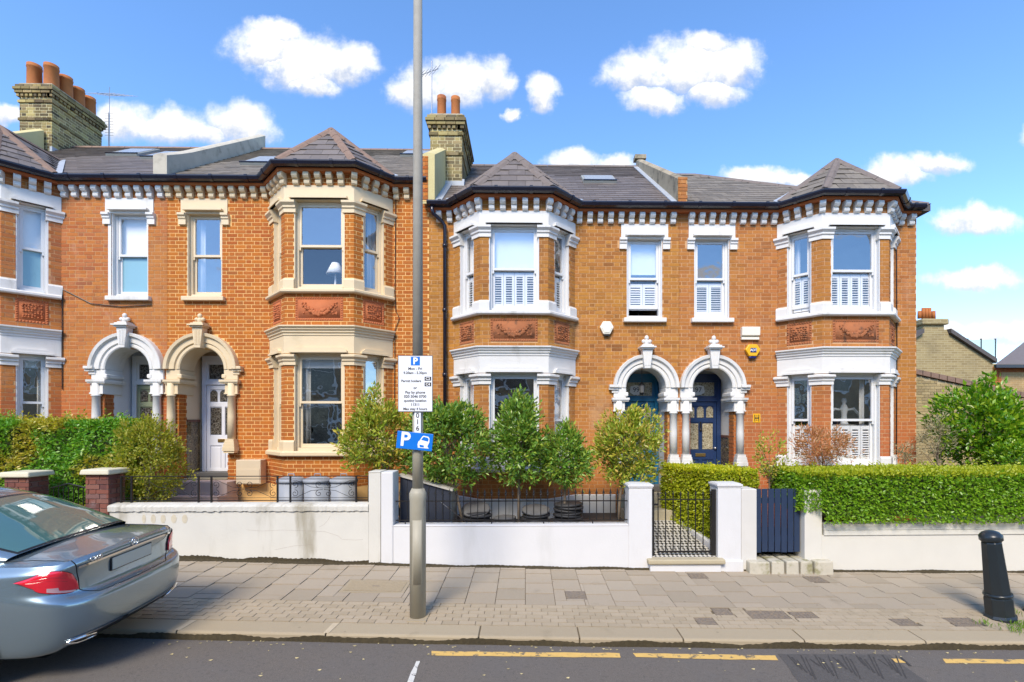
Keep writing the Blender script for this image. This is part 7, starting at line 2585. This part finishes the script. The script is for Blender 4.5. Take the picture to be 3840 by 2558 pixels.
# shrubs of the end garden
x_, z_ = W(2885, 1745, 8.9)
tree('shrub', 'airy young shrub with pale twigs beside the navy gate', 'shrub', (x_, 8.9, 0.2), 0.0, (x_, 8.9, z_ + 0.08), (0.26, 0.22, 0.42), 60, 12, 0.06, 0.45, 'leaf_laurel_gold', 41, 0.018, None, -0.2, 0.5, 16, 0.08)
x_, z_ = W(3085, 1680, 9.05)
tree('maple_shrub', 'feathery orange Japanese maple before the end bay window', 'shrub', (x_, 9.05, 0.2), 0.0, (x_, 9.05, z_), (0.52, 0.35, 0.32), 130, 16, 0.08, 0.24, 'leaf_maple', 42, 0.02, None, 0.2, 0.45, 14, 0.11)
x_, z_ = W(3670, 1600, 9.9)
tree('broadleaf_shrub', 'large glossy green shrub rising above the clipped hedge', 'shrub', (x_ + 0.3, 9.9, 0.2), 0.0, (x_ + 0.35, 9.9, z_ - 0.1), (1.0, 0.6, 0.84), 340, 24, 0.115, 0.48, 'leaf_shrub', 43, 0.05, None, 0.15, 0.75, 16, 0.16, 0.3)
x_, z_ = W(3515, 1650, 9.75)
tree('dry_shrub', 'wispy straw-coloured shrub against the yellow boundary wall', 'shrub', (x_, 9.75, 0.2), 0.0, (x_, 9.75, z_), (0.3, 0.25, 0.38), 70, 14, 0.07, 0.25, 'leaf_dry', 44, 0.02, None, 0.1, 0.4, 12, 0.1)
x_, z_ = W(3392, 1700, 9.5)
tree('dry_shrub', 'small pale spiky plant at the foot of the terrace end brick', 'shrub', (x_, 9.5, 0.3), 0.0, (x_, 9.5, z_), (0.16, 0.14, 0.22), 26, 12, 0.08, 0.2, 'leaf_dry', 45, 0.012, None, 0.1, 0.4, 8, 0.08)
x_, z_ = W(3800, 1715, 9.3)
tree('shrub', 'low dark green shrub at the foot of the large glossy one', 'shrub', (x_, 9.3, 0.2), 0.0, (x_ + 0.1, 9.3, z_), (0.5, 0.3, 0.25), 110, 18, 0.06, 0.5, 'leaf_shrub', 46, 0.02, None, 0.1, 0.3, 6, 0.1)
# weeds round the bollard foot
g = np.random.default_rng(5)
bx_, by_ = at_pave(3752, 2318)
pts, nr = [], []
for (px, py, n, r_) in ((3826, 2345, 110, 0.09), (3700, 2345, 30, 0.06), (3800, 2300, 30, 0.05), (3815, 2370, 60, 0.07)):
    wx, wy = at_pave(px, py)
    q = g.normal(0, r_, (n, 2)) + np.array((wx, wy))
    pts.append(np.column_stack([q, [pave_z(a, b) for a, b in q]]))
    nr.append(np.tile(np.array((0, 0, 1.0)), (n, 1)))
wd = leaf_mesh('weeds', np.concatenate(pts), np.concatenate(nr), 0.065, 0.16, 'leaf_weed', None, 51, -0.2, 0.45)
tag(wd, 'tufts of bright green weeds round the foot of the leaning bollard', 'weeds', kind='stuff')
# ---------------------------------------------------------------- parked saloon
def car_paint():
    m, N, b, out = material('car_paint')
    b.inputs['Base Color'].default_value = (0.265, 0.345, 0.39, 1)
    b.inputs['Metallic'].default_value = 0.72
    b.inputs['Roughness'].default_value = 0.26
    b.inputs['Coat Weight'].default_value = 1.0
    b.inputs['Coat Roughness'].default_value = 0.03
    fl = N.noise(N.n('ShaderNodeTexCoord').outputs['Object'], 900, 1)
    bump(N, b, fl, 0.03, 0.001)


car_paint()
plain('car_glass', (0.06, 0.14, 0.13), 0.03, 0.0, coat=0.6, spec=1.0)
plain('car_black', (0.012, 0.012, 0.013), 0.5, 0.1)
plain('car_gap', (0.006, 0.006, 0.007), 0.8, 0.0)
plain('chrome', (0.75, 0.76, 0.78), 0.08, 0.0, metal=1.0)
plain('lamp_red', (0.72, 0.012, 0.03), 0.12, 0.15, 9, coat=1.0)
plain('lamp_deep', (0.34, 0.004, 0.012), 0.15, 0.1, coat=1.0)
plain('lamp_clear', (0.50, 0.30, 0.33), 0.15, 0.1, coat=1.0)
plain('plate_blank', (0.5, 0.5, 0.42), 0.5, 0.04, 3)
plain('tyre', (0.02, 0.02, 0.02), 0.85, 0.1)
plain('alloy', (0.5, 0.5, 0.52), 0.3, 0.05, metal=0.8)

CTRL = [(0.000, 0.00, 1, 0, 1.105), (0.004, 0.25, 1, 0, 1.102), (0.022, 0.48, 1, 0, 1.092), (0.075, 0.67, .95, 0, 1.075), (0.175, 0.80, .62, 0, 1.05), (0.36, 0.868, .25, 0, 1.045), (0.62, 0.893, .06, 0, 1.035), (0.98, 0.904, 0, 0, 1.02), (1.6, 0.905, 0, 0, 0.975),
        (2.4, 0.905, 0, 0, 0.95), (3.2, 0.90, 0, 0, 0.935), (3.7, 0.892, 0, .05, 0.91), (4.1, 0.865, 0, .25, 0.865), (4.4, 0.79, 0, .62, 0.81), (4.575, 0.63, 0, .95, 0.765), (4.66, 0.40, 0, 1, 0.745), (4.686, 0.0, 0, 1, 0.74)]
# rows of the side, tail and nose: (height as a share between sill and shoulder or in metres, inset)
SIDE = [(0.19, .10), (0.22, .045), (0.30, .02), (0.45, .006), (0.60, .0), (0.72, .004), (0.80, .014), (0.88, .034), (0.94, .06), (1.0, .115)]
TAIL = [(0.24, .20), (0.275, .11), (0.35, .04), (0.46, .006), (0.60, .0), (0.70, .014), (0.755, .10), (0.86, .11), (0.955, .085), (1.0, .115)]
NOSE = [(0.19, .14), (0.22, .06), (0.30, .02), (0.40, .0), (0.50, .0), (0.56, .01), (0.62, .02), (0.66, .04), (0.70, .08), (1.0, .16)]
NC = len(CTRL) - 1


def cr(vals, t):
    """Catmull-Rom through a list of tuples"""
    n = len(vals)
    i = min(max(int(math.floor(t)), 0), n - 2)
    f = t - i
    p1, p2 = vals[i], vals[i + 1]
    p0 = vals[i - 1] if i > 0 else None
    p3 = vals[i + 2] if i + 2 < n else None
    out = []
    for k in range(len(p1)):
        a, b = p1[k], p2[k]
        z = p0[k] if p0 else 2 * a - b
        d = p3[k] if p3 else 2 * b - a
        out.append(0.5 * ((2 * a) + (-z + b) * f + (2 * z - 5 * a + 4 * b - d) * f * f + (-z + 3 * a - 3 * b + d) * f ** 3))
    return out


MIR = [(c[0], -c[1], c[2], c[3], c[4]) for c in CTRL]
EXT_R = [MIR[1]] + CTRL + [MIR[-2]]     # one mirrored control beyond either end keeps nose and tail smooth


def plan(s):
    """plan outline: s = 0 tail centre .. NC nose centre; negative s = the other flank"""
    sg = 1 if s >= 0 else -1
    q = cr(EXT_R, abs(s) + 1)
    q[1] *= sg
    return q


def shell(s, r, off=0.0):
    """point of the lower body: s round the plan, r = row 0..9"""
    x, y, wr, wf, zs = plan(s)
    e = 0.02
    a, b = plan(s - e), plan(s + e)
    tx, ty = b[0] - a[0], b[1] - a[1]
    l = math.hypot(tx, ty)
    nx, ny = ty / l, -tx / l
    if nx * (x - 2.3) + ny * y < 0:
        nx, ny = -nx, -ny
    wr, wf = min(max(wr, 0), 1), min(max(wf, 0), 1)
    si, ta, no = cr(SIDE, r), cr(TAIL, r), cr(NOSE, r)
    top = zs
    zS = si[0] * top if si[0] > 0.6 else si[0]
    zT = ta[0] * top if ta[0] > 0.8 else ta[0]
    zN = no[0] * top if no[0] > 0.9 else no[0]
    w0 = max(0, 1 - wr - wf)
    z = zS * w0 + zT * wr + zN * wf
    ins = si[1] * w0 + ta[1] * wr + no[1] * wf
    return Vector((x - nx * (ins - off), y - ny * (ins - off), z))


def deck(f, b):
    """top of the boot and bonnet: f = plan position of the flank (4..12), b = -1..1 across"""
    e = shell(f, 9)
    k = min(max((f - 4) / 1.6, 0), 1)
    k2 = min(max((12.2 - f) / 1.6, 0), 1)
    c4_, cb = shell(4, 9), shell(4 * b, 9)
    f4, fb = shell(12.2, 9), shell(NC - (NC - 12.2) * abs(b), 9)
    dx = (cb.x - c4_.x) * (1 - k) + (fb.x - f4.x) * (1 - k2)
    dz = (cb.z - c4_.z) * (1 - k) + (fb.z - f4.z) * (1 - k2)
    ysh = (cb.y / c4_.y) * (1 - k) + b * k
    if k2 < 1:
        ysh = (math.copysign(fb.y / f4.y, b) if b else 0) * (1 - k2) + b * k2
    crown = 0.085 * k * k2
    return Vector((e.x + dx, e.y * ysh, e.z + dz + crown * (1 - b * b)))


CAB = [(0.74, 1.132, 0.700, 1.085), (0.95, 1.228, 0.755, 1.070), (1.20, 1.340, 0.790, 1.045), (1.50, 1.455, 0.810, 1.030), (1.85, 1.525, 0.825, 1.010), (2.20, 1.545, 0.835, 0.985), (2.55, 1.530, 0.840, 0.975), (2.80, 1.480, 0.840, 0.970), (3.05, 1.330, 0.835, 0.965), (3.30, 1.160, 0.810, 0.960), (3.55, 1.020, 0.750, 0.955)]


def cabin(a, b, off=0.0):
    """greenhouse: a = 0..10 from the foot of the rear screen to the foot of the windscreen, b = -1..1 across"""
    def raw(a_, b_):
        x, zc, w, zb = cr(CAB, a_)
        ph = b_ * math.pi / 2
        sn, cs = math.sin(ph), max(0.0, math.cos(ph))
        y = w * math.copysign(abs(sn) ** 0.78, sn) * (1.0)
        z = zb - 0.06 + (zc - zb + 0.06) * cs ** 0.52
        y *= 1 - 0.10 * ((z - zb) / 0.45 if z > zb else 0)
        bow = 0.10 * (1 - abs(b_) ** 2)
        x2 = x - bow * max(0, 1 - a_ / 3) + bow * max(0, (a_ - 7) / 3)
        return Vector((x2, y, z))
    p = raw(a, b)
    if off:
        u = raw(min(a + 0.05, 10), b) - raw(max(a - 0.05, 0), b)
        v = raw(a, min(b + 0.02, 1)) - raw(a, max(b - 0.02, -1))
        n = u.cross(v).normalized()
        if n.dot(p - Vector((2.1, 0, 0.8))) < 0:
            n = -n
        p = p + n * off
    return p


def grid(fn, us, vs, name, mat, parent, smooth=True, flip=False, thick=0.0):
    vv = [fn(u, v) for u in us for v in vs]
    n = len(vs)
    fs = []
    for i in range(len(us) - 1):
        for j in range(n - 1):
            q = (i * n + j, i * n + j + 1, (i + 1) * n + j + 1, (i + 1) * n + j)
            fs.append(q[::-1] if flip else q)
    return link_mesh(name, vv, fs, mat, parent, smooth)


lin = lambda a, b, n: [a + (b - a) * i / n for i in range(n + 1)]
car = thing('parked_car', (-4.10, 5.42, 0.0), 'blue-grey saloon car with red tail lamps and blank number plate, parked half on the kerb', 'car', local=True)
car.rotation_euler = (R(-3.3), R(-2.9), math.pi)
car.location.z = -0.005
ss = lin(-NC, NC, 240)
grid(lambda s, r: shell(s, r), ss, lin(0, 9, 54), 'body', 'car_paint', car)
fr_ = lin(4, 12.2, 110)
deck_o = grid(deck, fr_, lin(-1, 1, 40), 'deck', 'car_paint', car, flip=True)
grid(lambda a, b: cabin(a, b), lin(0, 10, 90), lin(-1, 1, 60), 'cabin', 'car_paint', car)
link_mesh('underside', [(0.3, -0.75, 0.2), (4.4, -0.75, 0.2), (4.4, 0.75, 0.2), (0.3, 0.75, 0.2)], [(3, 2, 1, 0)], 'car_black', car)
# glazing lies just proud of the cabin skin
grid(lambda a, b: cabin(a, b, 0.005), lin(0.12, 3.0, 26), lin(-0.60, 0.60, 30), 'rear_screen', 'car_glass', car)
grid(lambda a, b: cabin(a, b, 0.0035), lin(0.03, 3.12, 26), lin(-0.635, 0.635, 30), 'rear_screen_border', 'car_black', car)
grid(lambda a, b: cabin(a, b, 0.005), lin(7.1, 9.8, 24), lin(-0.60, 0.60, 30), 'windscreen', 'car_glass', car)
for sx in (-1, 1):
    for (a0, a1) in ((2.2, 3.6), (3.75, 5.3), (5.42, 7.6)):
        grid(lambda a, b: cabin(a, b * sx, 0.005), lin(a0, a1, 14), lin(0.72, 0.9, 10), 'side_window', 'car_glass', car)
# tail lamps wrap the corners
for sx in (-1, 1):
    def lamp(u, v, off):
        s = sx * (2.7 + (5.5 - 2.7) * u)
        zb_ = 6.25 + 0.35 * u - 0.25 * math.sin(math.pi * u)
        zt_ = 6.8 + 1.55 * math.sin(min(1, u * 1.5) * math.pi / 2) - 1.0 * max(0, u - 0.55)
        taper = min(1, u / 0.12) ** 0.7 * min(1, (1 - u) / 0.30) ** 0.8
        m = 6.35 + 0.85 * u
        r = (m + (zb_ - m) * taper) + ((m + (zt_ - m) * taper) - (m + (zb_ - m) * taper)) * v
        return shell(s, r, off)
    lo = grid(lambda u, v: lamp(u, v, 0.010 + 0.012 * math.sin(math.pi * v)), lin(0, 1, 40), lin(0, 1, 10), 'tail_lamp', 'lamp_red', car)
    grid(lambda u, v: lamp(u, 0.06 + v * (0.14 - 0.1 * u), 0.018), lin(0.06, 0.6, 26), lin(0, 1, 4), 'lamp_strip', 'lamp_clear', lo)
    for (u0_, u1_, v_) in ((0.22, 0.86, 0.42), (0.26, 0.82, 0.6), (0.3, 0.78, 0.76)):
        MB().tube([lamp(u, v_ + 0.06 * math.sin(math.pi * (u - u0_) / (u1_ - u0_)), 0.0225 - 0.03 * abs(v_ - 0.5)) for u in lin(u0_, u1_, 18)], 0.0025, 5).build('lens_rib', 'lamp_deep', lo)
    MB().tube([lamp(u, 0, 0.006) for u in lin(0, 1, 40)] + [lamp(u, 1, 0.006) for u in lin(1, 0, 40)], 0.004, 5).build('lamp_rim', 'car_gap', lo)
# boot shut line, chrome, badge, plate
shut = []
for u in lin(0, 1, 20):
    shut.append(shell(3.05 - 0.45 * u, 9 - 2.75 * u, 0.0))
for u in lin(0, 1, 18):
    shut.append(shell(2.6 - 0.75 * u, 6.25 - 0.85 * u, 0.0))
for u in lin(0, 1, 20):
    shut.append(shell(1.85 - 1.85 * u, 5.4 - 0.1 * u, 0.0))
for sx in (-1, 1):
    MB().tube([Vector((p.x, p.y * sx, p.z)) for p in shut], 0.0045, 5).build('shut_line', 'car_gap', car)
    MB().tube([deck(4 + 2.6 * t, sx * (0.78 + 0.10 * t)) for t in lin(0, 1, 16)], 0.004, 5).build('shut_line', 'car_gap', car)
grid(lambda s, v: shell(s, 7.55 + 0.22 * v, 0.012), lin(-2.75, 2.75, 50), lin(0, 1, 3), 'chrome_strip', 'chrome', car)
pc = shell(0, 6.75)
plate = MB().box(pc.x - 0.018, pc.x - 0.003, -0.26, 0.26, pc.z - 0.062, pc.z + 0.058).build('number_plate', 'plate_blank', car, bev=0.004)
MB().box(pc.x - 0.012, pc.x + 0.03, -0.27, 0.27, pc.z - 0.072, pc.z + 0.066).build('plate_holder', 'car_black', car, bev=0.004)
# three-pointed star in a ring
bc = shell(0, 8.35, 0.014)
em = MB()
ring = [(bc.x, 0.043 * math.cos(t), bc.z + 0.043 * math.sin(t)) for t in lin(0, 2 * math.pi, 32)]
em.tube(ring, 0.0045, 6, False)
for k in range(3):
    t = math.pi / 2 + k * 2 * math.pi / 3
    dv, nv = Vector((0, math.cos(t), math.sin(t))), Vector((0, -math.sin(t), math.cos(t)))
    c0 = Vector((bc.x, 0, bc.z))
    em.add([c0 + dv * 0.041, c0 + nv * 0.0085 - dv * 0.004, c0 - nv * 0.0085 - dv * 0.004, c0 + Vector((-0.008, 0, 0))], [(0, 3, 1), (0, 2, 3), (1, 3, 2), (0, 1, 2)])
em.build('badge', 'chrome', car, True)
tb = shell(1.9, 8.1, 0.012)
te = shell(2.0, 8.1, 0.012)
ux = Vector((tb.x - te.x, tb.y - te.y, 0)).normalized()
text_mesh('model_lettering', 'C200', 0.05, 'chrome', facing(tuple(shell(1.95, 8.1, 0.016)), (ux.x, ux.y, 0)), car, 'CENTER', 0.003, 1.1, 0.002)
# lower apron, chrome finisher and tailpipe trims
grid(lambda s, v: shell(s, 0.0 + 2.0 * v, 0.004), lin(-3.1, 3.1, 60), lin(0, 1, 5), 'apron', 'car_black', car)
grid(lambda s, v: shell(s, 2.0 + 0.14 * v, 0.012), lin(-3.5, 3.5, 60), lin(0, 1, 3), 'chrome_finisher', 'chrome', car)
for sx in (-1, 1):
    pts = [shell(sx * s, r, 0.016) for (s, r) in ((3.5, 1.95), (3.2, 1.6), (2.9, 1.2), (2.4, 0.95), (2.0, 0.95), (1.9, 1.2), (2.1, 1.7), (2.6, 1.9), (3.5, 2.0))]
    MB().tube(pts, 0.011, 8).build('tailpipe_trim', 'chrome', car, True)
# wheels in dark arches
for sx in (-1, 1):
    for xw in (0.98, 3.82):
        T_ = Matrix.Translation((xw, sx * 0.80, 0.325)) @ Matrix.Rotation(R(90), 4, 'X')
        MB().lathe([(0.36, 0.112), (0.36, 0.113), (0.0, 0.114)], T_ if sx < 0 else Matrix.Translation((xw, sx * 0.80, 0.325)) @ Matrix.Rotation(R(-90), 4, 'X'), 28).build('wheel_arch', 'car_gap', car)
        wh = MB().lathe([(0.21, -0.112), (0.30, -0.115), (0.325, -0.09), (0.325, 0.10), (0.30, 0.122), (0.22, 0.125)], T_ if sx < 0 else Matrix.Translation((xw, sx * 0.80, 0.325)) @ Matrix.Rotation(R(-90), 4, 'X'), 32).build('wheel', 'tyre', car, True)
        rm = MB()
        Tz = T_ if sx < 0 else Matrix.Translation((xw, sx * 0.80, 0.325)) @ Matrix.Rotation(R(-90), 4, 'X')
        rm.lathe([(0.205, 0.118), (0.222, 0.128), (0.222, 0.118)], Tz, 28)
        for k in range(5):
            rm.box(-0.03, 0.03, 0.03, 0.21, 0.116, 0.128, Tz @ Matrix.Rotation(k * 2 * math.pi / 5, 4, 'Z'))
        rm.lathe([(0.05, 0.116), (0.045, 0.13), (0.0, 0.132)], Tz, 14)
        rm.build('rim', 'alloy', wh)
for sx in (-1, 1):
    MB().ball((2.95, sx * 0.98, 1.02), (0.06, 0.10, 0.065), 12, 8).build('door_mirror', 'car_paint', car, True)
    for xh in (2.0, 2.95):
        MB().tube([(xh - 0.11, sx * 0.90, 0.83), (xh, sx * 0.925, 0.835), (xh + 0.11, sx * 0.905, 0.835)], 0.012, 8).build('door_handle', 'car_paint', car, True)
    MB().ball((4.52, sx * 0.60, 0.66), (0.10, 0.15, 0.06), 14, 8).build('headlamp', 'lamp_clear', car, True)
